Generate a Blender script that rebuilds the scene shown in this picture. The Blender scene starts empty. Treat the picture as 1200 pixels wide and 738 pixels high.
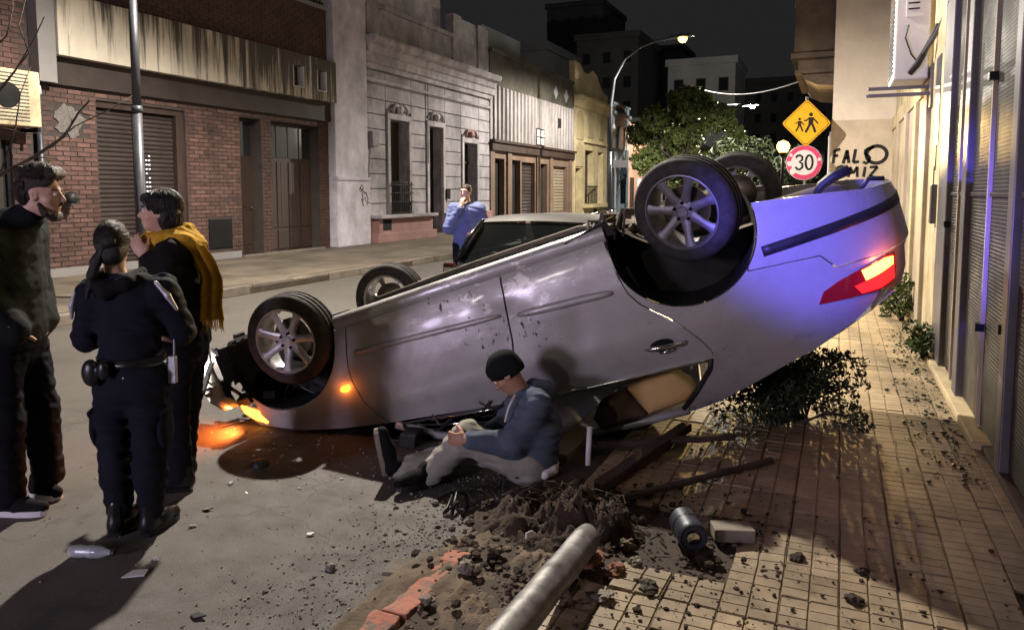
import bpy, bmesh, math, random
import numpy as np
from mathutils import Vector, Matrix, noise

random.seed(7); rng = np.random.default_rng(7)
scene = bpy.context.scene
COL = scene.collection
PI = math.pi

# ------------------------------------------------------------------ camera
F, CX, CY, H = 880.0, 600.0, 300.0, 1.65          # focal length and principal point of the 1200 px wide photograph
PITCH = math.atan(75 / F)
YAW = math.atan(383 * math.cos(PITCH) / F)
cam_data = bpy.data.cameras.new("camera")
cam = bpy.data.objects.new("camera", cam_data)
COL.objects.link(cam)
cam.location = (0, 0, H)
cam.rotation_euler = (PI / 2 - PITCH, 0, YAW)
cam_data.sensor_width = 36
cam_data.lens = 36 * F / 1200
cam_data.shift_y = -69 / 1200
cam_data.clip_start = 0.05
cam_data.clip_end = 900
scene.camera = cam

# ------------------------------------------------------------------ sky
world = bpy.data.worlds.new("World")
scene.world = world
world.use_nodes = True
wn = world.node_tree
for n in list(wn.nodes):
    wn.nodes.remove(n)
sky = wn.nodes.new("ShaderNodeTexSky")
sky.sky_type = 'NISHITA'
sky.sun_disc = False
sky.sun_elevation = math.radians(-4)
sky.sun_rotation = math.radians(200)
bg1 = wn.nodes.new("ShaderNodeBackground"); bg1.inputs[1].default_value = 0.02
wn.links.new(sky.outputs[0], bg1.inputs[0])
bg2 = wn.nodes.new("ShaderNodeBackground")           # low cloud lit by the city
bg2.inputs[0].default_value = (0.80, 0.80, 0.85, 1); bg2.inputs[1].default_value = 0.017
add = wn.nodes.new("ShaderNodeAddShader")
wout = wn.nodes.new("ShaderNodeOutputWorld")
wn.links.new(bg1.outputs[0], add.inputs[0]); wn.links.new(bg2.outputs[0], add.inputs[1])
wn.links.new(add.outputs[0], wout.inputs[0])

# ------------------------------------------------------------------ lamps
def light(name, kind, loc, energy, color, radius=0.1, target=None, size=None, blend=0.5):
    d = bpy.data.lights.new(name, kind)
    d.energy = energy; d.color = color
    d.shadow_soft_size = radius
    if kind == 'SPOT':
        d.spot_size = math.radians(size); d.spot_blend = blend
    o = bpy.data.objects.new(name, d)
    COL.objects.link(o)
    o.location = loc
    if target is not None:
        o.rotation_euler = (Vector(target) - Vector(loc)).to_track_quat('-Z', 'Y').to_euler()
    return o
LAMP = Vector((-5.75, 8.73, 7.2))                    # street lamp above the road, just over the picture's top edge
FLAMP = Vector((-6.2, 31.8, 7.86))                   # far street lamp with the long arm
YLAMP = Vector((-1.4, 21.4, 2.85))                   # low yellow lantern on the right pavement
MLAMP = Vector((-5.0, 47.5, 6.7))
light("street_lamp_light", 'SPOT', LAMP - Vector((0, 0, .12)), 6100, (1.0, .90, .78), .10, LAMP - Vector((-.6, 1.0, 6)), 165, .35)
light("far_lamp_light", 'SPOT', FLAMP - Vector((0, 0, .22)), 8500, (1.0, .92, .78), .10, FLAMP - Vector((0, 0, 6)), 168, .3)
light("yellow_lantern_light", 'SPOT', YLAMP + Vector((0, -.2, 0)), 4300, (1.0, .64, .22), .10, (-.15, 11.0, .0), 58, .6)
light("middle_lamp_light", 'POINT', MLAMP - Vector((0, 0, .25)), 6500, (1.0, .90, .74), .10)
# the patrol car's light bar behind the photographer
light("patrol_blue_light", 'SPOT', (-4.6, -4.4, 1.75), 11000, (.13, .10, 1.0), .12, (.10, 4.75, 1.46), 8.2, .8)
light("patrol_onlooker_spot", 'SPOT', (-5.4, -4.4, 1.75), 2600, (.20, .19, 1.0), .08, (-4.85, 9.5, 1.5), 9, .5)  # extra narrow spot, added to turn the onlooker blue
light("patrol_violet_light", 'POINT', (-4.25, -4.2, 1.75), 760, (.84, .70, 1.0), .55)
light("patrol_upper_light", 'SPOT', (-4.25, -4.2, 1.80), 1500, (.52, .40, 1.0), .10, (.70, 9.2, 3.1), 10, .6)
# the next street lamp of the row, behind the photographer
light("rear_street_lamp_light", 'SPOT', (-5.8, -17.0, 7.3), 1100, (1.0, .90, .80), .15, (-5.0, -12.0, 0), 165, .35)

scene.view_settings.view_transform = 'Standard'
scene.view_settings.look = 'None'
scene.view_settings.exposure = 0.18
scene.view_settings.gamma = 1.0
scene.view_settings.use_curve_mapping = False
scene.render.engine = 'CYCLES'
scene.cycles.use_denoising = True
scene.cycles.max_bounces = 6
scene.cycles.sample_clamp_indirect = 4.0

# ------------------------------------------------------------------ measuring helpers (photograph pixel -> place in the street)
FW = Vector((-math.sin(YAW) * math.cos(PITCH), math.cos(YAW) * math.cos(PITCH), -math.sin(PITCH)))
RT = Vector((math.cos(YAW), math.sin(YAW), 0))
UPV = RT.cross(FW)
CAMP = Vector((0, 0, H))
def ray(x, y): return FW + RT * ((x - CX) / F) - UPV * ((y - CY) / F)
def at(x, y, z): return CAMP + ray(x, y) * z                      # at a view depth
def ground(x, y, z=0.0):
    d = ray(x, y); return CAMP + d * ((z - H) / d.z)
def on_x(x, y, X):
    d = ray(x, y); return CAMP + d * (X / d.x)
def on_y(x, y, Y):
    d = ray(x, y); return CAMP + d * (Y / d.y)

# ------------------------------------------------------------------ materials
MATS = {}
def nt(name):
    m = bpy.data.materials.new(name); m.use_nodes = True
    t = m.node_tree; b = t.nodes["Principled BSDF"]
    MATS[name] = m
    return m, t, b
def N(t, kind, **kw):
    n = t.nodes.new(kind)
    for k, v in kw.items():
        if k.startswith('i_'):
            n.inputs[k[2:].replace('_', ' ')].default_value = v
        else:
            setattr(n, k, v)
    return n
def ramp(t, fac, stops):
    r = t.nodes.new("ShaderNodeValToRGB")
    e = r.color_ramp.elements
    while len(e) < len(stops): e.new(0.5)
    for i, (p, c) in enumerate(stops):
        e[i].position = p
        e[i].color = (c, c, c, 1) if isinstance(c, (int, float)) else (*c, 1)
    t.links.new(fac, r.inputs[0]); return r.outputs[0]
def mixc(t, fac, a, b, mode='MIX'):
    m = t.nodes.new("ShaderNodeMix"); m.data_type = 'RGBA'; m.blend_type = mode
    for s, v in ((m.inputs[0], fac), (m.inputs[6], a), (m.inputs[7], b)):
        if isinstance(v, bpy.types.NodeSocket): t.links.new(v, s)
        elif isinstance(v, (int, float)): s.default_value = v
        else: s.default_value = (*v, 1)
    return m.outputs[2]
def coords(t, scale=(1, 1, 1), local=False):
    if local: src = t.nodes.new("ShaderNodeTexCoord").outputs['Object']
    else: src = t.nodes.new("ShaderNodeNewGeometry").outputs['Position']
    mp = t.nodes.new("ShaderNodeMapping"); mp.inputs['Scale'].default_value = scale
    t.links.new(src, mp.inputs[0]); return mp.outputs[0]
def tnoise(t, vec, scale, detail=5, rough=.6, dist=0):
    n = N(t, "ShaderNodeTexNoise"); n.inputs['Scale'].default_value = scale
    n.inputs['Detail'].default_value = detail; n.inputs['Roughness'].default_value = rough
    n.inputs['Distortion'].default_value = dist
    t.links.new(vec, n.inputs['Vector']); return n.outputs['Fac']
def bump(t, b, h, strength, dist=.01):
    n = N(t, "ShaderNodeBump"); n.inputs['Strength'].default_value = strength; n.inputs['Distance'].default_value = dist
    t.links.new(h, n.inputs['Height']); t.links.new(n.outputs[0], b.inputs['Normal'])
def dark(c, k): return tuple(x * k for x in c)

def pm(name, col, rough=.7, metal=0.0, var=.35, vs=3.0, bs=60.0, bstr=.25, bdist=.004, col2=None, local=False, spec=.4, rnd=0.0, stretch=(1, 1, 1), dirt=0.0, ds=.9):
    m, t, b = nt(name)
    v = coords(t, stretch, local)
    n1 = tnoise(t, v, vs, 6, .65)
    f = ramp(t, n1, [(.32, 0.0), (.68, 1.0)])
    c = mixc(t, f, col2 if col2 else dark(col, 1 - var), col)
    if rnd:
        oi = t.nodes.new("ShaderNodeObjectInfo")
        k = N(t, "ShaderNodeMapRange"); k.inputs[3].default_value = 1 - rnd; k.inputs[4].default_value = 1 + rnd
        t.links.new(oi.outputs['Random'], k.inputs[0])
        c = mixc(t, 1.0, c, k.outputs[0], 'MULTIPLY')
    if dirt:
        c = mixc(t, 1.0, c, ramp(t, tnoise(t, coords(t, (1, 1, .55)), ds, 9, .74, .3), [(.36, 1 - dirt), (.60, 1.0)]), 'MULTIPLY')
    t.links.new(c, b.inputs['Base Color'])
    n2 = tnoise(t, v, bs, 4, .7)
    rr = N(t, "ShaderNodeMapRange"); rr.inputs[3].default_value = max(0.02, rough - .12); rr.inputs[4].default_value = min(1, rough + .12)
    t.links.new(n1, rr.inputs[0]); t.links.new(rr.outputs[0], b.inputs['Roughness'])
    b.inputs['Metallic'].default_value = metal
    b.inputs['Specular IOR Level'].default_value = spec
    if bstr: bump(t, b, n2, bstr, bdist)
    return m
def emit(name, col, strength, base=(.8, .8, .8)):
    m, t, b = nt(name)
    b.inputs['Base Color'].default_value = (*base, 1)
    b.inputs['Emission Color'].default_value = (*col, 1); b.inputs['Emission Strength'].default_value = strength
    b.inputs['Roughness'].default_value = .25
    return m
def glass(name, tint, alpha, rough=.05):
    m, t, b = nt(name)
    b.inputs['Base Color'].default_value = (*tint, 1); b.inputs['Roughness'].default_value = rough
    b.inputs['Specular IOR Level'].default_value = .6
    b.inputs['Alpha'].default_value = alpha
    return m

# asphalt: patched, dusty, with fine stones
m, t, b = nt('asphalt')
v = coords(t)
big = tnoise(t, v, .55, 5, .6, .4); mid = tnoise(t, v, 5, 6, .7); fine = tnoise(t, v, 170, 3, .8)
c = mixc(t, ramp(t, big, [(.38, 0.), (.60, 1.)]), (.050, .045, .041), (.090, .079, .068))
c = mixc(t, ramp(t, mid, [(.3, 0.), (.75, 1.)]), dark((.075, .068, .06), .8), c)
c = mixc(t, ramp(t, fine, [(.46, .0), (.66, .8)]), c, (.155, .138, .116))
st_ = ramp(t, tnoise(t, v, 1.7, 7, .7, .6), [(.56, 0.), (.66, .6)])
c = mixc(t, st_, c, (.040, .036, .033))
vor = N(t, "ShaderNodeTexVoronoi", feature='DISTANCE_TO_EDGE'); vor.inputs['Scale'].default_value = .55
wv = N(t, "ShaderNodeVectorMath", operation='ADD'); t.links.new(v, wv.inputs[0])
nn = N(t, "ShaderNodeTexNoise"); nn.inputs['Scale'].default_value = 2.2; nn.inputs['Detail'].default_value = 5; t.links.new(v, nn.inputs['Vector'])
t.links.new(nn.outputs['Color'], wv.inputs[1]); t.links.new(wv.outputs[0], vor.inputs['Vector'])
crack = ramp(t, vor.outputs[0], [(.0, .55), (.005, 0.)])
c = mixc(t, crack, c, (.03, .027, .025))
t.links.new(c, b.inputs['Base Color'])
t.links.new(ramp(t, mid, [(.3, .62), (.7, .9)]), b.inputs['Roughness'])
hh = N(t, "ShaderNodeMath", operation='SUBTRACT'); t.links.new(fine, hh.inputs[0]); t.links.new(crack, hh.inputs[1])
bump(t, b, hh.outputs[0], .55, .006)

pm('ground', (.06, .055, .05), .9)
pm('old_pavement', (.20, .165, .125), .85, vs=1.1, var=.5, bs=25, bstr=.3, bdist=.01, dirt=0.5, ds=0.7)
pm('kerb_stone', (.20, .17, .14), .8, vs=3, var=.5, bs=30, bstr=.5, bdist=.01, rnd=.2)
pm('mortar_bed', (.068, .050, .036), .95, vs=5, var=.5, bs=90, bstr=.5)
pm('tile', (.37, .285, .18), .6, vs=7, var=.42, bs=110, bstr=.35, bdist=.003, col2=(.21, .16, .095), rnd=.20, dirt=.32, ds=1.6)
pm('brick', (.150, .082, .068), .85, vs=5, col2=(.085, .050, .044), bs=70, bstr=.5, rnd=.30, dirt=.45, ds=.8)
pm('brick_joint', (.060, .048, .044), .95, vs=3, var=.4)
pm('dark_band', (.045, .032, .028), .7, vs=2, var=.4, dirt=0.4, ds=1)
pm('brown_wood', (.050, .031, .026), .55, vs=3, var=.5, bs=30, stretch=(1, 1, .15))
pm('shutter_dark', (.048, .036, .034), .5, vs=2, var=.3, rnd=.1)
pm('black_metal', (.018, .018, .02), .45, .6, vs=4)
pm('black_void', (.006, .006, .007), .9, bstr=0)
pm('grey_metal', (.17, .18, .20), .45, .8, vs=4, var=.25)
pm('lamp_grey', (.10, .105, .12), .45, .5, vs=3, var=.25, dirt=0.3, ds=3)
pm('galvanised', (.33, .325, .31), .48, .6, vs=9, var=.7, bs=20, bstr=.4, bdist=.005)
pm('white_plaster', (.55, .51, .47), .85, vs=1.2, var=.4, bs=18, bstr=.35, bdist=.01)
pm('column_plaster', (.72, .69, .80), .85, vs=1.6, var=.35, bs=14, bstr=.3, bdist=.01, dirt=0.4, ds=0.9)
pm('ornate_plaster', (.50, .47, .52), .85, vs=1.3, var=.45, bs=22, bstr=.4, bdist=.01, dirt=0.5, ds=1.1)
pm('ornate_trim', (.56, .525, .57), .8, vs=2, var=.45, bs=22, bstr=.4, bdist=.01, dirt=0.5, ds=1.4)
pm('plaster_rough', (.22, .20, .19), .95, vs=30, var=.6, bs=60, bstr=1.0, bdist=.02)
pm('pink_plinth', (.36, .20, .19), .75, vs=1.5, var=.35, bs=22)
pm('corrugated', (.36, .33, .34), .6, .2, vs=1.2, var=.4, stretch=(1, 1, .3), dirt=0.45, ds=0.7)
pm('moss_concrete', (.10, .09, .075), .9, vs=1.4, var=.6, bs=14, bstr=.5, bdist=.02)
pm('brown_paint', (.17, .115, .085), .7, vs=1.3, var=.35)
pm('brown_shutter', (.27, .225, .165), .6, vs=2, var=.2, rnd=.1)
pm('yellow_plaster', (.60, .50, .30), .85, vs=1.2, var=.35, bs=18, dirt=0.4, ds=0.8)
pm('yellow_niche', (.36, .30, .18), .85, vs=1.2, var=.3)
pm('blue_plaster', (.055, .085, .115), .8, vs=1.2, var=.35)
pm('pale_trim', (.42, .42, .44), .7, vs=2, var=.25)
pm('pink_plaster', (.42, .27, .21), .85, vs=1.2, var=.35)
pm('far_concrete', (.30, .29, .29), .9, vs=.25, var=.45, bs=3)
pm('far_dark', (.13, .13, .14), .9, vs=.2, var=.4, bs=3)
pm('far_white', (.60, .60, .62), .9, vs=.25, var=.3, bs=3)
pm('cream_wall', (.74, .64, .42), .75, vs=2.2, var=.35, bs=25, bstr=.35, bdist=.008, col2=(.40, .31, .18), dirt=0.45, ds=1.5)
pm('beige_strip', (.50, .42, .32), .6, vs=2.2, var=.3)
pm('graffiti_wall', (.76, .68, .58), .85, vs=1.1, var=.2, bs=45, bstr=.45, bdist=.006, dirt=.15, ds=0.8)
pm('graffiti_lower', (.66, .56, .43), .85, vs=1.6, var=.25, bs=35, bstr=.5, bdist=.008, dirt=.25, ds=1.2)
pm('spray_black', (.012, .011, .012), .5, bstr=0)
pm('panel_frame', (.15, .14, .155), .45, .5, vs=3, var=.2)
pm('ledge', (.52, .42, .25), .8, vs=4, var=.4, bs=40, bstr=.4)
pm('ac_white', (.62, .62, .62), .45, vs=3, var=.12)
pm('balcony_dark', (.16, .12, .09), .85, vs=2.5, var=.55, bs=16, bstr=.4, bdist=.01)
pm('rubber', (.020, .019, .019), .78, vs=14, col2=(.055, .048, .042), bs=60, bstr=.3, local=True)
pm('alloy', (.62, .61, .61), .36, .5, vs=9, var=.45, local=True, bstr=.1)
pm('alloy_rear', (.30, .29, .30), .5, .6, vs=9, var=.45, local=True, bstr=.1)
pm('canister_grey', (.055, .060, .078), .45, .4, vs=12, var=.4, local=True)
pm('disc_steel', (.30, .25, .20), .5, .8, vs=9, var=.5, local=True)
pm('under_body', (.17, .14, .115), .8, .1, vs=4, var=.6, bs=40, bstr=.5, bdist=.006, local=True)
pm('engine_dark', (.030, .028, .027), .6, .2, vs=9, var=.6, local=True)
pm('black_plastic', (.022, .022, .024), .5, vs=6, local=True)
pm('chrome', (.75, .74, .72), .18, 1.0, vs=6, var=.1, bstr=0)
pm('cardboard', (.62, .40, .16), .8, vs=4, var=.2, local=True, bs=18, bstr=.5, bdist=.01)
pm('brown_cloth', (.12, .075, .05), .85, vs=5, var=.3, local=True, bs=18, bstr=.5, bdist=.01)
pm('soil', (.060, .038, .025), .95, vs=9, var=.65, bs=60, bstr=.9, bdist=.012)
pm('soil_light', (.17, .125, .085), .95, vs=7, var=.5, bs=60, bstr=.8, bdist=.01)
pm('rubble_grey', (.27, .235, .19), .9, vs=7, var=.45, bs=40, bstr=.6, bdist=.006)
pm('rubble_dark', (.10, .08, .06), .92, vs=7, var=.5, bs=40, bstr=.6, bdist=.006)
pm('rubble_brick', (.30, .14, .09), .92, vs=9, var=.4, bs=40, bstr=.6, bdist=.006)
pm('plank_dark', (.075, .052, .040), .85, vs=6, var=.5, bs=40, bstr=.6, bdist=.005, local=True)
pm('root', (.075, .050, .032), .9, vs=9, var=.4)
pm('bark', (.085, .065, .05), .9, vs=6, var=.5, bs=40, bstr=.7, bdist=.01)
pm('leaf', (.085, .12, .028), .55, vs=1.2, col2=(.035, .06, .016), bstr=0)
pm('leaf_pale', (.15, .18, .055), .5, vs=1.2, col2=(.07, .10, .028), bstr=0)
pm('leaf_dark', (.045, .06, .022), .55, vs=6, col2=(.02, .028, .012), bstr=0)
pm('skin', (.55, .34, .25), .5, vs=16, var=.14, bs=240, bstr=.08, local=True)
pm('skin_tan', (.42, .23, .15), .5, vs=16, var=.16, bs=240, bstr=.08, local=True)
pm('hair', (.016, .012, .011), .5, vs=60, var=.4, bs=170, bstr=.9, bdist=.006, local=True, stretch=(1, 1, .25))
pm('hair_brown', (.035, .022, .016), .45, vs=60, var=.4, bs=110, bstr=.9, bdist=.008, local=True)
pm('jacket_black', (.010, .012, .015), .8, vs=8, var=.3, bs=190, bstr=.8, bdist=.006, local=True, spec=.12)
pm('uniform', (.012, .013, .022), .75, vs=8, var=.3, bs=190, bstr=.8, bdist=.006, local=True, spec=.12)
pm('coat_black', (.012, .011, .013), .8, vs=8, var=.3, bs=190, bstr=.8, bdist=.006, local=True, spec=.12)
pm('trousers_black', (.010, .010, .015), .8, vs=8, var=.3, bs=190, bstr=.8, bdist=.006, local=True, spec=.12)
pm('leather_black', (.014, .014, .015), .3, vs=9, var=.3, local=True)
pm('scarf_yellow', (.58, .34, .035), .9, vs=22, col2=(.40, .22, .02), bs=200, bstr=.7, bdist=.004, local=True, spec=.12)
pm('hoodie_blue', (.115, .145, .20), .85, vs=9, var=.3, bs=190, bstr=.8, bdist=.006, local=True, spec=.12)
pm('jeans_grey', (.36, .35, .30), .85, vs=10, var=.3, bs=190, bstr=.8, bdist=.006, local=True, spec=.12)
pm('beanie', (.013, .015, .015), .9, vs=9, var=.3, bs=160, bstr=.6, bdist=.004, local=True, spec=.12)
pm('white_cloth', (.7, .69, .68), .8, vs=9, var=.15, local=True)
pm('denim_jacket', (.16, .19, .32), .8, vs=9, var=.3, local=True, spec=.12)
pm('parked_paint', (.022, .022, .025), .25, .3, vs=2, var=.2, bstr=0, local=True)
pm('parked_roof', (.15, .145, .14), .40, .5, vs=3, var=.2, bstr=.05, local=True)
pm('reflective', (.50, .52, .55), .4, .3, vs=12, var=.2, local=True)
pm('sign_yellow', (.85, .44, .015), .45, vs=5, var=.08, bstr=0)
pm('sign_white', (.72, .70, .72), .45, vs=7, var=.15, bstr=0)
pm('sign_red', (.66, .06, .17), .45, vs=5, var=.15, bstr=0)
pm('sign_black', (.012, .012, .013), .5, bstr=0)
pm('street_plate', (.60, .62, .72), .4, vs=5, var=.1, bstr=0)
glass('car_glass', (.012, .014, .015), .90, .06)
glass('parked_glass', (.008, .009, .009), .95, .05)
glass('house_glass', (.02, .022, .025), 1.0, .08)
glass('clear_plastic', (.55, .58, .60), .55, .12)
glass('red_lens', (.35, .012, .015), 1.0, .12)
glass('dark_lens', (.07, .012, .010), 1.0, .12)
emit('lamp_warm', (1, .84, .45), 9)
emit('lamp_yellow', (1, .62, .10), 7)
emit('indicator', (1.0, .26, .02), 4.5, (.8, .3, .05))
emit('indicator_hot', (1.0, .34, .035), 5.5, (.8, .4, .1))
emit('tail_red', (1.0, .015, .015), 1.6, (.6, .02, .02))
emit('tail_hot', (1.0, .40, .06), 6, (.8, .4, .1))
emit('window_dots', (.75, .80, 1.0), 1.4)
emit('window_dim', (1.0, .85, .6), .22)

# kerb paint worn down to the concrete
m, t, b = nt('kerb_orange')
v = coords(t); w1 = tnoise(t, v, 16, 8, .7, .3); w2 = tnoise(t, v, 5, 4, .6)
c = mixc(t, ramp(t, w2, [(.3, 0.), (.7, 1.)]), (.36, .13, .085), (.46, .19, .125))
c = mixc(t, ramp(t, w1, [(.50, 0.), (.60, 1.)]), c, (.19, .15, .12))
t.links.new(c, b.inputs['Base Color']); b.inputs['Roughness'].default_value = .85
bump(t, b, tnoise(t, v, 45, 6, .75), .8, .012)

# stained fascia: pale paint under black rain streaks
m, t, b = nt('stained_fascia')
v = coords(t, (1, 1, .045))
s1 = tnoise(t, v, 5.2, 8, .72, .2)
v2 = coords(t, (1, 1, .6)); s2 = tnoise(t, v2, 1.3, 5, .6)
sp = N(t, "ShaderNodeSeparateXYZ"); t.links.new(coords(t), sp.inputs[0])
yr = N(t, "ShaderNodeMapRange"); yr.inputs[1].default_value = 9.2; yr.inputs[2].default_value = 15.5; yr.inputs[3].default_value = -.09; yr.inputs[4].default_value = .075
t.links.new(sp.outputs['Y'], yr.inputs[0])
zr = N(t, "ShaderNodeMapRange"); zr.inputs[1].default_value = 4.0; zr.inputs[2].default_value = 5.1; zr.inputs[3].default_value = -.05; zr.inputs[4].default_value = .06
t.links.new(sp.outputs['Z'], zr.inputs[0])
a1 = N(t, "ShaderNodeMath", operation='ADD'); t.links.new(s1, a1.inputs[0]); t.links.new(yr.outputs[0], a1.inputs[1])
a2 = N(t, "ShaderNodeMath", operation='ADD'); t.links.new(a1.outputs[0], a2.inputs[0]); t.links.new(zr.outputs[0], a2.inputs[1])
c = mixc(t, ramp(t, a2.outputs[0], [(.43, 0.), (.55, 1.)]), (.56, .51, .42), (.065, .058, .050))
c = mixc(t, ramp(t, s2, [(.45, 0.), (.8, .4)]), c, (.12, .105, .085))
t.links.new(c, b.inputs['Base Color']); b.inputs['Roughness'].default_value = .9
bump(t, b, tnoise(t, coords(t), 30, 4, .7), .3, .008)

# louvred steel of the folding doors: fine pressed slots too small to build one by one
m, t, b = nt('louvre_steel')
v = coords(t)
sp = N(t, "ShaderNodeSeparateXYZ"); t.links.new(v, sp.inputs[0])
wz = N(t, "ShaderNodeMath", operation='MULTIPLY'); wz.inputs[1].default_value = 2 * PI / .024; t.links.new(sp.outputs['Z'], wz.inputs[0])
sn = N(t, "ShaderNodeMath", operation='SINE'); t.links.new(wz.outputs[0], sn.inputs[0])
hz = ramp(t, sn.outputs[0], [(.15, 0.), (.75, 1.)])
n1 = tnoise(t, v, 2.2, 6, .65)
c = mixc(t, ramp(t, n1, [(.3, 0.), (.7, 1.)]), (.011, .009, .010), (.026, .021, .022))
t.links.new(c, b.inputs['Base Color']); b.inputs['Metallic'].default_value = .15; b.inputs['Specular IOR Level'].default_value = .25
t.links.new(ramp(t, n1, [(.3, .38), (.7, .62)]), b.inputs['Roughness'])
bump(t, b, hz, .6, .006)

# silver paint, dusty, scraped by the crash
m, t, b = nt('car_paint')
v = coords(t, (1, 1, 1), True)
d1 = tnoise(t, v, 2.1, 8, .68, .3); d2 = tnoise(t, v, 13, 6, .75); d3 = tnoise(t, coords(t, (.10, 1, 3.2), True), 26, 4, .85, 0)
base = (.47, .46, .46)
c = mixc(t, ramp(t, d1, [(.45, 0.), (.70, .5)]), base, (.27, .24, .215))
scr = ramp(t, d3, [(.60, 0.), (.66, .75)])
sp = N(t, "ShaderNodeSeparateXYZ"); t.links.new(v, sp.inputs[0])
zone = N(t, "ShaderNodeMapRange"); zone.inputs[1].default_value = .10; zone.inputs[2].default_value = .52; zone.inputs[3].default_value = 1; zone.inputs[4].default_value = .0
t.links.new(sp.outputs['Z'], zone.inputs[0])
mm = N(t, "ShaderNodeMath", operation='MULTIPLY'); t.links.new(scr, mm.inputs[0]); t.links.new(zone.outputs[0], mm.inputs[1])
c = mixc(t, mm.outputs[0], c, (.72, .69, .66))
xz = ramp(t, sp.outputs['X'], [(.25, 0.), (.36, 1.), (.60, 1.), (.72, 0.)])       # scraped stretch of the two doors
xm = N(t, "ShaderNodeMapRange"); xm.inputs[1].default_value = -.5; xm.inputs[2].default_value = 3.9; t.links.new(sp.outputs['X'], xm.inputs[0])
xr = ramp(t, xm.outputs[0], [(.28, 0.), (.38, 1.), (.58, 1.), (.66, 0.)])
tear = ramp(t, tnoise(t, coords(t, (.55, 1, 1.1), True), 9, 8, .75, .25), [(.56, 0.), (.59, 1.)])
tm_ = N(t, "ShaderNodeMath", operation='MULTIPLY'); t.links.new(tear, tm_.inputs[0]); t.links.new(xr, tm_.inputs[1])
tz_ = N(t, "ShaderNodeMath", operation='MULTIPLY'); t.links.new(tm_.outputs[0], tz_.inputs[0]); t.links.new(zone.outputs[0], tz_.inputs[1])
c = mixc(t, tz_.outputs[0], c, (.80, .77, .74))
dust = ramp(t, tnoise(t, coords(t, (.7, 1, 1), True), 4.5, 8, .78, .1), [(.54, 0.), (.70, .4)])
c = mixc(t, dust, c, (.25, .215, .185))
spk = ramp(t, tnoise(t, coords(t, (1, 1, .7), True), 30, 3, .6), [(.62, 0.), (.66, 1.)])
pat = ramp(t, tnoise(t, v, 1.3, 2, .5), [(.58, 0.), (.64, 1.)])
mk = N(t, "ShaderNodeMath", operation='MULTIPLY'); t.links.new(spk, mk.inputs[0]); t.links.new(pat, mk.inputs[1])
c = mixc(t, mk.outputs[0], c, (.035, .03, .026))
t.links.new(c, b.inputs['Base Color'])
t.links.new(ramp(t, d1, [(.40, .34), (.70, .66)]), b.inputs['Roughness'])
b.inputs['Metallic'].default_value = .3
b.inputs['Coat Weight'].default_value = .25; b.inputs['Coat Roughness'].default_value = .12
bump(t, b, d2, .06, .004)

# ------------------------------------------------------------------ mesh tools
def mesh_obj(name, v, f, mat, parent=None, smooth=False, mats=None, fm=None):
    me = bpy.data.meshes.new(name)
    me.from_pydata([tuple(p) for p in v] if not isinstance(v, np.ndarray) else v.tolist(), [], f if not isinstance(f, np.ndarray) else f.tolist())
    for k in (mats or [mat]): me.materials.append(MATS[k])
    if fm is not None: me.polygons.foreach_set('material_index', fm)
    if smooth: me.polygons.foreach_set('use_smooth', [True] * len(me.polygons))
    me.update()
    o = bpy.data.objects.new(name, me); COL.objects.link(o)
    if parent is not None: o.parent = parent
    return o
def share(o, parent=None, loc=None, rot=None, name=None, scale=None):
    c = o.copy(); COL.objects.link(c)
    if name: c.name = name
    c.parent = parent
    if loc is not None: c.location = loc
    if rot is not None: c.rotation_euler = rot
    if scale is not None: c.scale = scale
    return c
def tag(o, label, cat, group=None):
    o['label'] = label; o['category'] = cat
    if group: o['group'] = group
    return o
def structure(o): o['kind'] = 'structure'; return o
def stuff(o): o['kind'] = 'stuff'; return o
def thing(name, label, cat, loc=(0, 0, 0), rot=(0, 0, 0), group=None):
    o = bpy.data.objects.new(name, None); COL.objects.link(o)
    o.empty_display_size = .1; o.location = loc; o.rotation_euler = rot
    return tag(o, label, cat, group)

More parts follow.
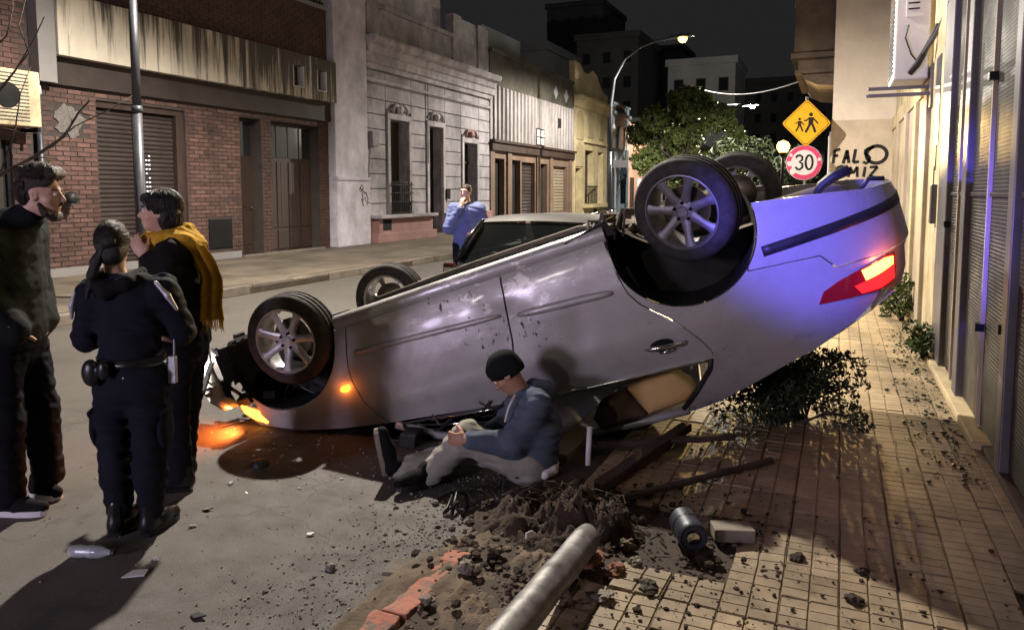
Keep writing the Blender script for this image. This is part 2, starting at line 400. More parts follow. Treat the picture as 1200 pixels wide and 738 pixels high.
def frame_from(d):
    d = Vector(d).normalized()
    a = Vector((0, 0, 1)) if abs(d.z) < .9 else Vector((1, 0, 0))
    x = d.cross(a).normalized(); y = x.cross(d).normalized()
    return x, y, d
class MB:
    def __init__(s): s.v = []; s.f = []
    def add(s, vs, fs):
        n = len(s.v); s.v += [tuple(p) for p in vs]; s.f += [tuple(i + n for i in q) for q in fs]
    def box(s, a, b):
        x0, y0, z0 = a; x1, y1, z1 = b
        x0, x1 = min(x0, x1), max(x0, x1); y0, y1 = min(y0, y1), max(y0, y1); z0, z1 = min(z0, z1), max(z0, z1)
        s.add([(x0, y0, z0), (x1, y0, z0), (x1, y1, z0), (x0, y1, z0), (x0, y0, z1), (x1, y0, z1), (x1, y1, z1), (x0, y1, z1)],
              [(0, 3, 2, 1), (4, 5, 6, 7), (0, 1, 5, 4), (1, 2, 6, 5), (2, 3, 7, 6), (3, 0, 4, 7)]); return s
    def obox(s, c, ax, ay, az):      # centre and three half-axes
        c, ax, ay, az = map(Vector, (c, ax, ay, az))
        s.add([c + ax * i + ay * j + az * k for k in (-1, 1) for i, j in ((-1, -1), (1, -1), (1, 1), (-1, 1))],
              [(0, 3, 2, 1), (4, 5, 6, 7), (0, 1, 5, 4), (1, 2, 6, 5), (2, 3, 7, 6), (3, 0, 4, 7)]); return s
    def bar(s, p, q, w, h=None, upv=None):
        p, q = Vector(p), Vector(q); d = q - p
        x, y, _ = frame_from(d)
        if upv is not None:
            y = Vector(upv).normalized(); x = d.normalized().cross(y).normalized()
        return s.obox((p + q) / 2, x * w / 2, y * (h or w) / 2, d / 2)
    def cyl(s, p, q, r, r2=None, n=14, cap=True):
        p, q = Vector(p), Vector(q); x, y, d = frame_from(q - p); r2 = r if r2 is None else r2
        vs = [p + (x * math.cos(a) + y * math.sin(a)) * r for a in [2 * PI * i / n for i in range(n)]]
        vs += [q + (x * math.cos(a) + y * math.sin(a)) * r2 for a in [2 * PI * i / n for i in range(n)]]
        fs = [(i, (i + 1) % n, n + (i + 1) % n, n + i) for i in range(n)]
        if cap: fs += [tuple(range(n - 1, -1, -1)), tuple(range(n, 2 * n))]
        s.add(vs, fs); return s
    def tube(s, pts, r, n=8, cap=True):
        pts = [Vector(p) for p in pts]; k = len(pts); rr = r if isinstance(r, (list, tuple)) else [r] * k
        vs = []; x = None
        for i, p in enumerate(pts):
            d = (pts[min(i + 1, k - 1)] - pts[max(i - 1, 0)]).normalized()
            if x is None: x, y, _ = frame_from(d)
            else:
                x = (x - d * x.dot(d)).normalized()
            y = d.cross(x)
            vs += [p + (x * math.cos(2 * PI * j / n) + y * math.sin(2 * PI * j / n)) * rr[i] for j in range(n)]
        fs = [(i * n + j, i * n + (j + 1) % n, (i + 1) * n + (j + 1) % n, (i + 1) * n + j) for i in range(k - 1) for j in range(n)]
        if cap: fs += [tuple(range(n - 1, -1, -1)), tuple(range((k - 1) * n, k * n))]
        s.add(vs, fs); return s
    def lathe(s, prof, c, axis, n=32, closed=False):
        c = Vector(c); x, y, d = frame_from(axis); k = len(prof)      # prof: (radius, height along axis)
        vs = [c + d * h + (x * math.cos(2 * PI * j / n) + y * math.sin(2 * PI * j / n)) * r for r, h in prof for j in range(n)]
        fs = []
        for i in range(k if closed else k - 1):
            i2 = (i + 1) % k
            fs += [(i * n + j, i * n + (j + 1) % n, i2 * n + (j + 1) % n, i2 * n + j) for j in range(n)]
        s.add(vs, fs); return s
    def prism(s, poly, o, ex, ey, ez):   # polygon in (ex, ey) at o, extruded by vector ez
        o, ex, ey, ez = map(Vector, (o, ex, ey, ez)); n = len(poly)
        base = [o + ex * a + ey * b_ for a, b_ in poly]
        s.add(base + [p + ez for p in base], [tuple(range(n - 1, -1, -1)), tuple(range(n, 2 * n))] + [(i, (i + 1) % n, n + (i + 1) % n, n + i) for i in range(n)]); return s
    def build(s, name, mat, parent=None, smooth=False, bevel=0):
        o = mesh_obj(name, s.v, s.f, mat, parent, smooth)
        if bevel:
            md = o.modifiers.new('bevel', 'BEVEL'); md.width = bevel; md.segments = 2; md.limit_method = 'ANGLE'; md.angle_limit = math.radians(40)
        return o
def bx(name, a, b, mat, parent=None, bevel=0): return MB().box(a, b).build(name, mat, parent, False, bevel)

def blob(seed, r, n=2, amp=.3, flat=1.0):
    """an uneven stone: a noisy icosphere"""
    bm = bmesh.new(); bmesh.ops.create_icosphere(bm, subdivisions=n, radius=1)
    vs = []
    for v in bm.verts:
        p = v.co.copy(); k = 1 + amp * noise.noise(p * 1.3 + Vector((seed * 7.1, seed * 3.3, 0))) + amp * .5 * noise.noise(p * 3.1 + Vector((seed, 0, seed * 5)))
        q = p * k; q = Vector((round(q.x * 2.6) / 2.6 * .35 + q.x * .65, round(q.y * 2.6) / 2.6 * .35 + q.y * .65, q.z)) 
        vs.append((q.x * r, q.y * r, q.z * r * flat))
    fs = [tuple(v.index for v in f.verts) for f in bm.faces]
    bm.free(); return vs, fs

# ================================================================== THE SETTING
FX = -12.65                         # facade line on the left
KX = -8.72                          # left kerb
RX = .90                            # wall line on the right
RK = -1.58                          # right kerb
PZ = .08                            # right pavement level
structure(bx('ground', (-160, -40, -1.0), (160, 320, -.004), 'ground'))
m = MB(); m.add([(KX, -20, 0), (RK + .05, -20, 0), (RK + .05, 200, 0), (KX, 200, 0)], [(0, 1, 2, 3)])
structure(m.build('road', 'asphalt'))
lp = structure(bx('pavement', (FX - .4, -20, -.004), (KX - .16, 200, .15), 'old_pavement'))
# kerb stones along the far side, one by one
kb = MB().box((-.075, -.49, 0), (.075, .49, .145)); ks0 = None
kerbroot = structure(bx('kerb', (KX - .158, -20, -.003), (KX - .012, 200, .10), 'mortar_bed'))
y = 2.0
while y < 44:
    if ks0 is None:
        ks0 = kb.build('kerb_stone', 'kerb_stone', kerbroot, bevel=.012); ks0.location = (KX - .085, y, .002)
    else:
        share(ks0, kerbroot, (KX - .085 + random.uniform(-.008, .008), y, .002 + random.uniform(-.012, .006)), (0, 0, random.uniform(-.008, .008)))
    y += 1.0
# right pavement: mortar bed with a hole where the post stood, then ribbed tiles laid one by one
rp = structure(bx('pavement', (RK + .16, -6, -.003), (RX + .45, 120, PZ - .02), 'mortar_bed'))
HOLE = Vector((-1.08, 3.22)); 
def hole_d(x, y):
    dx, dy = x - HOLE.x, y - HOLE.y
    a = math.atan2(dy, dx)
    r = .50 + .11 * math.sin(3 * a + 1.0) + .08 * math.sin(5 * a + 2.2)
    return math.hypot(dx * .92, dy) - r
TS = .212
tm = MB()
tm.box((-.1045, -.1045, -.022), (.1045, .1045, -.007))
for i in range(2):
    for k in range(3):
        x0 = -.1045 + i * .1055; y0 = -.1045 + k * .0700
        a = (x0, y0); b_ = (x0 + .1035 - .0035 * 1, y0 + .0672)
        e = .0035; zt = .0
        tm.add([(a[0], a[1], -.007), (b_[0], a[1], -.007), (b_[0], b_[1], -.007), (a[0], b_[1], -.007), (a[0] + e, a[1] + e * .6, zt), (b_[0] - e, a[1] + e * .6, zt), (b_[0] - e, b_[1] - e * .6, zt), (a[0] + e, b_[1] - e * .6, zt)],
               [(4, 5, 6, 7), (0, 1, 5, 4), (1, 2, 6, 5), (2, 3, 7, 6), (3, 0, 4, 7)])
spots = []
x = RX + .0
cols = [RX - .1 - TS * i for i in range(13)]
rows = np.arange(1.2, 26, TS)
for yy in rows:
    for xx in cols:
        if xx < RK + .27: continue
        hd = hole_d(xx, yy)
        if hd < .02: continue
        # the strip torn up between the hole and the kerb
        if xx < -.98 and yy < 3.3 and hd < 1.2 and (xx < -1.22 or random.random() < .75) and yy > 1.2 and xx + .35 * (yy - 2.0) < -.72: continue
        spots.append((xx, yy, hd))
def seen(s):
    v = Vector((s[0], s[1], PZ)) - CAMP; z = v.dot(FW)
    if z < .5: return None
    px, py = CX + F * v.dot(RT) / z, CY - F * v.dot(UPV) / z
    return z if -30 < px < 1230 and py < 760 else None
vis = sorted([(seen(s), s) for s in spots if seen(s) is not None])
tile0 = None; rest = MB()
for i, (z, (xx, yy, hd)) in enumerate(vis):
    j = .006 if hd > .25 else .022
    loc = (xx + random.uniform(-j, j) * .3, yy + random.uniform(-j, j) * .3, PZ + random.uniform(-j, j) * .4)
    rot = (random.uniform(-j, j) * 2.2, random.uniform(-j, j) * 2.2, random.uniform(-j, j) * .6)
    if hd < .16: rot = (random.uniform(-.07, .07), random.uniform(-.07, .07), random.uniform(-.06, .06))
    if i < 300:
        if tile0 is None:
            tile0 = tm.build('tile', 'tile', rp); tile0.location = loc; tile0.rotation_euler = rot
        else: share(tile0, rp, loc, rot)
    else:
        rest.add([(p[0] + loc[0], p[1] + loc[1], p[2] + loc[2]) for p in tm.v], tm.f)
stuff(rest.build('far_tiles', 'tile', rp))
structure(bx('pavement', (RK + .17, 26, 0), (RX + .4, 120, PZ), 'tile'))

# right kerb: whole stones far off, a torn orange-painted edge near the hole
rk = structure(bx('kerb', (RK + .02, -6, -.003), (RK + .158, 120, .035), 'mortar_bed'))
y = 4.6
for i in range(26):
    share(ks0, rk, (RK + .085, y, -.045), (0, 0, random.uniform(-.01, .01))); y += 1.0
for (ya, yb, tx, tz, xo) in ((1.25, 2.30, .02, .01, 0), (2.31, 2.86, -.03, -.02, .004)):
    q = MB()
    n = 30; vs = []
    for i in range(n + 1):
        yy = ya + (yb - ya) * i / n
        w = .058 + .026 * noise.noise(Vector((yy * 9, 1, 0))) + .014 * noise.noise(Vector((yy * 31, 2, 0)))
        zt = .062 + .012 * noise.noise(Vector((yy * 8, 5, 0))) + .008 * noise.noise(Vector((yy * 27, 5, 0)))
        vs += [(-w, yy, 0), (w, yy, 0), (w * .9, yy, zt), (-w * .9, yy, zt)]
    fs = [(i * 4 + a, i * 4 + (a + 1) % 4, i * 4 + 4 + (a + 1) % 4, i * 4 + 4 + a) for i in range(n) for a in range(4)] + [(3, 2, 1, 0), (n * 4, n * 4 + 1, n * 4 + 2, n * 4 + 3)]
    q.add(vs, fs)
    o = q.build('kerb_stone', 'kerb_orange', rk, bevel=.006); o['label'] = 'orange painted kerb stone, chipped'
    o.location = (RK + .075 + xo, 0, .003); o.rotation_euler = (0, tx, tz * .3)

# ------------------------------------------------------------------ facade helpers (left side, street face at x = FX)
def fbox(name, y0, y1, z0, z1, out, mat, parent, back=.30, bevel=0):
    return bx(name, (FX - back, y0, z0), (FX + out, y1, z1), mat, parent, bevel)
def rect_minus(y0, y1, z0, z1, holes):
    """cut a rectangle into boxes around openings"""
    ys = sorted({y0, y1, *[h[0] for h in holes], *[h[1] for h in holes]}); ys = [y for y in ys if y0 <= y <= y1]
    out = []
    for a, b_ in zip(ys[:-1], ys[1:]):
        hs = sorted([(h[2], h[3]) for h in holes if h[0] <= a + 1e-6 and h[1] >= b_ - 1e-6])
        z = z0
        for p, q in hs:
            if p > z + 1e-6: out.append((a, b_, z, p))
            z = max(z, q)
        if z < z1 - 1e-6: out.append((a, b_, z, z1))
    return out
def wall(name, y0, y1, z0, z1, holes, out, mat, parent, depth=.45):
    mb = MB()
    for a, b_, c_, d_ in rect_minus(y0, y1, z0, z1, holes): mb.box((FX - depth, a, c_), (FX + out, b_, d_))
    return mb.build(name, mat, parent)
def slats(parent, y0, y1, z0, z1, pitch, mat, x, proud=.02):
    n = int((z1 - z0) / pitch); s0 = None
    for i in range(n):
        z = z0 + pitch * (i + .5)
        if s0 is None:
            h = pitch * .46
            mb = MB().prism([(-.012, -h), (proud * .4, -h), (proud, -h * .4), (proud * .7, h * .75), (-.012, h)], (0, y0, 0), (1, 0, 0), (0, 0, 1), (0, y1 - y0, 0))
            s0 = mb.build('slat', mat, parent); s0.location = (x, 0, z)
        else: share(s0, parent, (x, 0, z))

# ---- leftmost house, cropped by the picture edge
hs = thing('row_house', 'dark brick house at the left edge with a grey drainpipe beside it', 'house', (FX, 6.5, 0))
def rel(root):
    inv = Vector(root.location)
    class R: pass
    return inv
def child(o, root):
    """parent o to root keeping its place (roots carry a location only)"""
    o.parent = root; o.location = Vector(o.location) - Vector(root.location); return o
child(wall('wall', 1.0, 8.62, .15, 9, [(7.3, 8.25, .6, 2.5)], 0, 'brick_joint', None), hs)
bk0 = None
for r in range(64):
    z = 2.62 + r * .085
    if z > 8.5: break
    for k in range(6):
        yy = 7.10 + (r % 2) * .135 + k * .27
        if yy > 8.55: continue
        if bk0 is None:
            bk0 = MB().box((-.02, -.125, -.034), (.014, .125, .034)).build('brick', 'brick', None)
            bk0.location = (FX, yy, z); BRICKMESH = bk0; child(bk0, hs)
        else:
            child(share(bk0, None, (FX + random.uniform(-.004, .004), yy, z)), hs)
for r in range(29):
    z = .2 + r * .085
    for yy in (8.45 if r % 2 else 8.38,):
        child(share(BRICKMESH, None, (FX + random.uniform(-.004, .004), yy, z)), hs)
child(bx('window', (FX - .2, 7.3, .6), (FX - .12, 8.25, 2.5), 'house_glass'), hs)
child(MB().box((FX - .12, 7.3, .6), (FX - .06, 7.36, 2.5)).box((FX - .12, 8.19, .6), (FX - .06, 8.25, 2.5)).box((FX - .12, 7.75, .6), (FX - .06, 7.8, 2.5)).build('window_frame', 'black_metal', None), hs)
dp = MB().cyl((FX + .10, 8.68, .15), (FX + .10, 8.68, 3.30), .05, n=14).build('drainpipe', 'lamp_grey', None, True); child(dp, hs)
child(MB().tube([(FX + .10, 8.68, 3.30), (FX + .10, 8.67, 3.42), (FX + .06, 8.62, 3.5), (FX - .05, 8.58, 3.5)], .06, 12).build('pipe_elbow', 'ac_white', None, True), hs)
# air conditioner hanging on it
ac = thing('air_conditioner', 'rusty cream air conditioner high on the wall at the left edge, above the bearded man', 'air conditioner', (FX + .25, 8.1, 2.62))
child(bx('casing', (FX + .02, 7.55, 2.72), (FX + .42, 8.50, 3.62), 'cream_wall', None, .015), ac)
g = MB()
for i in range(14): g.box((FX + .42, 7.6, 2.80 + i * .057), (FX + .435, 8.30, 2.815 + i * .057))
child(g.build('grille', 'grey_metal', None), ac)
child(MB().box((FX + .0, 7.6, 2.64), (FX + .46, 7.65, 2.70)).box((FX + .0, 8.40, 2.64), (FX + .46, 8.45, 2.70)).build('bracket', 'black_metal', None), ac)
child(MB().cyl((FX + .42, 7.95, 3.2), (FX + .45, 7.95, 3.2), .20, n=20).build('fan_grille', 'black_metal', None), ac)

# ---- brick house with roller shutters
bh = thing('brick_house', 'brick house with a rain-stained pale fascia, roller shutters and brown doors', 'house', (FX, 12.7, 0))
SH = (9.84, 11.90, .30, 3.34); DR = (13.47, 14.16, .15, 3.36); GT = (14.51, 16.33, .15, 3.36); VB = (12.45, 13.13, .40, 1.05)
child(wall('wall', 8.74, 16.74, .15, 3.52, [SH, DR, GT], 0, 'brick_joint', None), bh)
child(wall('wall', 8.74, 16.74, 5.06, 6.42, [], 0, 'brick_joint', None), bh)
cand = []
for z0, z1, holes in ((.15, 3.52, [SH, DR, GT, VB]), (5.06, 6.42, [])):
    r = 0; z = z0 + .05
    while z < z1 - .03:
        yy = 8.74 + (.13 if r % 2 == 0 else .265)
        while yy < 16.62:
            if all(not (h[0] - .13 < yy < h[1] + .13 and h[2] - .03 < z < h[3] + .03) for h in holes):
                # a patch of roughcast plaster hides some bricks
                if not (9.0 < yy < 9.55 and 2.62 < z < 3.2): cand.append((yy, z))
            yy += .27
        r += 1; z += .085
def bdist(c): return (Vector((FX, c[0], c[1])) - CAMP).length + (3 if c[1] > 5 else 0) + (0 if c[0] < 9.8 or 11.9 < c[0] < 13.5 else 1.2)
cand.sort(key=bdist)
restb = MB()
for i, (yy, z) in enumerate(cand):
    if i < 300: child(share(BRICKMESH, None, (FX + random.uniform(-.005, .005), yy, z), (0, 0, 0)), bh)
    else:
        o_ = random.uniform(-.005, .005)
        restb.box((FX - .02, yy - .125, z - .034), (FX + .014 + o_, yy + .125, z + .034))
for z0, z1, holes in ((.15, 3.52, [SH, DR, GT, VB]), (5.06, 6.42, [])):          # cut bricks beside the openings and at the ends
    r = 0; z = z0 + .05
    while z < z1 - .03:
        yy = 8.74 + (.13 if r % 2 == 0 else .265) - .27
        while yy < 17.0:
            lo_, hi_ = max(8.75, yy - .125), min(16.73, yy + .125); cutb = (lo_ > yy - .12) or (hi_ < yy + .12); gone = False
            for h in holes:
                if h[2] - .03 < z < h[3] + .03:
                    if h[0] - .13 < yy < h[1] + .13:
                        cutb = True
                        if yy < (h[0] + h[1]) / 2: hi_ = min(hi_, h[0] - .008)
                        else: lo_ = max(lo_, h[1] + .008)
            if cutb and hi_ - lo_ > .03: restb.box((FX - .02, lo_, z - .034), (FX + .012 + random.uniform(-.004, .004), hi_, z + .034))
            yy += .27
        r += 1; z += .085
stuff(child(restb.build('brickwork', 'brick', None), bh))
pp_ = [(.26 + (.27 + .05 * math.sin(5 * a + 1) + .03 * math.sin(11 * a)) * math.cos(a), .27 + (.27 + .05 * math.sin(4 * a) + .03 * math.sin(9 * a + 2)) * math.sin(a)) for a in [2 * PI * i / 40 for i in range(40)]]
child(MB().prism(pp_, (FX - .01, 9.02, 2.64), (0, 1, 0), (0, 0, 1), (.035, 0, 0)).build('plaster_patch', 'plaster_rough', None), bh)
child(bx('lintel', (FX - .4, 8.74, 3.52), (FX + .10, 16.74, 4.0), 'dark_band'), bh)
# fascia with two square openings at its far end
FH = [(15.02, 15.42, 4.24, 4.76), (15.95, 16.32, 4.24, 4.76)]
child(wall('fascia', 8.95, 16.74, 4.0, 5.06, FH, .30, 'stained_fascia', None, -.12), bh)
child(bx('slab', (FX - .3, 8.95, 4.0), (FX + .12, 16.74, 5.05), 'dark_band'), bh)
for h in FH: child(MB().box((FX + .121, h[1] - .025, h[2]), (FX + .31, h[1] + .004, h[3])).box((FX + .121, h[0] - .004, h[2]), (FX + .31, h[0] + .02, h[3])).box((FX + .121, h[0], h[2] - .004), (FX + .31, h[1], h[2] + .02)).build('opening_frame', 'far_white', None), bh)
child(bx('corner_post', (FX - .3, 8.63, 3.52), (FX + .24, 8.945, 9), 'far_concrete'), bh)
child(bx('coping', (FX - .45, 8.74, 6.42), (FX + .05, 16.74, 6.52), 'far_concrete'), bh)
rl = MB()
for i in range(36): rl.cyl((FX - .05, 12.2 + i * .125, 6.52), (FX - .05, 12.2 + i * .125, 7.4), .011, n=6)
rl.bar((FX - .05, 12.15, 7.4), (FX - .05, 16.7, 7.4), .04); rl.bar((FX - .05, 12.15, 6.6), (FX - .05, 16.7, 6.6), .03)
child(rl.build('railing', 'black_metal', None), bh)
ro = child(bx('shutter', (FX - .30, SH[0], SH[2]), (FX - .20, SH[1], SH[3]), 'black_void'), bh)
def under(o, part, root):
    """o becomes a sub-part of part"""
    o.parent = part; o.location = Vector(o.location) - Vector(part.location) - Vector(root.location) if part.parent else Vector(o.location); return o
def slats_in(part, root, y0, y1, z0, z1, pitch, mat, x, proud=.02):
    n = int((z1 - z0) / pitch); s0 = None; off = Vector(root.location) + Vector(part.location)
    for i in range(n):
        z = z0 + pitch * (i + .5)
        if s0 is None:
            h = pitch * .46
            s0 = MB().prism([(-.012, -h), (proud * .4, -h), (proud, -h * .4), (proud * .7, h * .75), (-.012, h)], (0, y0, 0), (1, 0, 0), (0, 0, 1), (0, y1 - y0, 0)).build('slat', mat, part)
            s0.location = Vector((x, 0, z)) - off
        else: share(s0, part, Vector((x, 0, z)) - off)
ym = 10.78
slats_in(ro, bh, SH[0] + .03, ym - .06, SH[2], SH[3] - .12, .088, 'shutter_dark', FX - .17)
ro2 = child(bx('shutter', (FX - .195, ym + .06, SH[2]), (FX - .19, SH[1] - .03, SH[3] - .12), 'black_void'), bh)
slats_in(ro2, bh, ym + .07, SH[1] - .2, SH[2], SH[3] - .12, .088, 'shutter_dark', FX - .17)
child(MB().box((FX - .20, ym - .06, SH[2]), (FX - .06, ym + .06, SH[3])).box((FX - .20, SH[0], SH[3] - .12), (FX - .05, SH[1], SH[3] - .002)).box((FX - .2, SH[1] - .2, SH[2]), (FX - .04, SH[1] - .003, SH[3] - .12)).build('shutter_frame', 'brown_wood', None), bh)
dots = MB()
for i in range(17):
    for j in range(3):
        if (i * 7 + j * 3) % 5 == 0: continue
        z = .95 + i * .088; yy = ym + .16 + j * .07
        dots.box((FX - .148, yy, z), (FX - .146, yy + .035, z + .026))
child(dots.build('light_slots', 'window_dots', None), bh)
# door and garage gate
dd = child(bx('door', (FX - .34, DR[0], DR[2]), (FX - .28, DR[1], DR[3]), 'brown_wood'), bh)
def sub(o, part, root):
    o.parent = part; o.location = Vector(o.location) - Vector(root.location) - Vector(part.location); return o
sub(MB().box((FX - .28, DR[0] + .08, .4), (FX - .262, DR[1] - .08, 1.2)).box((FX - .28, DR[0] + .08, 1.3), (FX - .262, DR[1] - .08, 2.35)).build('door_panel', 'brown_wood', None), dd, bh)
sub(bx('pane', (FX - .28, DR[0] + .06, 2.5), (FX - .272, DR[1] - .06, 3.3), 'house_glass'), dd, bh)
sub(MB().cyl((FX - .262, DR[1] - .12, 1.28), (FX - .20, DR[1] - .12, 1.28), .02, n=8).build('handle', 'chrome', None), dd, bh)
gt = child(bx('garage_gate', (FX - .34, GT[0], GT[2]), (FX - .29, GT[1], GT[3]), 'brown_wood'), bh)
for k in range(4):
    y0 = GT[0] + .06 + k * .44; y1 = y0 + .38
    sub(MB().box((FX - .289, y0, .22), (FX - .262, y1, .7)).build('lower_panel', 'brown_wood', None, bevel=.006), gt, bh)
    for q in range(3):
        ya = y0 + q * .13
        sub(bx('plank', (FX - .289, ya, .76), (FX - .266 + .004 * (q % 2), ya + .12, 2.4), 'brown_wood'), gt, bh)
    sub(bx('pane', (FX - .289, y0, 2.5), (FX - .28, y1, 3.28), 'house_glass'), gt, bh)
child(bx('vent_box', (FX - .05, VB[0], VB[2]), (FX + .03, VB[1], VB[3]), 'black_metal', None, .008), bh)
child(MB().box((FX - .01, 13.42, .10), (FX + .10, 16.4, .19)).build('threshold', 'kerb_stone', None), bh)
child(bx('plinth', (FX - .01, 8.75, .14), (FX + .03, 13.40, .30), 'far_concrete'), bh)

# ---- ornate house with pilaster
oh = thing('ornate_house', 'old pale plaster house with cornice, balcony grille and pink plinth', 'house', (FX, 22.5, 0))
child(MB().box((FX - .4, 16.76, 2.05), (FX + .22, 18.28, 11)).build('pilaster', 'column_plaster', None, bevel=.02), oh)
child(MB().box((FX - .4, 16.752, .15), (FX + .27, 18.29, 1.96)).box((FX - .4, 16.752, 1.96), (FX + .30, 18.29, 2.06)).build('pilaster_base', 'column_plaster', None, bevel=.02), oh)
W1 = (19.76, 20.85, .95, 3.86); D1 = (22.15, 23.10, .15, 3.84); W2 = (24.70, 25.78, 1.0, 3.45)
child(wall('wall', 18.30, 26.98, .15, 5.36, [W1, D1, W2], -.06, 'ornate_plaster', None), oh)
# rusticated courses, each block its own piece
zc = .88
while zc < 5.2:
    z1 = min(zc + .44, 5.22)
    for a, b_, c_, d_ in rect_minus(18.32, 26.95, zc, z1 - .03, [(h[0] - .2, h[1] + .2, h[2] - 1, h[3] + .28) for h in (W1, D1, W2)]):
        y = a
        while y < b_ - .05:
            e = min(y + 1.5, b_)
            if b_ - e < .4: e = b_
            if d_ - c_ > .05: child(bx('stone_block', (FX - .062, y + .012, c_), (FX, e - .012, d_), 'ornate_plaster', None, .01), oh)
            y = e
    zc += .44
for h in (W1, D1, W2):
    child(MB().box((FX - .1, h[0] - .16, h[2]), (FX + .05, h[0], h[3])).box((FX - .1, h[1], h[2]), (FX + .05, h[1] + .16, h[3])).box((FX - .1, h[0] - .16, h[3]), (FX + .055, h[1] + .16, h[3] + .18)).build('surround', 'ornate_trim', None, bevel=.015), oh)
    med = MB(); c0 = (h[0] + h[1]) / 2
    med.lathe([(.0, .12), (.10, .11), (.15, .05), (.17, .0)], (FX + .03, c0, h[3] + .34), (1, 0, 0), 16)
    for s in (-1, 1):
        med.tube([(FX + .05, c0 + s * .1, h[3] + .42), (FX + .08, c0 + s * .28, h[3] + .46), (FX + .07, c0 + s * .42, h[3] + .34), (FX + .06, c0 + s * .40, h[3] + .2)], .05, 8)
    child(med.build('medallion', 'ornate_trim' if h is not W2 else 'pink_plinth', None, True), oh)
child(bx('window', (FX - .40, W1[0], W1[2]), (FX - .36, W1[1], W1[3]), 'brown_wood'), oh)
child(bx('pane', (FX - .36, W1[0] + .1, W1[2] + .2), (FX - .35, (W1[0] + W1[1]) / 2 - .05, W1[3] - .1), 'yellow_niche'), oh)
child(bx('door', (FX - .42, D1[0], D1[2]), (FX - .36, D1[1], D1[3]), 'black_void'), oh)
child(bx('window', (FX - .42, W2[0], W2[2]), (FX - .36, W2[1], W2[3]), 'house_glass'), oh)
child(MB().box((FX - .36, W2[0], 2.7), (FX - .3, W2[1], 2.8)).box((FX - .36, W2[0] + .5, 1.0), (FX - .3, W2[0] + .58, 2.7)).build('window_frame', 'moss_concrete', None), oh)
gr = MB()
for i in range(9):
    yy = W1[0] - .02 + i * .14
    gr.cyl((FX + .10, yy, .98), (FX + .10, yy, 1.9), .014, n=6)
    gr.lathe([(.0, -.04), (.035, 0), (.0, .05)], (FX + .10, yy, 1.93), (0, 0, 1), 6)
for z in (1.0, 1.35, 1.62, 1.88): gr.bar((FX + .10, W1[0] - .06, z), (FX + .10, W1[1] + .12, z), .03)
for i in range(8):
    a = W1[0] + .05 + i * .14
    for s in (-1, 1): gr.tube([(FX + .1, a - .06 * s, 1.02), (FX + .1, a + .05 * s, 1.18), (FX + .1, a - .05 * s, 1.33)], .012, 5)
child(gr.build('balcony_grille', 'black_metal', None), oh)
child(bx('balcony_sill', (FX - .05, 18.62, .86), (FX + .42, 22.05, .96), 'ornate_trim', None, .02), oh)
child(MB().box((FX - .05, 18.75, .15), (FX + .26, 21.95, .85)).box((FX - .05, 18.55, .15), (FX + .36, 22.05, .42)).build('plinth', 'pink_plinth', None, bevel=.015), oh)
child(bx('plinth', (FX - .05, 23.15, .15), (FX + .12, 26.95, .92), 'pink_plinth', None, .015), oh)
child(bx('cellar_vent', (FX + .25, 18.95, .5), (FX + .268, 19.4, .84), 'black_void'), oh)
child(MB().box((FX - .3, 22.1, .10), (FX + .25, 23.2, .24)).build('doorstep', 'kerb_stone', None, bevel=.01), oh)
cor = [(0, 5.22), (.10, 5.24), (.12, 5.36), (.20, 5.40), (.20, 5.62), (.26, 5.66), (.30, 5.84), (.46, 5.90), (.52, 6.02), (.52, 6.10), (-.3, 6.12)]
child(MB().prism(cor + [(-.3, 5.22)], (FX, 18.30, 0), (1, 0, 0), (0, 0, 1), (0, 8.7, 0)).build('cornice', 'ornate_trim', None), oh)
child(MB().prism([(.0, 4.86), (.06, 4.88), (.09, 4.96), (.0, 4.99)], (FX, 18.30, 0), (1, 0, 0), (0, 0, 1), (0, 8.66, 0)).build('string_course', 'ornate_trim', None), oh)
par = MB().box((FX - .25, 18.3, 6.11), (FX - .02, 26.95, 7.05)).box((FX - .27, 18.3, 7.05), (FX + .04, 24.2, 7.2))
for yy in (18.9, 24.2, 26.2): par.box((FX - .28, yy - .32, 6.11), (FX + .05, yy + .32, 7.55 if yy < 20 else 7.9))
par.box((FX - .5, 24.4, 7.05), (FX - .02, 26.9, 7.85))
child(par.build('parapet', 'ornate_plaster', None, bevel=.02), oh)
child(MB().box((FX - .35, 18.3, 6.9), (FX - .26, 23.5, 9.6)).build('upper_wall', 'ornate_plaster', None), oh)
child(MB().box((FX + .0, 18.62, 2.98), (FX + .16, 18.98, 3.42)).build('meter_box', 'ornate_plaster', None, bevel=.015), oh)
child(MB().tube([(FX + .06, 18.55, .2), (FX + .06, 18.55, 2.4), (FX + .06, 18.66, 3.0)], .022, 6).tube([(FX + .06, 18.46, 3.4), (FX + .06, 18.44, 6.0)], .02, 6).tube([(FX + .05, 22.05, 2.6), (FX + .05, 22.05, 5.2)], .018, 6).build('cable_duct', 'far_concrete', None), oh)
child(bx('letter_box', (FX + .05, 23.25, 1.4), (FX + .10, 23.5, 1.75), 'black_metal'), oh)
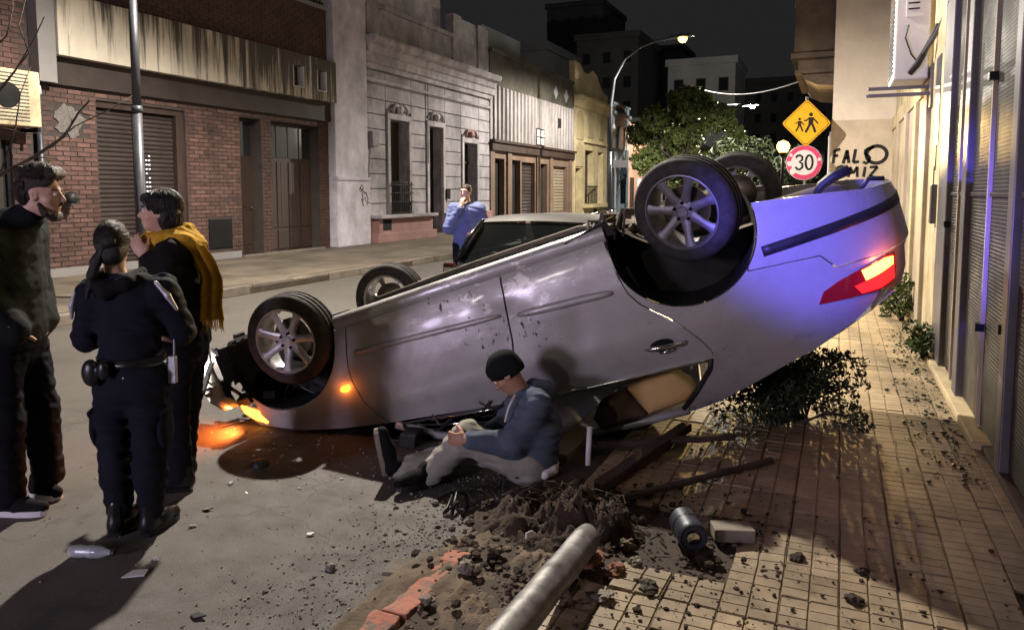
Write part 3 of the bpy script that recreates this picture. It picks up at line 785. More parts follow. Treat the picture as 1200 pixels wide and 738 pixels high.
# marker scrawl on the pilaster base
def stroke(mb, pts, w, o, ex, ey, en, th=.0025, taper=0):
    """a flat painted stroke along 2-D points"""
    o, ex, ey, en = map(Vector, (o, ex, ey, en)); P = [Vector((a, b_, 0)) for a, b_ in pts]; n = len(P)
    L_, R_ = [], []
    for i, p in enumerate(P):
        d = (P[min(i + 1, n - 1)] - P[max(i - 1, 0)]).normalized(); q = Vector((-d.y, d.x, 0)) * w / 2
        L_.append(p + q); R_.append(p - q)
    W_ = lambda p, h: o + ex * p.x + ey * p.y + en * h
    vs = [W_(p, 0) for p in L_] + [W_(p, 0) for p in R_] + [W_(p, th) for p in L_] + [W_(p, th) for p in R_]
    fs = []
    for i in range(n - 1):
        fs += [(2 * n + i, 2 * n + i + 1, 3 * n + i + 1, 3 * n + i), (i, i + 1, 2 * n + i + 1, 2 * n + i), (n + i, 3 * n + i, 3 * n + i + 1, n + i + 1)]
    fs += [(0, 2 * n, 3 * n, n), (n - 1, 2 * n - 1, 4 * n - 1, 3 * n - 1)]
    mb.add(vs, fs)
sc = MB()
o_ = (FX + .27, 17.75, 1.35)
for pts in ([(0, .35), (.12, .5), (.2, .42), (.05, .3)], [(.02, .42), (.3, .25)], [(.15, .28), (.16, .05), (.3, .15), (.32, .0)], [(.3, .3), (.42, .12), (.36, -.08), (.48, .02)], [(.1, .1), (.2, -.1)]):
    stroke(sc, pts, .035, o_, (0, 1, 0), (0, 0, 1), (1, 0, 0), .004)
child(sc.build('marker_scrawl', 'spray_black', None), oh)

# ---- house with corrugated front
ch = thing('shop_house', 'low brown shop front under pale ribbed sheet cladding', 'house', (FX, 32, 0))
OP = [(27.45, 28.5, .5, 3.0), (29.3, 30.2, .15, 3.0), (30.35, 31.9, .5, 2.95), (32.6, 33.5, .15, 2.95), (34.3, 36.3, .7, 2.9)]
child(wall('wall', 27.0, 37.05, .15, 3.62, OP, -.05, 'brown_paint', None), ch)
child(MB().box((FX - .06, 27.0, 3.3), (FX + .12, 37.05, 3.62)).box((FX - .06, 27.0, 3.62), (FX + .22, 37.05, 3.72)).build('cornice', 'brown_wood', None), ch)
for h, mt in zip(OP, ('black_void', 'black_void', 'shutter_dark', 'black_void', 'brown_shutter')):
    q = child(bx('shutter' if h[2] > .3 else 'door', (FX - .38, h[0], h[2]), (FX - .30, h[1], h[3]), mt), ch)
    if 'shutter' in mt: slats_in(q, ch, h[0], h[1], h[2], h[3], .15, mt, FX - .27, .03)
for yy in (27.2, 28.9, 32.2, 33.9, 36.7):
    child(MB().box((FX - .05, yy - .2, .15), (FX + .03, yy + .2, 3.3)).build('pier', 'brown_paint', None), ch)
bk = child(bx('cladding', (FX - .1, 27.0, 3.72), (FX + .02, 37.05, 5.85), 'corrugated'), ch)
rb0 = None
for i in range(25):
    yy = 27.3 + i * .40
    if rb0 is None:
        rb0 = MB().prism([(-.10, 0), (-.05, .07), (.05, .07), (.10, 0)], (0, 0, 0), (0, 1, 0), (1, 0, 0), (0, 0, 2.12)).build('rib', 'corrugated', bk)
        rb0.location = (FX + .02, yy, 3.725)
    else: share(rb0, bk, (FX + .02, yy, 3.725))
child(MB().box((FX - .3, 27.0, 5.85), (FX + .0, 37.0, 7.1)).box((FX - .3, 27.0, 7.1), (FX + .1, 37.0, 7.25)).build('parapet', 'moss_concrete', None), ch)
child(MB().prism([(0, -.32), (.3, 0), (0, .32), (-.3, 0)], (FX, 34.4, 6.4), (0, 1, 0), (0, 0, 1), (.04, 0, 0)).prism([(0, -.32), (.3, 0), (0, .32), (-.3, 0)], (FX, 35.9, 6.4), (0, 1, 0), (0, 0, 1), (.04, 0, 0)).build('diamond_relief', 'pale_trim', None), ch)
child(bx('window', (FX + .0, 34.6, 4.75), (FX + .10, 35.0, 5.2), 'black_void'), ch)
wl = child(bx('window', (FX + .0, 31.7, 3.75), (FX + .11, 32.7, 4.5), 'black_metal'), ch)
for i in range(2):
    for j in range(2): sub(bx('pane', (FX + .11, 31.78 + i * .46, 3.80 + j * .35), (FX + .116, 32.16 + i * .46, 4.09 + j * .35), 'window_dim'), wl, ch)
child(MB().box((FX - .5, 27.05, 7.2), (FX - .4, 31, 8.2)).build('roof_wall', 'far_dark', None), ch)

# ---- yellow house with curved gable
yh = thing('yellow_house', 'narrow yellow plaster house with scrolled gable and arched niches', 'house', (FX, 40, 0))
Y0, Y1 = 37.1, 43.1
YO = [(38.9, 40.5, 1.0, 3.9), (41.3, 42.3, 1.0, 3.9), (37.3, 38.3, .15, 2.9)]
child(wall('wall', Y0, Y1, .15, 6.1, YO, .06, 'yellow_plaster', None), yh)
gp = [(0, 6.1)] + [(0.0, 8.35), (.9, 8.3), (1.5, 7.95), (2.2, 7.95), (3.0, 8.25), (3.8, 8.1), (4.6, 7.5), (5.4, 7.25), (6.0, 7.2), (6.0, 6.1)]
child(MB().prism(gp, (FX - .25, Y0, 0), (0, 1, 0), (0, 0, 1), (.32, 0, 0)).build('gable', 'yellow_plaster', None), yh)
child(MB().prism([(0, 6.0), (.1, 6.05), (.25, 6.35), (.45, 6.45), (.45, 6.6), (0, 6.65)], (FX + .06, Y0 - .1, 0), (1, 0, 0), (0, 0, 1), (0, 6.3, 0)).build('cornice', 'yellow_plaster', None), yh)
def arch_poly(w, h, n=8): return [(-w / 2, 0), (w / 2, 0)] + [(w / 2 * math.cos(PI * i / n), h - w / 2 + w / 2 * math.sin(PI * i / n)) for i in range(n + 1)]
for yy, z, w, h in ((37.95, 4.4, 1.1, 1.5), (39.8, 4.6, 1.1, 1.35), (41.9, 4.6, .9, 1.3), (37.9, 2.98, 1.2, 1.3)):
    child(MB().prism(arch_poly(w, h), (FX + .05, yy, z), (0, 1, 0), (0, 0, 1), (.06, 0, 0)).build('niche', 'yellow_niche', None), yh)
child(bx('upper_sill', (FX, 38.6, 4.28), (FX + .22, 42.6, 4.45), 'yellow_plaster'), yh); child(bx('lower_sill', (FX, 38.55, .8), (FX + .35, 42.7, 1.0), 'yellow_plaster'), yh)
for h in YO:
    q = child(bx('shutter' if h[2] < .5 else 'window', (FX - .4, h[0], h[2]), (FX - .3, h[1], h[3]), 'brown_shutter' if h[2] < .5 else 'brown_wood'), yh)
    if h[2] < .5: slats_in(q, yh, h[0], h[1], h[2], h[3], .16, 'brown_shutter', FX - .27, .03)
g2 = MB()
for i in range(9): g2.cyl((FX + .25, 38.9 + i * .2, 1.0), (FX + .25, 38.9 + i * .2, 1.95), .02, n=5)
g2.bar((FX + .25, 38.8, 1.95), (FX + .25, 40.6, 1.95), .05)
child(g2.build('balcony_grille', 'black_metal', None), yh)
child(bx('cellar_vent', (FX + .06, 40.6, .2), (FX + .10, 41.1, .7), 'black_void'), yh)

# ---- dark blue house with pale arches
lh = thing('blue_house', 'dark blue house with pale arched window trims beyond the yellow house', 'house', (FX, 45.6, 0))
child(wall('wall', 43.15, 48.2, .15, 6.9, [(43.7, 45.0, .15, 3.2), (46.3, 47.6, .9, 3.6)], .02, 'blue_plaster', None), lh)
for yy, z, w, h in ((44.3, 4.3, 1.0, 1.5), (46.2, 4.3, .9, 1.4), (47.5, 4.3, .9, 1.4)):
    child(MB().prism(arch_poly(w, h), (FX + .02, yy, z), (0, 1, 0), (0, 0, 1), (.06, 0, 0)).build('arch_trim', 'pale_trim', None), lh)
child(MB().tube([(FX + .06, 43.75, .2), (FX + .06, 43.75, 2.6), (FX + .06, 43.95, 3.1), (FX + .06, 44.35, 3.25), (FX + .06, 44.75, 3.1), (FX + .06, 44.95, 2.6), (FX + .06, 44.95, .2)], .07, 8).build('door_surround', 'pale_trim', None), lh)
child(MB().box((FX, 43.7, 3.55), (FX + .08, 43.9, 4.1)).box((FX, 44.75, 3.55), (FX + .08, 44.95, 4.1)).box((FX, 43.7, 3.5), (FX + .09, 44.95, 3.6)).build('window_trim', 'pale_trim', None), lh)
child(bx('door', (FX - .4, 43.7, .15), (FX - .3, 45.0, 3.2), 'blue_plaster'), lh)
child(bx('window', (FX - .4, 46.3, .9), (FX - .3, 47.6, 3.6), 'house_glass'), lh)
child(MB().box((FX, 43.15, 6.3), (FX + .2, 48.2, 6.5)).box((FX, 43.15, 6.9), (FX + .12, 48.2, 7.05)).build('cornice', 'blue_plaster', None), lh)

# ---- further houses on the left
def plain_house(name, label, y0, y1, h, mat, n, win, seed, x=FX, sgn=1, lvl=.15):
    r_ = random.Random(seed)
    ro_ = thing(name, label, 'house', (x, (y0 + y1) / 2, 0))
    def B(nm, xa, xb, ya, yb, za, zb, mt):
        return child(bx(nm, (x + sgn * xa, ya, za), (x + sgn * xb, yb, zb), mt), ro_)
    B('wall', -6, 0, y0, y1, lvl, h, mat)
    B('cornice', 0.0, .22, y0, y1, h - .55, h - .25, mat)
    fl = 0
    while lvl + fl * 3.2 + 3.0 < h:
        for i in range(n):
            yy = y0 + (y1 - y0) * (i + .5) / n; za = lvl + fl * 3.2 + .75
            if fl == 0 and i == 0: B('door', .0, .03, yy - .5, yy + .5, lvl, 2.6, 'brown_wood')
            else:
                w_ = B('window', .0, .04, yy - .55, yy + .55, za, za + 1.7, 'pale_trim')
                sub(bx('pane', (x + sgn * .04, yy - .48, za + .07), (x + sgn * .05, yy + .48, za + 1.63), win if r_.random() > .2 else 'window_dim'), w_, ro_)
        fl += 1
    return ro_
plain_house('pink_house', 'pinkish plaster house with a lit wall lamp near the tree', 48.25, 54.0, 6.2, 'pink_plaster', 3, 'house_glass', 1)
plain_house('row_house', 'grey single-storey house directly behind the street tree', 54.05, 62.0, 5.4, 'far_concrete', 4, 'house_glass', 2)
plain_house('row_house', 'dark taller house seen beyond the street tree', 62.05, 72.0, 7.8, 'far_dark', 4, 'house_glass', 3)
plain_house('row_house', 'farthest pale house at the end of the left row', 72.05, 90.0, 6.4, 'far_concrete', 6, 'house_glass', 4)

# ---- distant blocks
def tower(label, px0, px1, pytop, Y, depth, mat, rows, cols, win='far_dark', name='apartment_block'):
    a = on_y(px0, pytop, Y); b_ = on_y(px1, pytop, Y); top = (a.z + b_.z) / 2
    ro_ = thing(name, label, 'building', ((a.x + b_.x) / 2, Y, 0))
    child(bx('wall', (a.x, Y, 0), (b_.x, Y + depth, top), mat), ro_)
    child(bx('parapet', (a.x - .3, Y - .25, top), (b_.x + .3, Y + depth, top + .8), mat), ro_)
    w = (b_.x - a.x) / cols
    for r in range(rows):
        for c_ in range(cols):
            x0 = a.x + w * (c_ + .28); z = top - 3.2 * (r + 1)
            if z < 4: continue
            q = child(bx('window', (x0, Y - .06, z), (x0 + w * .44, Y, z + 1.6), win), ro_)
            sub(bx('pane', (x0 + w * .04, Y - .09, z + .1), (x0 + w * .40, Y - .06, z + 1.5), 'house_glass'), q, ro_)
    return ro_
tower('tall dark tower block rising behind the shop front', 641, 706, 8, 118, 14, 'far_dark', 9, 4)
tower('grey block with blank side wall left of the far street lamp', 676, 748, 46, 96, 12, 'far_dark', 5, 3)
tower('pale windowless end wall of a block behind the street tree', 783, 862, 76, 92, 10, 'far_white', 1, 3)
tower('low dark block at the left behind the ornate parapet', 560, 640, 62, 70, 10, 'far_dark', 3, 4)
tower('dark block filling the gap above the right-hand street trees', 862, 975, 96, 128, 10, 'far_dark', 5, 6)
tower('mid-rise block with balconies behind the pale end wall', 742, 800, 60, 120, 10, 'far_dark', 6, 3)

# ---- right side: graffiti house with balcony
GX, GY = -.16, 15.7
gh = thing('graffiti_house', 'pale rendered house end with black graffiti and a balcony, right of the signs', 'house', (GX, GY, 0))
child(bx('wall', (GX, GY, 3.0), (4.0, GY + 9, 9), 'graffiti_wall'), gh)
child(bx('lower_wall', (GX - .012, GY - .014, 0), (4.0, GY + 9.1, 3.0), 'graffiti_lower'), gh)
bal = [(0, 0), (-.30, .03), (-.52, .14), (-.66, .34), (-.66, .5), (-.74, .55), (-.74, .66), (-.70, .72), (-.70, 1.55), (-.76, 1.6), (-.76, 1.72), (0, 1.72)]
child(MB().prism(bal, (GX - .001, GY + .45, 3.72), (1, 0, 0), (0, 0, 1), (0, 3.2, 0)).build('balcony', 'balcony_dark', None), gh)
child(MB().box((GX - .74, GY + .40, 4.40), (GX - .002, GY + .44, 5.3)).build('balcony_panel', 'balcony_dark', None), gh)
child(MB().box((GX - .80, GY + .36, 4.27), (GX - .002, GY + 3.7, 4.37)).box((GX - .72, GY + .38, 3.98), (GX - .002, GY + 3.7, 4.04)).build('balcony_moulding', 'balcony_dark', None), gh)
for k, (yy, z) in enumerate(((17.2, 1.0), (19.6, 1.0), (22.0, 1.0), (17.2, 4.6), (19.6, 4.6))):
    q = child(bx('window', (GX - .06, yy, z), (GX - .001, yy + 1.1, z + 1.9), 'pale_trim'), gh)
    sub(bx('pane', (GX - .08, yy + .08, z + .08), (GX - .06, yy + 1.02, z + 1.82), 'window_dim' if k == 0 else 'house_glass'), q, gh)
# spray-painted lettering FALSO / SMIZ
gf = MB()
def letters(txt, x, z, h, w, sl=.0, wd=.045, o=(0, GY - .014, 0)):
    S = {'F': [[(0, 0), (.05, 1)], [(.02, .95), (.75, 1.08)], [(.02, .55), (.55, .62)]],
         'A': [[(0, -.02), (.35, 1.0)], [(.35, 1.0), (.72, .02)], [(.12, .38), (.66, .46)]],
         'L': [[(.12, 1.05), (.0, .05)], [(0, .05), (.7, .12)]],
         'S': [[(.8, 1.0), (.45, 1.1), (.1, .95), (.1, .7), (.45, .55), (.7, .4), (.62, .1), (.3, -.02), (-.05, .1)]],
         'O': [[(.5 + .72 * math.cos(a), .5 + .55 * math.sin(a)) for a in [PI * .6 + 2 * PI * i / 18 for i in range(20)]]],
         'M': [[(0, 0), (.08, 1)], [(.08, 1), (.42, .35)], [(.42, .35), (.78, 1.02)], [(.78, 1.02), (.85, .0)]],
         'I': [[(.2, 0), (.28, 1)]],
         'Z': [[(0, .95), (.75, 1.0)], [(.75, 1.0), (.05, .02)], [(.05, .02), (1.2, -.08)]]}
    for c_ in txt:
        for pts in S[c_]: stroke(gf, [(a * w + sl * b_ * h, b_ * h) for a, b_ in pts], wd, (x, o[1], z), (1, 0, 0), (0, 0, 1), (0, -1, 0), .004)
        x += w * (1.25 if c_ != 'I' else .7)
letters('FALS', -.12, 2.19, .25, .14, .06, .055)
letters('O', .50, 2.20, .29, .24, .02, .065)
letters('SMIZ', -.07, 1.93, .19, .18, .05, .05)
letters('SAL', .05, 1.72, .14, .16, .05, .035)
child(gf.build('graffiti', 'spray_black', None), gh)
# ---- more houses on the right beyond it
plain_house('row_house', 'shuttered house on the right beyond the balcony', 24.9, 34, 7.2, 'far_concrete', 3, 'house_glass', 8, x=.3, sgn=-1, lvl=.08)
plain_house('row_house', 'farther dark house on the right side', 34.05, 60, 6.4, 'far_dark', 7, 'house_glass', 9, x=.6, sgn=-1, lvl=.08)

# ---- right wall: cream ribbed wall and folding steel doors
cw = thing('cream_wall', 'cream wall of flaking vertical strips between the graffiti house and steel doors', 'wall', (RX, 11.8, 0))
child(bx('wall', (RX + .02, 8.02, 0), (RX + .5, GY - .02, 6.5), 'cream_wall'), cw)
for k, (ya, yb, out, mt) in enumerate(((8.04, 8.62, .05, 'cream_wall'), (8.70, 9.30, .02, 'cream_wall'), (9.36, 9.72, .06, 'beige_strip'), (9.80, 10.5, .03, 'beige_strip'), (10.55, 10.8, .07, 'cream_wall'), (10.9, 11.9, .03, 'beige_strip'), (12.0, 12.4, .07, 'beige_strip'), (12.5, 13.6, .03, 'cream_wall'), (13.7, 14.1, .07, 'beige_strip'), (14.2, 15.5, .03, 'cream_wall'))):
    child(bx('strip', (RX - out, ya, .08), (RX + .03, yb, 2.75 if k > 1 else 6.4), mt, None, .008), cw)
child(bx('beam', (RX - .05, 9.36, 2.76), (RX + .03, 15.6, 3.0), 'cream_wall', None, .01), cw)
child(bx('recess_plate', (RX - .058, 8.20, 2.1), (RX - .05, 8.56, 2.95), 'grey_metal'), cw)
child(bx('cable_box', (RX - .10, 8.1, 1.35), (RX - .05, 8.22, 1.72), 'panel_frame', None, .006), cw)
child(MB().box((RX - .06, 8.3, 1.86), (RX - .052, 8.32, 2.3)).box((RX - .06, 8.4, 1.5), (RX - .052, 8.415, 1.9)).build('stain_mark', 'spray_black', None), cw)

fd = thing('steel_doors', 'row of dark louvred folding steel doors along the right edge', 'gate', (RX, 5.5, 0))
child(bx('backing', (RX + .06, 1.5, 0), (RX + .5, 8.0, 6.5), 'black_metal'), fd)
posts = [(7.46, 8.0, .05, 'panel_frame'), (6.40, 6.60, .05, 'panel_frame'), (4.72, 4.86, .05, 'panel_frame'), (2.9, 3.05, .05, 'panel_frame')]
for ya, yb, out, mt in posts: child(bx('post', (RX - out, ya, .12), (RX + .05, yb, 3.5), mt, None, .008), fd)
for ya, yb in ((6.96, 7.44), (6.62, 6.90), (5.66, 6.38), (4.88, 5.60), (3.97, 4.70), (3.07, 3.92)):
    p_ = child(bx('panel', (RX - .01, ya + .012, .14), (RX + .04, yb - .012, 3.45), 'louvre_steel', None, .006), fd)
    sub(MB().box((RX - .022, ya + .012, 1.62), (RX - .0105, yb - .012, 1.65)).build('rail', 'louvre_steel', None), p_, fd)
for yy in (6.93, 5.63, 3.945):
    child(bx('astragal', (RX - .030, yy - .010, .13), (RX + .03, yy + .010, 3.45), 'beige_strip', None, .004), fd)
for yy, z in ((7.44, 1.35), (5.6, 2.35), (4.9, .86), (5.64, .75)): child(MB().box((RX - .06, yy - .03, z), (RX - .01, yy + .03, z + .05)).build('hinge', 'black_metal', None), fd)
child(bx('header', (RX - .06, 1.5, 3.46), (RX + .05, 8.0, 3.62), 'black_metal'), fd)
child(bx('upper_wall', (RX - .02, 1.5, 3.62), (RX + .05, 8.0, 6.5), 'cream_wall'), fd)
child(bx('sill', (RX - .10, 5.25, .06), (RX + .04, 8.1, .125), 'ledge', None, .01), fd)
child(bx('lower_sill', (RX - .05, 1.5, .06), (RX + .04, 5.24, .115), 'rubble_dark', None, .01), fd)

# ================================================================== THE OVERTURNED CAR
CPHI, CTH, CRHO = math.radians(14), math.radians(19.25), math.radians(2.0)
_a = YAW - CPHI
Wh = Vector((-math.sin(_a), math.cos(_a), 0)); Lh = Vector((math.cos(_a), math.sin(_a), 0)); Zv = Vector((0, 0, 1))
CL = Lh * math.cos(CTH) + Zv * math.sin(CTH)                       # nose -> tail
_n = -Lh * math.sin(CTH) + Zv * math.cos(CTH)
CW = Wh * math.cos(CRHO) + _n * math.sin(CRHO)                     # near side -> far side
CU = -(-Wh * math.sin(CRHO) + _n * math.cos(CRHO))                 # the car's own up, pointing at the ground
CP = at(335, 399, 5.1)                                             # near front hub
CARM = Matrix(((CL.x, -CW.x, CU.x, CP.x), (CL.y, -CW.y, CU.y, CP.y), (CL.z, -CW.z, CU.z, CP.z), (0, 0, 0, 1)))
car = thing('overturned_car', 'silver fastback car lying on its roof, tail in the air, hazard lights on', 'car')
car.matrix_world = CARM
CMID = .87
def C3(l, w, u): return Vector((l, -w, u))
FLOORZ = PZ * .0 + .012
def crush(p, lo=None):
    """nothing of the car goes below the ground: it is flattened there"""
    q = CARM @ p
    g_ = .012 if q.x < RK + .1 else PZ + .02
    if q.z < g_:
        q.z = g_ + .003 * noise.noise(q * 9)
        return CARM.inverted() @ q
    return p
# plan curves of the rear and front corners, by arc length
def corner_table(A, B, n=2.7, k=400):
    a = np.linspace(0, PI / 2, k)
    x = A * np.sin(a) ** (2 / n); y = B * (1 - np.cos(a) ** (2 / n))
    s = np.concatenate([[0], np.cumsum(np.hypot(np.diff(x), np.diff(y)))])
    return s, x, y
RS, RXX, RYY = corner_table(.82, CMID)
FS, FXX, FYY = corner_table(.60, CMID)
T_R, T_F = 3.2, -.15
TC = T_R + RS[-1]; TCF = T_F - FS[-1]
def wprof(u): return float(np.interp(u, [-.06, .03, .10, .20, .35, .50, .65, .76, .86, .95, 1.05, 1.15, 1.25, 1.35], [.13, .075, .040, .018, .0, .002, .012, .028, .055, .085, .130, .185, .26, .38]))
def rback(u): return float(np.interp(u, [0, .12, .22, .34, .60, .66, .80, .92, 1.05, 1.3], [.80, .88, .97, 1.0, .99, .94, .90, .80, .62, .40]))
def S(t, u, off=0.0):
    w = wprof(u); l = t
    if t > T_R:
        k = float(np.interp(t - T_R, RS, RXX)); y = float(np.interp(t - T_R, RS, RYY))
        l = T_R + k * rback(u); w = w + (CMID - w) * y / CMID
    elif t < T_F:
        k = float(np.interp(T_F - t, FS, FXX)); y = float(np.interp(T_F - t, FS, FYY))
        l = T_F - k; w = w + (CMID - w) * y / CMID
    # gentle dents
    w += .010 * noise.noise(Vector((l * 2.1, u * 2.6, 3))) + .0038 * noise.noise(Vector((l * 7, u * 7, 9))) + .006 * max(0, noise.noise(Vector((l * 4.3 + u * 2, u * 5, 17))) - .1)
    w += .022 * math.exp(-((l - 1.52) / .16) ** 2 - ((u - .34) / .20) ** 2) + .014 * math.exp(-((l - 1.95) / .08) ** 2 - ((u - .52) / .14) ** 2)
    # a shallow character line along the doors
    w -= .006 * math.exp(-((u - (.60 + .03 * l)) / .025) ** 2) if .4 < l < 3.4 else 0
    nrm = -1
    return C3(l, w + off * nrm * -1, u)
def arc(cx, cy, r, a0, a1, n=22): return [(cx + r * math.cos(a0 + (a1 - a0) * i / n), cy + r * math.sin(a0 + (a1 - a0) * i / n)) for i in range(n + 1)]
def sheet(poly, step=.045, off=0.0, flange=.022, mirror=False, both=False, mat='car_paint', name='panel', lip=None, fn=None, soft=True):
    """a pressed panel: polygon in (t, u) gridded, laid on the body side and folded inwards at its edges"""
    fn = fn or S
    bm = bmesh.new()
    f = bm.faces.new([bm.verts.new((a, b_, 0)) for a, b_ in poly])
    xs = [p[0] for p in poly]; ys = [p[1] for p in poly]
    for ax, lo, hi in ((0, min(xs), max(xs)), (1, min(ys), max(ys))):
        k = math.floor(lo / step) + 1
        while k * step < hi - 1e-4:
            no = (1, 0, 0) if ax == 0 else (0, 1, 0)
            co = (k * step, 0, 0) if ax == 0 else (0, k * step, 0)
            bmesh.ops.bisect_plane(bm, geom=bm.verts[:] + bm.edges[:] + bm.faces[:], plane_co=co, plane_no=no, dist=1e-5)
            k += 1
    bmesh.ops.remove_doubles(bm, verts=bm.verts[:], dist=2e-4)
    be = [e for e in bm.edges if e.is_boundary]
    inner = {}
    for v_ in bm.verts: inner[v_] = (v_.co.x, v_.co.y)
    flat = dict((v_, (v_.co.x, v_.co.y)) for v_ in bm.verts)
    if flange:
        r = bmesh.ops.extrude_edge_only(bm, edges=be)
        nv = [g for g in r['geom'] if isinstance(g, bmesh.types.BMVert)]
        for v_ in nv: flat[v_] = (v_.co.x, v_.co.y, 1)
    vs, fs = [], []
    bm.verts.index_update()
    for v_ in bm.verts:
        q = flat[v_]
        p = fn(q[0], q[1], off + (flange if len(q) == 3 else 0))
        vs.append(p)
    for f in bm.faces: fs.append(tuple(v_.index for v_ in f.verts))
    bm.free()
    V, Fc = [], []
    if not mirror or both:
        V += [crush(p) for p in vs]; Fc += fs
    if mirror or both:
        n0 = len(V)
        V += [crush(Vector((p.x, -(2 * CMID + p.y), p.z))) for p in vs]; Fc += [tuple(n0 + i for i in reversed(q)) for q in fs]
    o = mesh_obj(name, V, Fc, mat, car, soft)
    if soft:
        for e in (o.data.edges,): pass
        md = o.modifiers.new('edges', 'EDGE_SPLIT'); md.split_angle = math.radians(50)
    return o
def off_poly(poly, d):  # tiny shrink toward centroid for shut-lines
    cx = sum(p[0] for p in poly) / len(poly); cy = sum(p[1] for p in poly) / len(poly)
    return [(x + (cx - x) * d / max(.05, math.hypot(cx - x, cy - y)), y + (cy - y) * d / max(.05, math.hypot(cx - x, cy - y))) for x, y in poly]
FA = (-.09, .05, .415); RA = (2.70, .135, .44)
D1F = [(.425, .045), (.412, .14), (.375, .30), (.372, .40), (.40, .55), (.465, .67), (.53, .742)]
fender = [(.335, .045)] + [(a - .008, b_) for a, b_ in D1F] + [(.17, .69), (-.1, .625), (-.31, .545), (-.40, .44), (-.44, .30)] + arc(FA[0], FA[1], FA[2], math.radians(146), math.radians(-1), 26)
SPL = [(1.560, .045), (1.552, .158), (1.53, .32), (1.512, .457), (1.465, .65), (1.432, .78), (1.415, .845)]
door_f = D1F + [(.67, .758), (1.0, .80), (1.26, .834)] + [(a - .007, b_) for a, b_ in SPL[::-1]]
RDR = [(2.255, .045), (2.258, .13), (2.27, .26), (2.298, .39), (2.34, .465), (2.407, .533), (2.48, .60), (2.545, .68), (2.61, .78), (2.652, .87), (2.655, .925)]
door_r = [(a + .005, b_) for a, b_ in SPL] + [(1.62, .862), (1.88, .876), (2.25, .90)] + RDR[::-1]
quarter = [(a + .007, b_ - .004) for a, b_ in RDR] + [(2.625, .99), (2.50, 1.12), (2.385, 1.235), (2.45, 1.262), (2.58, 1.245), (2.80, 1.180), (3.0, 1.11), (3.13, 1.07), (3.30, 1.03), (3.45, .985), (3.60, .93), (3.72, .86), (3.78, .80), (3.80, .70), (3.79, .615), (3.465, .60), (3.40, .508), (3.20, .488), (3.00, .470)] + arc(RA[0], RA[1], RA[2], math.radians(47.5), math.radians(188), 26)
bumper = [(3.008, .464), (3.20, .482), (3.404, .502), (3.47, .594), (3.80, .608), (4.2, .61), (TC, .61), (TC, .27), (4.2, .27), (3.80, .235), (3.45, .155), (3.135, .10)] + arc(RA[0], RA[1], RA[2], math.radians(-3), math.radians(45), 12)
for mir in (False, True):
    sheet(fender, mirror=mir, name='front_fender'); sheet(door_f, mirror=mir, name='front_door')
    sheet(door_r, mirror=mir, name='rear_door'); sheet(quarter, mirror=mir, name='rear_quarter', step=.05)
sheet(bumper, both=True, name='rear_bumper', step=.05)
hatch = [(3.80, .616), (4.2, .616), (TC, .616), (TC, .86), (4.2, .86), (3.80, .84)]
sheet(hatch, both=True, name='tailgate', step=.06, off=.006)
# black rubbing strips
def strip(t0, u0, t1, u1, h, off, mat, name, n=16, mirror=False, taper=.0):
    q = MB(); vs = []
    for i in range(n + 1):
        f = i / n; t_ = t0 + (t1 - t0) * f; u_ = u0 + (u1 - u0) * f
        hh = h * (1 - taper * (abs(f - .5) * 2) ** 6)
        for du, of in ((-hh / 2, .0), (-hh * .36, -off), (hh * .36, -off), (hh / 2, .0)):
            p = S(t_, u_ + du, of)
            if mirror: p = Vector((p.x, -(2 * CMID + p.y), p.z))
            vs.append(p)
    fs = [(i * 4 + a, i * 4 + a + 1, i * 4 + 4 + a + 1, i * 4 + 4 + a) for i in range(n) for a in range(3)] + [(0, 3, 2, 1), (n * 4, n * 4 + 1, n * 4 + 2, n * 4 + 3)]
    q.add(vs, fs); return q.build(name, mat, car, True)
strip(3.11, .385, TC - .02, .36, .062, .012, 'black_plastic', 'bumper_strip', 30)
m1 = strip(.455, .222, 1.49, .282, .040, .014, 'car_paint', 'side_moulding', 18, taper=.5)
m2 = strip(1.60, .310, 2.215, .352, .052, .018, 'car_paint', 'side_moulding', 14, taper=.5)
strip(.56, .770, 1.40, .852, .020, .010, 'black_plastic', 'window_seal', 16)
strip(1.45, .868, 2.62, .928, .022, .010, 'chrome', 'window_seal', 18)
# sill and floor
def loft(rows, name, mat, smooth=True, close=False):
    n = len(rows[0]); vs = [crush(p) for r in rows for p in r]
    fs = [(i * n + j, i * n + j + 1, (i + 1) * n + j + 1, (i + 1) * n + j) for i in range(len(rows) - 1) for j in range(n - 1)]
    return mesh_obj(name, vs, fs, mat, car, smooth)
ls = np.linspace(.34, 2.27, 28)
for mir in (False, True):
    rows = []
    for l in ls:
        k = .010 * noise.noise(Vector((l * 4, 2, 0)))
        r_ = [C3(l, wprof(.04) + .004, .052), C3(l, .068 + k, .036), C3(l, .060 + k, .012), C3(l, .066 + k, -.020), C3(l, .085, -.042), C3(l, .12, -.050), C3(l, .155, -.046), C3(l, .20, -.022)]
        if mir: r_ = [Vector((p.x, -(2 * CMID + p.y), p.z)) for p in r_]
        rows.append(r_[::-1] if mir else r_)
    loft(rows, 'sill', 'car_paint')
rows = []
ws = np.linspace(.18, 1.56, 26)
for l in np.linspace(-.55, 3.55, 60):
    r_ = []
    for w in ws:
        tun = .11 * math.exp(-((w - CMID) / .13) ** 2) * (1 if .2 < l < 2.4 else .3)
        rib = .012 * (1 if math.sin(w * 26) > .3 else 0) * (1 if .4 < l < 2.2 else 0)
        u_ = -.022 + tun + rib + .006 * noise.noise(Vector((l * 5, w * 5, 0)))
        if l > 2.3: u_ += .26 * min(1, (l - 2.3) / .3)
        if l < .25: u_ += .06
        r_.append(C3(l, w, u_))
    rows.append(r_)
loft(rows, 'floor_pan', 'under_body')
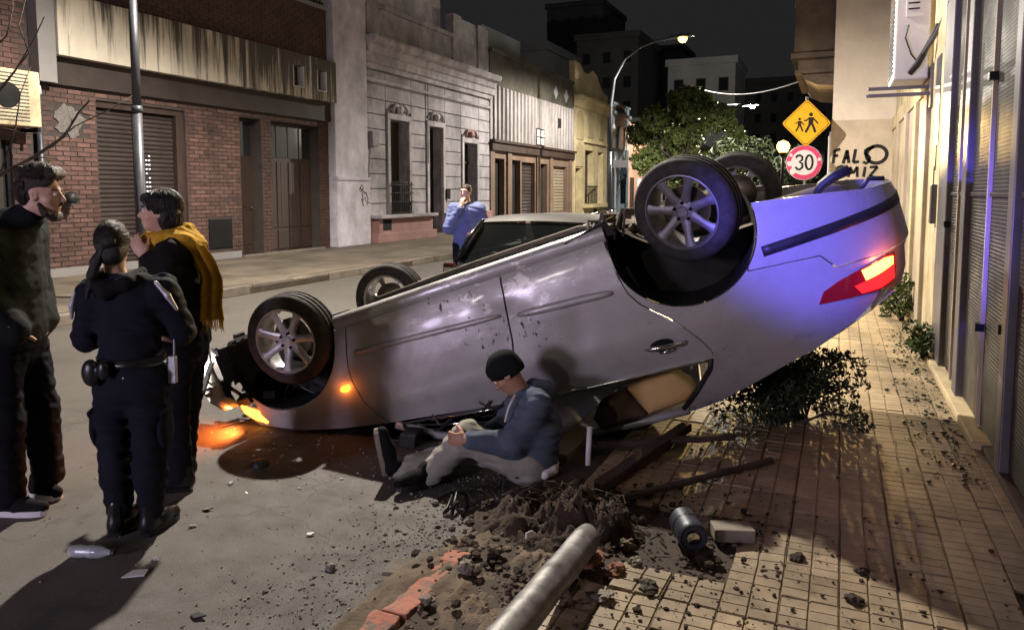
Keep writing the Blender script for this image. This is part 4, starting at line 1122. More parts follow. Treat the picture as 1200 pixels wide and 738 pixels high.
# exhaust, beams and the towing eye seen above the tail
ex = MB().tube([C3(.3, .95, -.03), C3(1.2, .93, -.05), C3(2.0, .90, -.05), C3(2.4, .75, .05), C3(2.9, .65, .10)], .028, 10)
ex.tube([C3(2.95, .65, .10), C3(3.05, .6, .24), C3(3.65, .6, .26), C3(3.75, .6, .26)], [.03, .09, .09, .03], 14)
ex.build('exhaust', 'under_body', car, True)
MB().tube([C3(3.50, .22, .19), C3(3.55, .22, .145), C3(3.63, .21, .115), C3(3.72, .20, .105)], [.018, .028, .032, .03], 10).build('towing_eye', 'black_plastic', car, True)
MB().tube([C3(3.74, .20, .24), C3(3.80, .20, .19), C3(3.88, .20, .215)], .014, 8).build('torn_bracket', 'black_plastic', car, True)
# roof, screen, hood, rear window (all flattened where they meet the ground)
def across(l, u, w0, crown, n=14, dl=0): return [C3(l + dl * (4 * ((j / n) - .5) ** 2 - 1), w0 + (2 * CMID - 2 * w0) * j / n, u + crown * (1 - (2 * j / n - 1) ** 2)) for j in range(n + 1)]
rows = []
for l, u, cr in ((1.10, 1.10, .03), (1.2, 1.16, .04), (1.4, 1.215, .05), (1.7, 1.245, .055), (2.0, 1.26, .055), (2.3, 1.262, .05), (2.46, 1.255, .045)):
    rows.append(across(l, u, wprof(min(u, 1.25)), cr))
loft(rows, 'roof', 'car_paint')
rows = [across(l, u, wprof(min(u, 1.25)), cr) for l, u, cr in ((2.47, 1.252, .045), (2.7, 1.205, .05), (2.95, 1.125, .05), (3.2, 1.05, .045))]
loft(rows, 'rear_window', 'car_glass')
rows = [across(l, u, wprof(min(u, 1.25)) + max(0, l - 3.2) * .3, cr) for l, u, cr in ((3.205, 1.048, .045), (3.4, .998, .04), (3.6, .93, .03), (3.75, .86, .02))]
loft(rows, 'tailgate_top', 'car_paint')
rows = [across(l, u, .10 + .10 * (l - .55), cr) for l, u, cr in ((.55, .77, .06), (.75, .92, .06), (.95, 1.04, .05), (1.09, 1.095, .03))]
loft(rows, 'windscreen', 'car_glass')
for pg in ([(.62, .80), (1.40, .86), (1.46, 1.16), (1.25, 1.13), (1.05, 1.05)], [(1.46, .88), (2.60, .93), (2.58, 1.0), (2.36, 1.20), (1.52, 1.18)]):
    sheet(pg, step=.15, off=.03, flange=0, mirror=True, name='side_window', mat='car_glass')  # far-side panes added dark to keep lamp light out of the cabin
rows = []
for l, u, w0, cr in ((-.62, .38, .28, .05), (-.5, .47, .16, .08), (-.31, .545, .07, .10), (-.1, .625, .05, .10), (.17, .69, .045, .09), (.5, .742, .05, .07), (.56, .765, .07, .05)):
    r_ = across(l, u, w0, cr, 16)
    rows.append([p + Vector((0, 0, .02 * noise.noise(p * 3.1))) for p in r_])
loft(rows, 'hood', 'car_paint')
# pillars and window frames
def pillar(pts, r, mat, name):
    a = MB().tube([crush(p) for p in pts], r, 8); o = a.build(name, mat, car, True); return o
for mir in (0, 1):
    g_ = lambda p: Vector((p.x, -(2 * CMID + p.y), p.z)) if mir else p
    pillar([g_(S(.55, .765)), g_(S(.80, .93, .01)), g_(S(1.10, 1.10, .01)), g_(S(1.3, 1.17, .01))], .028, 'car_paint', 'windscreen_pillar')
    pillar([g_(S(1.3, 1.17, .01)), g_(S(1.7, 1.225, .01)), g_(S(2.1, 1.245, .01)), g_(S(2.40, 1.245, .005))], .030, 'car_paint', 'roof_rail')
    pillar([g_(S(1.42, .85, .012)), g_(S(1.44, 1.0, .012)), g_(S(1.50, 1.19, .012))], .034, 'black_plastic', 'centre_pillar')
    pillar([g_(S(2.640, .92, .006)), g_(S(2.615, .985, .006)), g_(S(2.49, 1.115, .006)), g_(S(2.37, 1.225, .006))], .016, 'black_plastic', 'door_frame')
# arch liners
def liner(A, name, w0=.012, w1=.52):
    q = MB(); vs = []; n = 26
    pts = arc(A[0], A[1], A[2] - .006, math.radians(-14), math.radians(196), n)
    for a, b_ in pts: vs += [C3(a, w0 + wprof(max(.0, min(1, b_))), b_), C3(a, w1, b_)]
    q.add([crush(Vector(p)) for p in vs], [(i * 2, i * 2 + 1, i * 2 + 3, i * 2 + 2) for i in range(n)])
    q.add([crush(C3(a, w1, b_)) for a, b_ in pts], [tuple(range(n + 1))])
    return q.build(name, 'engine_dark', car)
liner(FA, 'arch_liner', w1=.42); liner(RA, 'arch_liner')
# interior: seats and the padding hanging in the rear window
def cushion(pts, w, th, name, mat):
    q = MB(); n = len(pts)
    a = [crush(C3(l, w, u)) for l, u in pts]; cx = sum(p[0] for p in pts) / n; cy = sum(p[1] for p in pts) / n
    f1 = [crush(C3(l + (cx - l) * .12, w - th * .6, u + (cy - u) * .12)) for l, u in pts]; f2 = [crush(C3(l + (cx - l) * .45, w - th, u + (cy - u) * .45)) for l, u in pts]
    b_ = [crush(C3(l, w + .12, u)) for l, u in pts]
    vs = b_ + a + f1 + f2
    fs = [tuple(range(3 * n, 4 * n))] + [(k * n + i, k * n + (i + 1) % n, (k + 1) * n + (i + 1) % n, (k + 1) * n + i) for k in range(3) for i in range(n)]
    q.add(vs, fs); o = q.build(name, mat, car, True); md = o.modifiers.new('s', 'BEVEL'); md.width = .012; md.segments = 2; return o
cushion([(1.83, 1.21), (1.80, 1.12), (1.86, 1.05), (2.06, 1.00), (2.10, 1.08), (2.15, 1.19)], .20, .06, 'seat_padding', 'brown_cloth')
cushion([(2.15, 1.19), (2.10, 1.08), (2.07, .995), (2.22, .97), (2.38, .955), (2.47, 1.06), (2.485, 1.12), (2.42, 1.17)], .21, .06, 'seat_padding', 'cardboard')
MB().obox(C3(1.3, .87, .62), C3(.10, 0, .0), Vector((0, .66, 0)), C3(0, 0, .30)).build('front_seat', 'black_plastic', car)
MB().obox(C3(2.30, .87, .55), C3(.09, 0, 0), Vector((0, .68, 0)), C3(.06, 0, .30)).build('rear_seat', 'black_plastic', car)
MB().obox(C3(.62, .87, .62), C3(.12, 0, 0), Vector((0, .70, 0)), C3(0, 0, .12)).build('dashboard', 'black_plastic', car)
# door handle and the dark cup behind it
dh = MB().tube([S(2.285, .742, -.012), S(2.31, .746, -.034), S(2.40, .756, -.040), S(2.50, .766, -.034), S(2.53, .769, -.012)], [.010, .0135, .0145, .0135, .010], 10)
dh = dh.build('door_handle', 'chrome', car, True)
cup = MB(); n = 18
cup.add([S(2.39 + .075 * math.cos(2 * PI * i / n), .748 + .038 * math.sin(2 * PI * i / n), -.004) for i in range(n)], [tuple(range(n))])
cup.build('handle_cup', 'black_void', dh)
MB().tube([S(2.36, .79, -.004), S(2.41, .80, -.010), S(2.46, .795, -.004)], .010, 8).build('lock_trim', 'chrome', dh, True)
# tail lamp
tl = [(3.325, .775), (3.37, .71), (3.48, .675), (3.62, .650), (3.79, .632), (3.90, .645), (3.905, .72), (3.88, .79), (3.74, .812), (3.55, .795)]
for mir in (False, True):
    o = sheet(tl, step=.05, off=-.014, flange=.02, mirror=mir, name='tail_lamp', mat='red_lens')
    hot = sheet([(3.62, .66), (3.79, .642), (3.88, .655), (3.88, .70), (3.76, .715), (3.64, .725)], step=.04, off=-.019, flange=.012, mirror=mir, name='lit_lens', mat='tail_hot'); hot.parent = o
    red = sheet([(3.56, .735), (3.74, .722), (3.885, .706), (3.875, .782), (3.74, .802), (3.60, .79)], step=.04, off=-.018, flange=.012, mirror=mir, name='red_lens', mat='tail_red'); red.parent = o
# side repeater and crushed headlamp with its blinking indicator
n = 14
q = MB(); q.add([S(.30 + .040 * math.cos(2 * PI * i / n), .435 + .024 * math.sin(2 * PI * i / n), .0) for i in range(n)] + [S(.30 + .026 * math.cos(2 * PI * i / n), .435 + .015 * math.sin(2 * PI * i / n), -.014) for i in range(n)],
     [tuple(range(n, 2 * n))] + [(i, (i + 1) % n, n + (i + 1) % n, n + i) for i in range(n)])
q.build('side_repeater', 'indicator', car, True)
hl = [(-.60, .31), (-.52, .36), (-.42, .40), (-.33, .47), (-.30, .54), (-.36, .555), (-.47, .51), (-.57, .42), (-.62, .35)]
def SF(t, u, off=0.0): return C3(t, .06 + .10 * max(0, -t - .3) * 2 + off, u)
o = sheet(hl, step=.05, off=-.012, name='headlamp', mat='clear_plastic', fn=SF)
ii = sheet([(-.59, .325), (-.52, .375), (-.43, .42), (-.37, .48), (-.40, .515), (-.49, .47), (-.57, .40)], step=.04, off=-.020, flange=.015, name='indicator_lens', mat='indicator_hot', fn=SF); ii.parent = o
light('front_indicator_light', 'SPOT', CARM @ C3(-.50, -.06, .37), 46, (1.0, .20, .035), .03, CARM @ C3(-.50, -.06, .37) + Vector((-.45, -.45, -.42)), 140, .7)
light('front_indicator_low_light', 'POINT', CARM @ C3(-.60, .02, .44), .9, (1.0, .22, .05), .04)
light('side_repeater_light', 'POINT', CARM @ C3(.30, -.045, .435), .45, (1.0, .22, .03), .015)
light('tail_lamp_light', 'POINT', CARM @ (S(3.80, .70) + Vector((.05, .10, 0))), 2.2, (1.0, .20, .06), .03)
# torn front bumper hanging off the nose
bp = [at(*q_) for q_ in ((227, 414, 5.55), (236, 402, 5.65), (253, 419, 5.58), (264, 442, 5.46), (263, 462, 5.34), (272, 477, 5.25), (262, 481, 5.12), (246, 472, 5.06), (231, 450, 5.22))]
inv = CARM.inverted(); th = (FW * .05 + RT * .03)
q = MB(); n = len(bp); cen = sum(bp, Vector()) / n - FW * .05 + Vector((-.02, 0, .03))
q.add([inv @ p for p in bp] + [inv @ (p + th) for p in bp] + [inv @ (p * .5 + cen * .5) for p in bp] + [inv @ cen], [(i, (i + 1) % n, 2 * n + (i + 1) % n, 2 * n + i) for i in range(n)] + [(2 * n + i, 2 * n + (i + 1) % n, 3 * n) for i in range(n)] + [(n + i, i, (i + 1) % n, n + (i + 1) % n)[::-1] for i in range(n)] + [tuple(range(2 * n - 1, n - 1, -1))])
fb = q.build('front_bumper', 'car_paint', car, True)
sl_ = MB(); a, b_ = at(248, 425, 5.44), at(238, 457, 5.11); sl_.obox(inv @ ((a + b_) / 2), inv.to_3x3() @ (RT * .014), inv.to_3x3() @ (FW * .02), inv.to_3x3() @ ((b_ - a) / 2)); sl_.build('bumper_slot', 'black_plastic', fb)
# broken engine parts between bumper and wheel
r_ = random.Random(5)
eng = MB()
for i in range(60):
    l, u, w = r_.uniform(-.66, -.26), r_.uniform(-.12, .42), r_.uniform(.10, .7)
    if (l - FA[0]) ** 2 + (u - FA[1]) ** 2 < .36 ** 2: l -= .25
    p = C3(max(l, -.68), w, u)
    if r_.random() < .5:
        d = Vector((r_.uniform(-1, 1), r_.uniform(-1, 1), r_.uniform(-1, 1))) * .09
        eng.tube([crush(p - d), crush(p + Vector((.02, 0, .02))), crush(p + d)], r_.uniform(.006, .022), 6)
    else:
        e_ = Matrix.Rotation(r_.uniform(0, 3), 3, 'Z') @ Matrix.Rotation(r_.uniform(0, 3), 3, 'X'); s_ = r_.uniform(.02, .06)
        eng.obox(crush(p), e_ @ Vector((s_, 0, 0)), e_ @ Vector((0, s_ * .7, 0)), e_ @ Vector((0, 0, s_ * .5)))
eng.build('engine_parts', 'engine_dark', car)
mtl = MB()
for i in range(12):
    l, u = r_.uniform(-.62, -.1), r_.uniform(.30, .47); p = C3(l, r_.uniform(.05, .3), u)
    d = Vector((r_.uniform(-1, 1), r_.uniform(-.3, .3), r_.uniform(-1, 1))) * .06
    mtl.tube([crush(p - d), crush(p + d * .3 + Vector((0, .02, .01))), crush(p + d)], r_.uniform(.004, .012), 6)
mtl.build('broken_brackets', 'grey_metal', car)
tr = MB()
for i in range(7):
    l = -.62 + i * .035; vs = [C3(l, .06, -.10 + r_.uniform(0, .1)), C3(l + .07, .10, -.12 + r_.uniform(0, .1)), C3(l + .09, .2, .12), C3(l - .02, .1, .16 + r_.uniform(0, .1))]
    tr.add(vs, [(0, 1, 2, 3)])
o = tr.build('torn_liner', 'black_plastic', car); md = o.modifiers.new('t', 'SOLIDIFY'); md.thickness = .006
ub = MB(); r_ = random.Random(17)
for i in range(9):
    l = 2.12 + i * .03; ub.tube([C3(l, .10 + r_.uniform(0, .2), .06), C3(l + r_.uniform(.02, .10), .2 + r_.uniform(0, .2), -.06 - r_.uniform(0, .05)), C3(l + r_.uniform(.1, .25), .4 + r_.uniform(0, .4), -.03)], r_.uniform(.006, .018), 6)
ub.build('torn_pipes', 'under_body', car)
tf = MB(); tf.add([C3(2.02, .06, -.02), C3(2.30, .09, -.075), C3(2.33, .30, -.08), C3(2.10, .34, -.03), C3(2.34, .10, .03)], [(0, 1, 2, 3), (0, 4, 1)])
o = tf.build('torn_sill_end', 'black_plastic', car); md = o.modifiers.new('t', 'SOLIDIFY'); md.thickness = .008
ub = MB()
for w in (.35, .62, 1.15, 1.4): ub.tube([C3(.35, w, -.035), C3(1.0, w + .02, -.045), C3(1.7, w - .01, -.045), C3(2.25, w + .03, -.04)], .010, 6)
ub.build('brake_lines', 'engine_dark', car)
# ---- wheels
def wheel_meshes(alloy):
    W_ = .205; R_ = .316
    tp = [(.222, .10), (.230, .103), (.258, .105), (.285, .100), (.303, .088), (.312, .075)]
    for z in (.045, .0, -.045): tp += [(R_, z + .012), (R_ - .008, z + .008), (R_ - .008, z - .008), (R_, z - .012)]
    tp += [(.312, -.075), (.303, -.088), (.285, -.100), (.258, -.105), (.230, -.103), (.222, -.10)]
    ty = MB().lathe(tp, (0, 0, 0), (0, 1, 0), 56)
    rim = MB().lathe([(.223, .098), (.227, .106), (.219, .108), (.211, .098), (.204, .070), (.198, -.02), (.205, -.09), (.223, -.10)], (0, 0, 0), (0, 1, 0), 56)
    rim.lathe([(0, .085), (.030, .086), (.034, .080), (.070, .074), (.078, .064), (.078, .02), (0, .02)], (0, 0, 0), (0, 1, 0), 40)
    for k in range(7):
        a = 2 * PI * k / 7 + .25
        ca, sa = math.cos(a), math.sin(a)
        R2 = lambda r, s, y: (ca * r - sa * s, y, sa * r + ca * s)
        secs = []
        for r, w, y, d in ((.050, .032, .076, .04), (.085, .028, .082, .04), (.13, .024, .090, .036), (.18, .0265, .098, .03), (.219, .040, .101, .02)):
            secs.append([R2(r, -w, y - .008), R2(r, -w * .55, y), R2(r, w * .55, y), R2(r, w, y - .008), R2(r, w * .8, y - d), R2(r, -w * .8, y - d)])
        vs = [p for s in secs for p in s]
        rim.add(vs, [(i * 6 + j, i * 6 + (j + 1) % 6, i * 6 + 6 + (j + 1) % 6, i * 6 + 6 + j) for i in range(4) for j in range(6)])
    disc = MB().lathe([(0, -.01), (.14, -.01), (.14, .012), (.085, .012), (.085, .03), (0, .03)], (0, 0, 0), (0, 1, 0), 36)
    bolts = MB().lathe([(0, .092), (.0095, .090), (.0105, .07), (.0105, .05)], (0, 0, 0), (0, 1, 0), 8)
    return ty, rim, disc, bolts
def place_wheel(center, axis, alloy, spin):
    """axis points out of the car"""
    ty, rim, disc, bolts = wheel_meshes(alloy)
    o = rim.build('wheel', alloy, car, True)
    md = o.modifiers.new('e', 'EDGE_SPLIT'); md.split_angle = math.radians(38)
    y = Vector(axis).normalized(); x = y.cross(Vector((0, 0, 1))).normalized(); z = x.cross(y)
    Mx = Matrix(((x.x, y.x, z.x), (x.y, y.y, z.y), (x.z, y.z, z.z))).to_4x4() @ Matrix.Rotation(spin, 4, 'Y'); Mx.translation = center
    o.matrix_local = Mx
    t_ = ty.build('tyre', 'rubber', o, True); md = t_.modifiers.new('e', 'EDGE_SPLIT'); md.split_angle = math.radians(38)
    disc.build('brake_disc', 'disc_steel', o, True)
    b0 = None
    for k in range(5):
        a = 2 * PI * k / 5 + .3; loc = (.052 * math.cos(a), 0, .052 * math.sin(a))
        if b0 is None: b0 = bolts.build('wheel_bolt', 'black_metal', o, True); b0.location = loc
        else: share(b0, o, loc)
    return o
place_wheel(C3(0, .10, 0), C3(-.05, -1, .05), 'alloy', .1)
place_wheel(C3(.09, 1.64, .02), C3(.05, 1, .0), 'alloy', .5)
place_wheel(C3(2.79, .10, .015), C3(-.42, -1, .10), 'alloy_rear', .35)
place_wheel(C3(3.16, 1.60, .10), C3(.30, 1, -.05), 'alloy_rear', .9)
MB().tube([C3(2.76, .22, .0), C3(2.85, .5, .03), C3(2.95, 1.1, .03), C3(3.10, 1.45, .09)], .045, 10).tube([C3(2.80, .35, .02), C3(2.4, .40, .05)], .035, 8).tube([C3(2.98, 1.3, .02), C3(2.5, 1.3, .05)], .035, 8).build('rear_axle', 'under_body', car, True)
MB().tube([C3(0, .2, 0), C3(.05, .45, .02), C3(.25, .55, .03)], .03, 8).tube([C3(0, .25, 0), C3(.0, .35, .25), C3(.02, .4, .45)], .03, 8).build('front_suspension', 'under_body', car, True)
MB().tube([C3(0, 1.52, 0), C3(.05, 1.3, .02), C3(.25, 1.2, .03)], .03, 8).build('front_suspension', 'under_body', car, True)
# door mirror hanging below the front door and torn wiring
mr = MB().obox(crush(S(.66, .86, -.10)), C3(.05, 0, .02), Vector((0, .075, 0)), C3(-.02, 0, .04)); mr.tube([S(.60, .78, .0), S(.63, .82, -.05), S(.66, .85, -.08)], .015, 8)
mr.build('door_mirror', 'black_plastic', car, bevel=.015)
q = MB(); r_ = random.Random(11)
for i in range(26):
    l = r_.uniform(.45, 1.35); u = r_.uniform(.80, 1.05); w = r_.uniform(-.02, .35)
    p = C3(l, w, u); d = Vector((r_.uniform(-1, 1), r_.uniform(-.5, .5), r_.uniform(-.6, .6))) * .13
    q.tube([crush(p - d), crush(p + Vector((0, .03, .03))), crush(p + d)], r_.uniform(.004, .013), 6)
q.build('torn_trim', 'black_plastic', car)
MB().tube([crush(S(.62, .80, .02)), crush(S(1.0, .90, .03)), crush(S(1.40, .99, .03))], .008, 6).tube([crush(S(.8, .80, -.01)), crush(S(1.2, .845, -.01)), crush(S(1.42, .88, -.01))], .007, 6).build('window_trim', 'chrome', car, True)

# ================================================================== PEOPLE
class SDF:
    """smooth union of round cones and ellipsoids on a grid, meshed with surface nets"""
    def __init__(s, h=.009, k=.03): s.p = []; s.h = h; s.k = k; s.cuts = []; s.wr = 0.0; s.wf = 30.0; s.bands = None
    def cone(s, a, b, ra, rb=None, k=None, sub=False, sq=None):
        s.p.append(('c', np.array(a, float), np.array(b, float), ra, rb if rb is not None else ra, k, sub, sq)); return s
    def chain(s, pts, rs, k=None, sq=None):
        for i in range(len(pts) - 1): s.cone(pts[i], pts[i + 1], rs[i], rs[i + 1], k, False, sq)
        return s
    def ell(s, c, r, R=None, k=None, sub=False):
        s.p.append(('e', np.array(c, float), np.array(r, float), np.eye(3) if R is None else np.array(R, float), None, k, sub, None)); return s
    def cut(s, n, d): s.cuts.append((np.array(n, float), d)); return s      # keeps n.p < d
    def mesh(s):
        lo = np.full(3, 1e9); hi = -lo; bb = []
        for q in s.p:
            if q[0] == 'c': r = max(q[3], q[4]) * (1 if q[7] is None else max(1.0, *q[7])); a = np.minimum(q[1], q[2]) - r; b = np.maximum(q[1], q[2]) + r
            else: r = q[2].max(); a = q[1] - r; b = q[1] + r
            bb.append((a, b))
            if not q[6]: lo = np.minimum(lo, a); hi = np.maximum(hi, b)
        m = .03; lo -= m; hi += m; h = s.h
        n = np.ceil((hi - lo) / h).astype(int) + 1
        D = np.full(n, .5, np.float32)
        ax = [lo[i] + h * np.arange(n[i]) for i in range(3)]
        for q, (a, b) in zip(s.p, bb):
            k = q[5] if q[5] is not None else s.k
            i0 = np.maximum(0, ((a - lo - k - .03) / h).astype(int)); i1 = np.minimum(n, ((b - lo + k + .03) / h).astype(int) + 2)
            sl = tuple(slice(i0[i], i1[i]) for i in range(3))
            X = np.stack(np.meshgrid(*[ax[i][sl[i]] for i in range(3)], indexing='ij'), -1)
            if q[0] == 'c':
                P0, P1 = q[1], q[2]
                if q[7] is not None:
                    sc = np.array(q[7]); X = X / sc; P0 = P0 / sc; P1 = P1 / sc; f = sc.min()
                else: f = 1
                ba = P1 - P0; t = np.clip(((X - P0) @ ba) / max(1e-9, ba @ ba), 0, 1)
                d = (np.linalg.norm(X - P0 - t[..., None] * ba, axis=-1) - (q[3] + (q[4] - q[3]) * t)) * f
            else:
                Y = (X - q[1]) @ q[3]
                k0 = np.linalg.norm(Y / q[2], axis=-1); k1 = np.linalg.norm(Y / q[2] ** 2, axis=-1) + 1e-9
                d = k0 * (k0 - 1) / k1
            E = D[sl]
            if q[6]:
                hh = np.clip(.5 - .5 * (E + d) / k, 0, 1); D[sl] = E * (1 - hh) + (-d) * hh + k * hh * (1 - hh)
            else:
                hh = np.clip(.5 + .5 * (d - E) / k, 0, 1); D[sl] = d * (1 - hh) + E * hh - k * hh * (1 - hh)
        G = None
        if s.wr or s.cuts or s.bands: G = np.stack(np.meshgrid(*ax, indexing='ij'), -1)
        if s.wr:
            r = np.random.default_rng(3); w = np.zeros(n)
            ph = 1.2 * np.sin(G @ np.array([9., 7, 5]) + 1) 
            for i in range(7):
                v = r.normal(size=3); v[2] *= 2.2; v *= s.wf * (.45 + .17 * i) / np.linalg.norm(v)
                w += np.sin(G @ v + ph * 1.3 + r.uniform(0, 6)) * (1.2 - .12 * i)
            w = w / 3; D = D + s.wr * (np.sign(w) * np.abs(w) ** .8 + .5 * np.maximum(0, w - .5))
        if s.bands:                                   # quilting: (axis vector, spacing, depth)
            v, sp, dp = s.bands; D = D + dp * (1 - np.abs(np.sin(np.pi * (G @ np.array(v)) / sp)) ** .45)
        for nn, d in s.cuts: D = np.maximum(D, G @ nn - d)
        # surface nets
        I = D < 0
        c8 = [I[i:n[0] - 1 + i, j:n[1] - 1 + j, k:n[2] - 1 + k] for i in (0, 1) for j in (0, 1) for k in (0, 1)]
        sm = sum(c.astype(np.int8) for c in c8); cell = (sm > 0) & (sm < 8)
        idx = np.full(cell.shape, -1, np.int64); cc = np.argwhere(cell); idx[cell] = np.arange(len(cc))
        acc = np.zeros((len(cc), 3)); cnt = np.zeros(len(cc))
        off = np.array([(i, j, k) for i in (0, 1) for j in (0, 1) for k in (0, 1)])
        val = np.stack([D[tuple((cc + o).T)] for o in off], 1)
        for a in range(8):
            for b in range(a + 1, 8):
                if np.abs(off[a] - off[b]).sum() != 1: continue
                va, vb = val[:, a], val[:, b]; mk = (va < 0) != (vb < 0)
                t = np.where(mk, va / np.where(mk, va - vb, 1), 0)
                acc += np.where(mk[:, None], off[a] + (off[b] - off[a]) * t[:, None], 0); cnt += mk
        V = lo + h * (cc + acc / cnt[:, None])
        Fs = []
        for a in range(3):
            b, c = (a + 1) % 3, (a + 2) % 3
            s1 = [slice(None)] * 3; s2 = [slice(None)] * 3; s1[a] = slice(0, -1); s2[a] = slice(1, None)
            A, B = I[tuple(s1)], I[tuple(s2)]
            for flip, mk in ((False, A & ~B), (True, ~A & B)):
                e = np.argwhere(mk)
                ok = (e[:, b] > 0) & (e[:, c] > 0) & (e[:, b] < n[b] - 1) & (e[:, c] < n[c] - 1); e = e[ok]
                if not len(e): continue
                q = []
                for db, dc in ((-1, -1), (0, -1), (0, 0), (-1, 0)):
                    g = e.copy(); g[:, b] += db; g[:, c] += dc; q.append(idx[tuple(g.T)])
                q = np.stack(q, 1)
                Fs.append(q[:, ::-1] if flip else q)
        return V, np.concatenate(Fs)
    def build(s, name, mat, parent, smooth_it=1):
        v, f = s.mesh()
        o = mesh_obj(name, v, f, mat, parent, True)
        if smooth_it:
            md = o.modifiers.new('s', 'SMOOTH'); md.iterations = smooth_it; md.factor = .5
        return o
def rotz(a): c, s = math.cos(a), math.sin(a); return np.array([[c, -s, 0], [s, c, 0], [0, 0, 1.]])
def vec(*a): return np.array(a, float)
def head_frame(yaw, pitch, roll=0):
    """columns: right, forward, up of the head. yaw 0 looks away from the camera (+y); positive turns to the left"""
    Rz = rotz(yaw); c, s = math.cos(pitch), math.sin(pitch); Rx = np.array([[1, 0, 0], [0, c, -s], [0, s, c]])
    c, s = math.cos(roll), math.sin(roll); Ry = np.array([[c, 0, s], [0, 1, 0], [-s, 0, c]])
    return Rz @ Rx @ Ry
def add_head(b, c, R, s=1.0):
    P = lambda x, y, z: c + R @ (vec(x, y, z) * s)
    b.ell(P(0, -.012, .035), vec(.073, .092, .088) * s, R, .02)
    b.ell(P(0, .026, -.025), vec(.060, .064, .080) * s, R, .025)
    b.ell(P(0, .052, -.078), vec(.032, .030, .026) * s, R, .025)                # chin
    for x in (-1, 1):
        b.cone(P(.012 * x, .078, .030), P(.045 * x, .060, .026), .011 * s, .010 * s, .014)  # brows
        b.ell(P(.032 * x, .086, .008), vec(.014, .012, .009) * s, R, .010, True)  # eye sockets
        b.ell(P(.045 * x, .050, -.022), vec(.020, .020, .018) * s, R, .02)      # cheekbones
        b.ell(P(.073 * x, -.008, -.002), vec(.010, .020, .032) * s, R, .008)    # ears
        b.ell(P(.078 * x, -.004, .000), vec(.006, .010, .016) * s, R, .005, True)
    b.cone(P(0, .088, .012), P(0, .108, -.022), .008 * s, .012 * s, .010)       # nose
    b.cone(P(-.009, .098, -.026), P(.009, .098, -.026), .008 * s, .008 * s, .008)
    b.cone(P(-.018, .084, -.050), P(.018, .084, -.050), .007 * s, .007 * s, .006)  # lips
    b.cone(P(-.015, .083, -.060), P(.015, .083, -.060), .008 * s, .008 * s, .006)
    return P
def add_hand(b, w, d, nrm, th, curl=.5, s=1.0):
    """wrist w, direction d, palm normal nrm (the side the fingers close to), th = side of the thumb"""
    w = np.array(w, float); d = np.array(d, float) / np.linalg.norm(d); nrm = np.array(nrm, float); nrm -= d * (nrm @ d); nrm /= np.linalg.norm(nrm)
    x = np.cross(d, nrm); x = x if x @ np.array(th, float) > 0 else -x
    R = np.stack([x, nrm, d], 1)
    b.ell(w + d * .048 * s, vec(.040, .017, .052) * s, R, .012)
    for i, (o, L) in enumerate(((.028, .072), (.010, .080), (-.010, .074), (-.027, .058))):
        p = w + d * .088 * s + x * o * s - nrm * .002; a = .15
        for q, fr in enumerate((.45, .31, .24)):
            a += curl * (.75 if q else .55)
            e = p + (d * math.cos(a) + nrm * math.sin(a)) * L * fr * 1.15 * s
            b.cone(p, e, (.0095 - q * .0008) * s, (.009 - q * .001) * s, .004); p = e
    p = w + d * .030 * s + x * .030 * s
    for q, (L, a) in enumerate(((.036, .75), (.030, .5), (.024, .3))):
        dirn = d * math.cos(a) + x * math.sin(a) * .9 + nrm * (.35 + .35 * curl)
        e = p + dirn / np.linalg.norm(dirn) * L * s
        b.cone(p, e, (.012 - q * .001) * s, (.0115 - q * .001) * s, .006); p = e
def person(label, gx, gy, z=0.0, sc=(1, 1, 1)):
    o = thing('person', label, 'person', ground(gx, gy, z), (0, 0, YAW)); o.scale = sc
    return o
def face_parts(root, P, brow='hair', eye=True, s=1.0, R=None):
    q = MB()
    for x in (-1, 1):
        e = MB(); c_ = P(.031 * x, .0775, .008); v_, f_ = blob(1, .0125 * s, 1, 0)
        e.add([(a[0] + c_[0], a[1] + c_[1], a[2] + c_[2]) for a in v_], f_)
        c2 = P(.031 * x, .0885, .008); v_, f_ = blob(1, .0055 * s, 1, 0)
        o = e.build('eye', 'white_cloth', root, True)
        e2 = MB(); e2.add([(a[0] + c2[0], a[1] + c2[1], a[2] + c2[2]) for a in v_], f_); e2.build('iris', 'hair', o, True)
        bm_ = MB().tube([P(.014 * x, .0885, .028), P(.032 * x, .086, .034), P(.050 * x, .070, .028)], [.004 * s, .005 * s, .003 * s], 6); bm_.build('eyebrow', brow, root, True)
def shoe(root, heel, toe, mat, sole, h=.085, w=.045, soleh=.028):
    heel = np.array(heel, float); toe = np.array(toe, float); d = toe - heel; L = np.linalg.norm(d); d /= L; up = vec(0, 0, 1) - d * d[2]; up /= np.linalg.norm(up)
    P = lambda t, z: heel + d * L * t + up * z
    b = SDF(.008, .03); b.cone(P(.12, .05), P(.55, .047), .044, .042); b.cone(P(.5, .047), P(.92, .040), .045, .034); b.cone(P(.14, .05), P(.16, h + .03), .043, .045)
    b.cut(-up, -(heel @ up) - soleh * .55); o = b.build('shoe', mat, root, 1)
    q = MB(); side = np.cross(d, up); pr = [(.0, .030), (.03, .040), (.25, .043), (.55, .047), (.8, .046), (.95, .034), (1.02, .012)]
    L_ = [P(t, 0) + side * ww for t, ww in pr]; R_ = [P(t, 0) - side * ww for t, ww in pr[::-1]]; base = L_ + R_; n = len(base)
    q.add([tuple(p) for p in base] + [tuple(p + up * soleh) for p in base], [tuple(range(n - 1, -1, -1)), tuple(range(n, 2 * n))] + [(i, (i + 1) % n, n + (i + 1) % n, n + i) for i in range(n)])
    q.build('sole', sole, o)
    return o

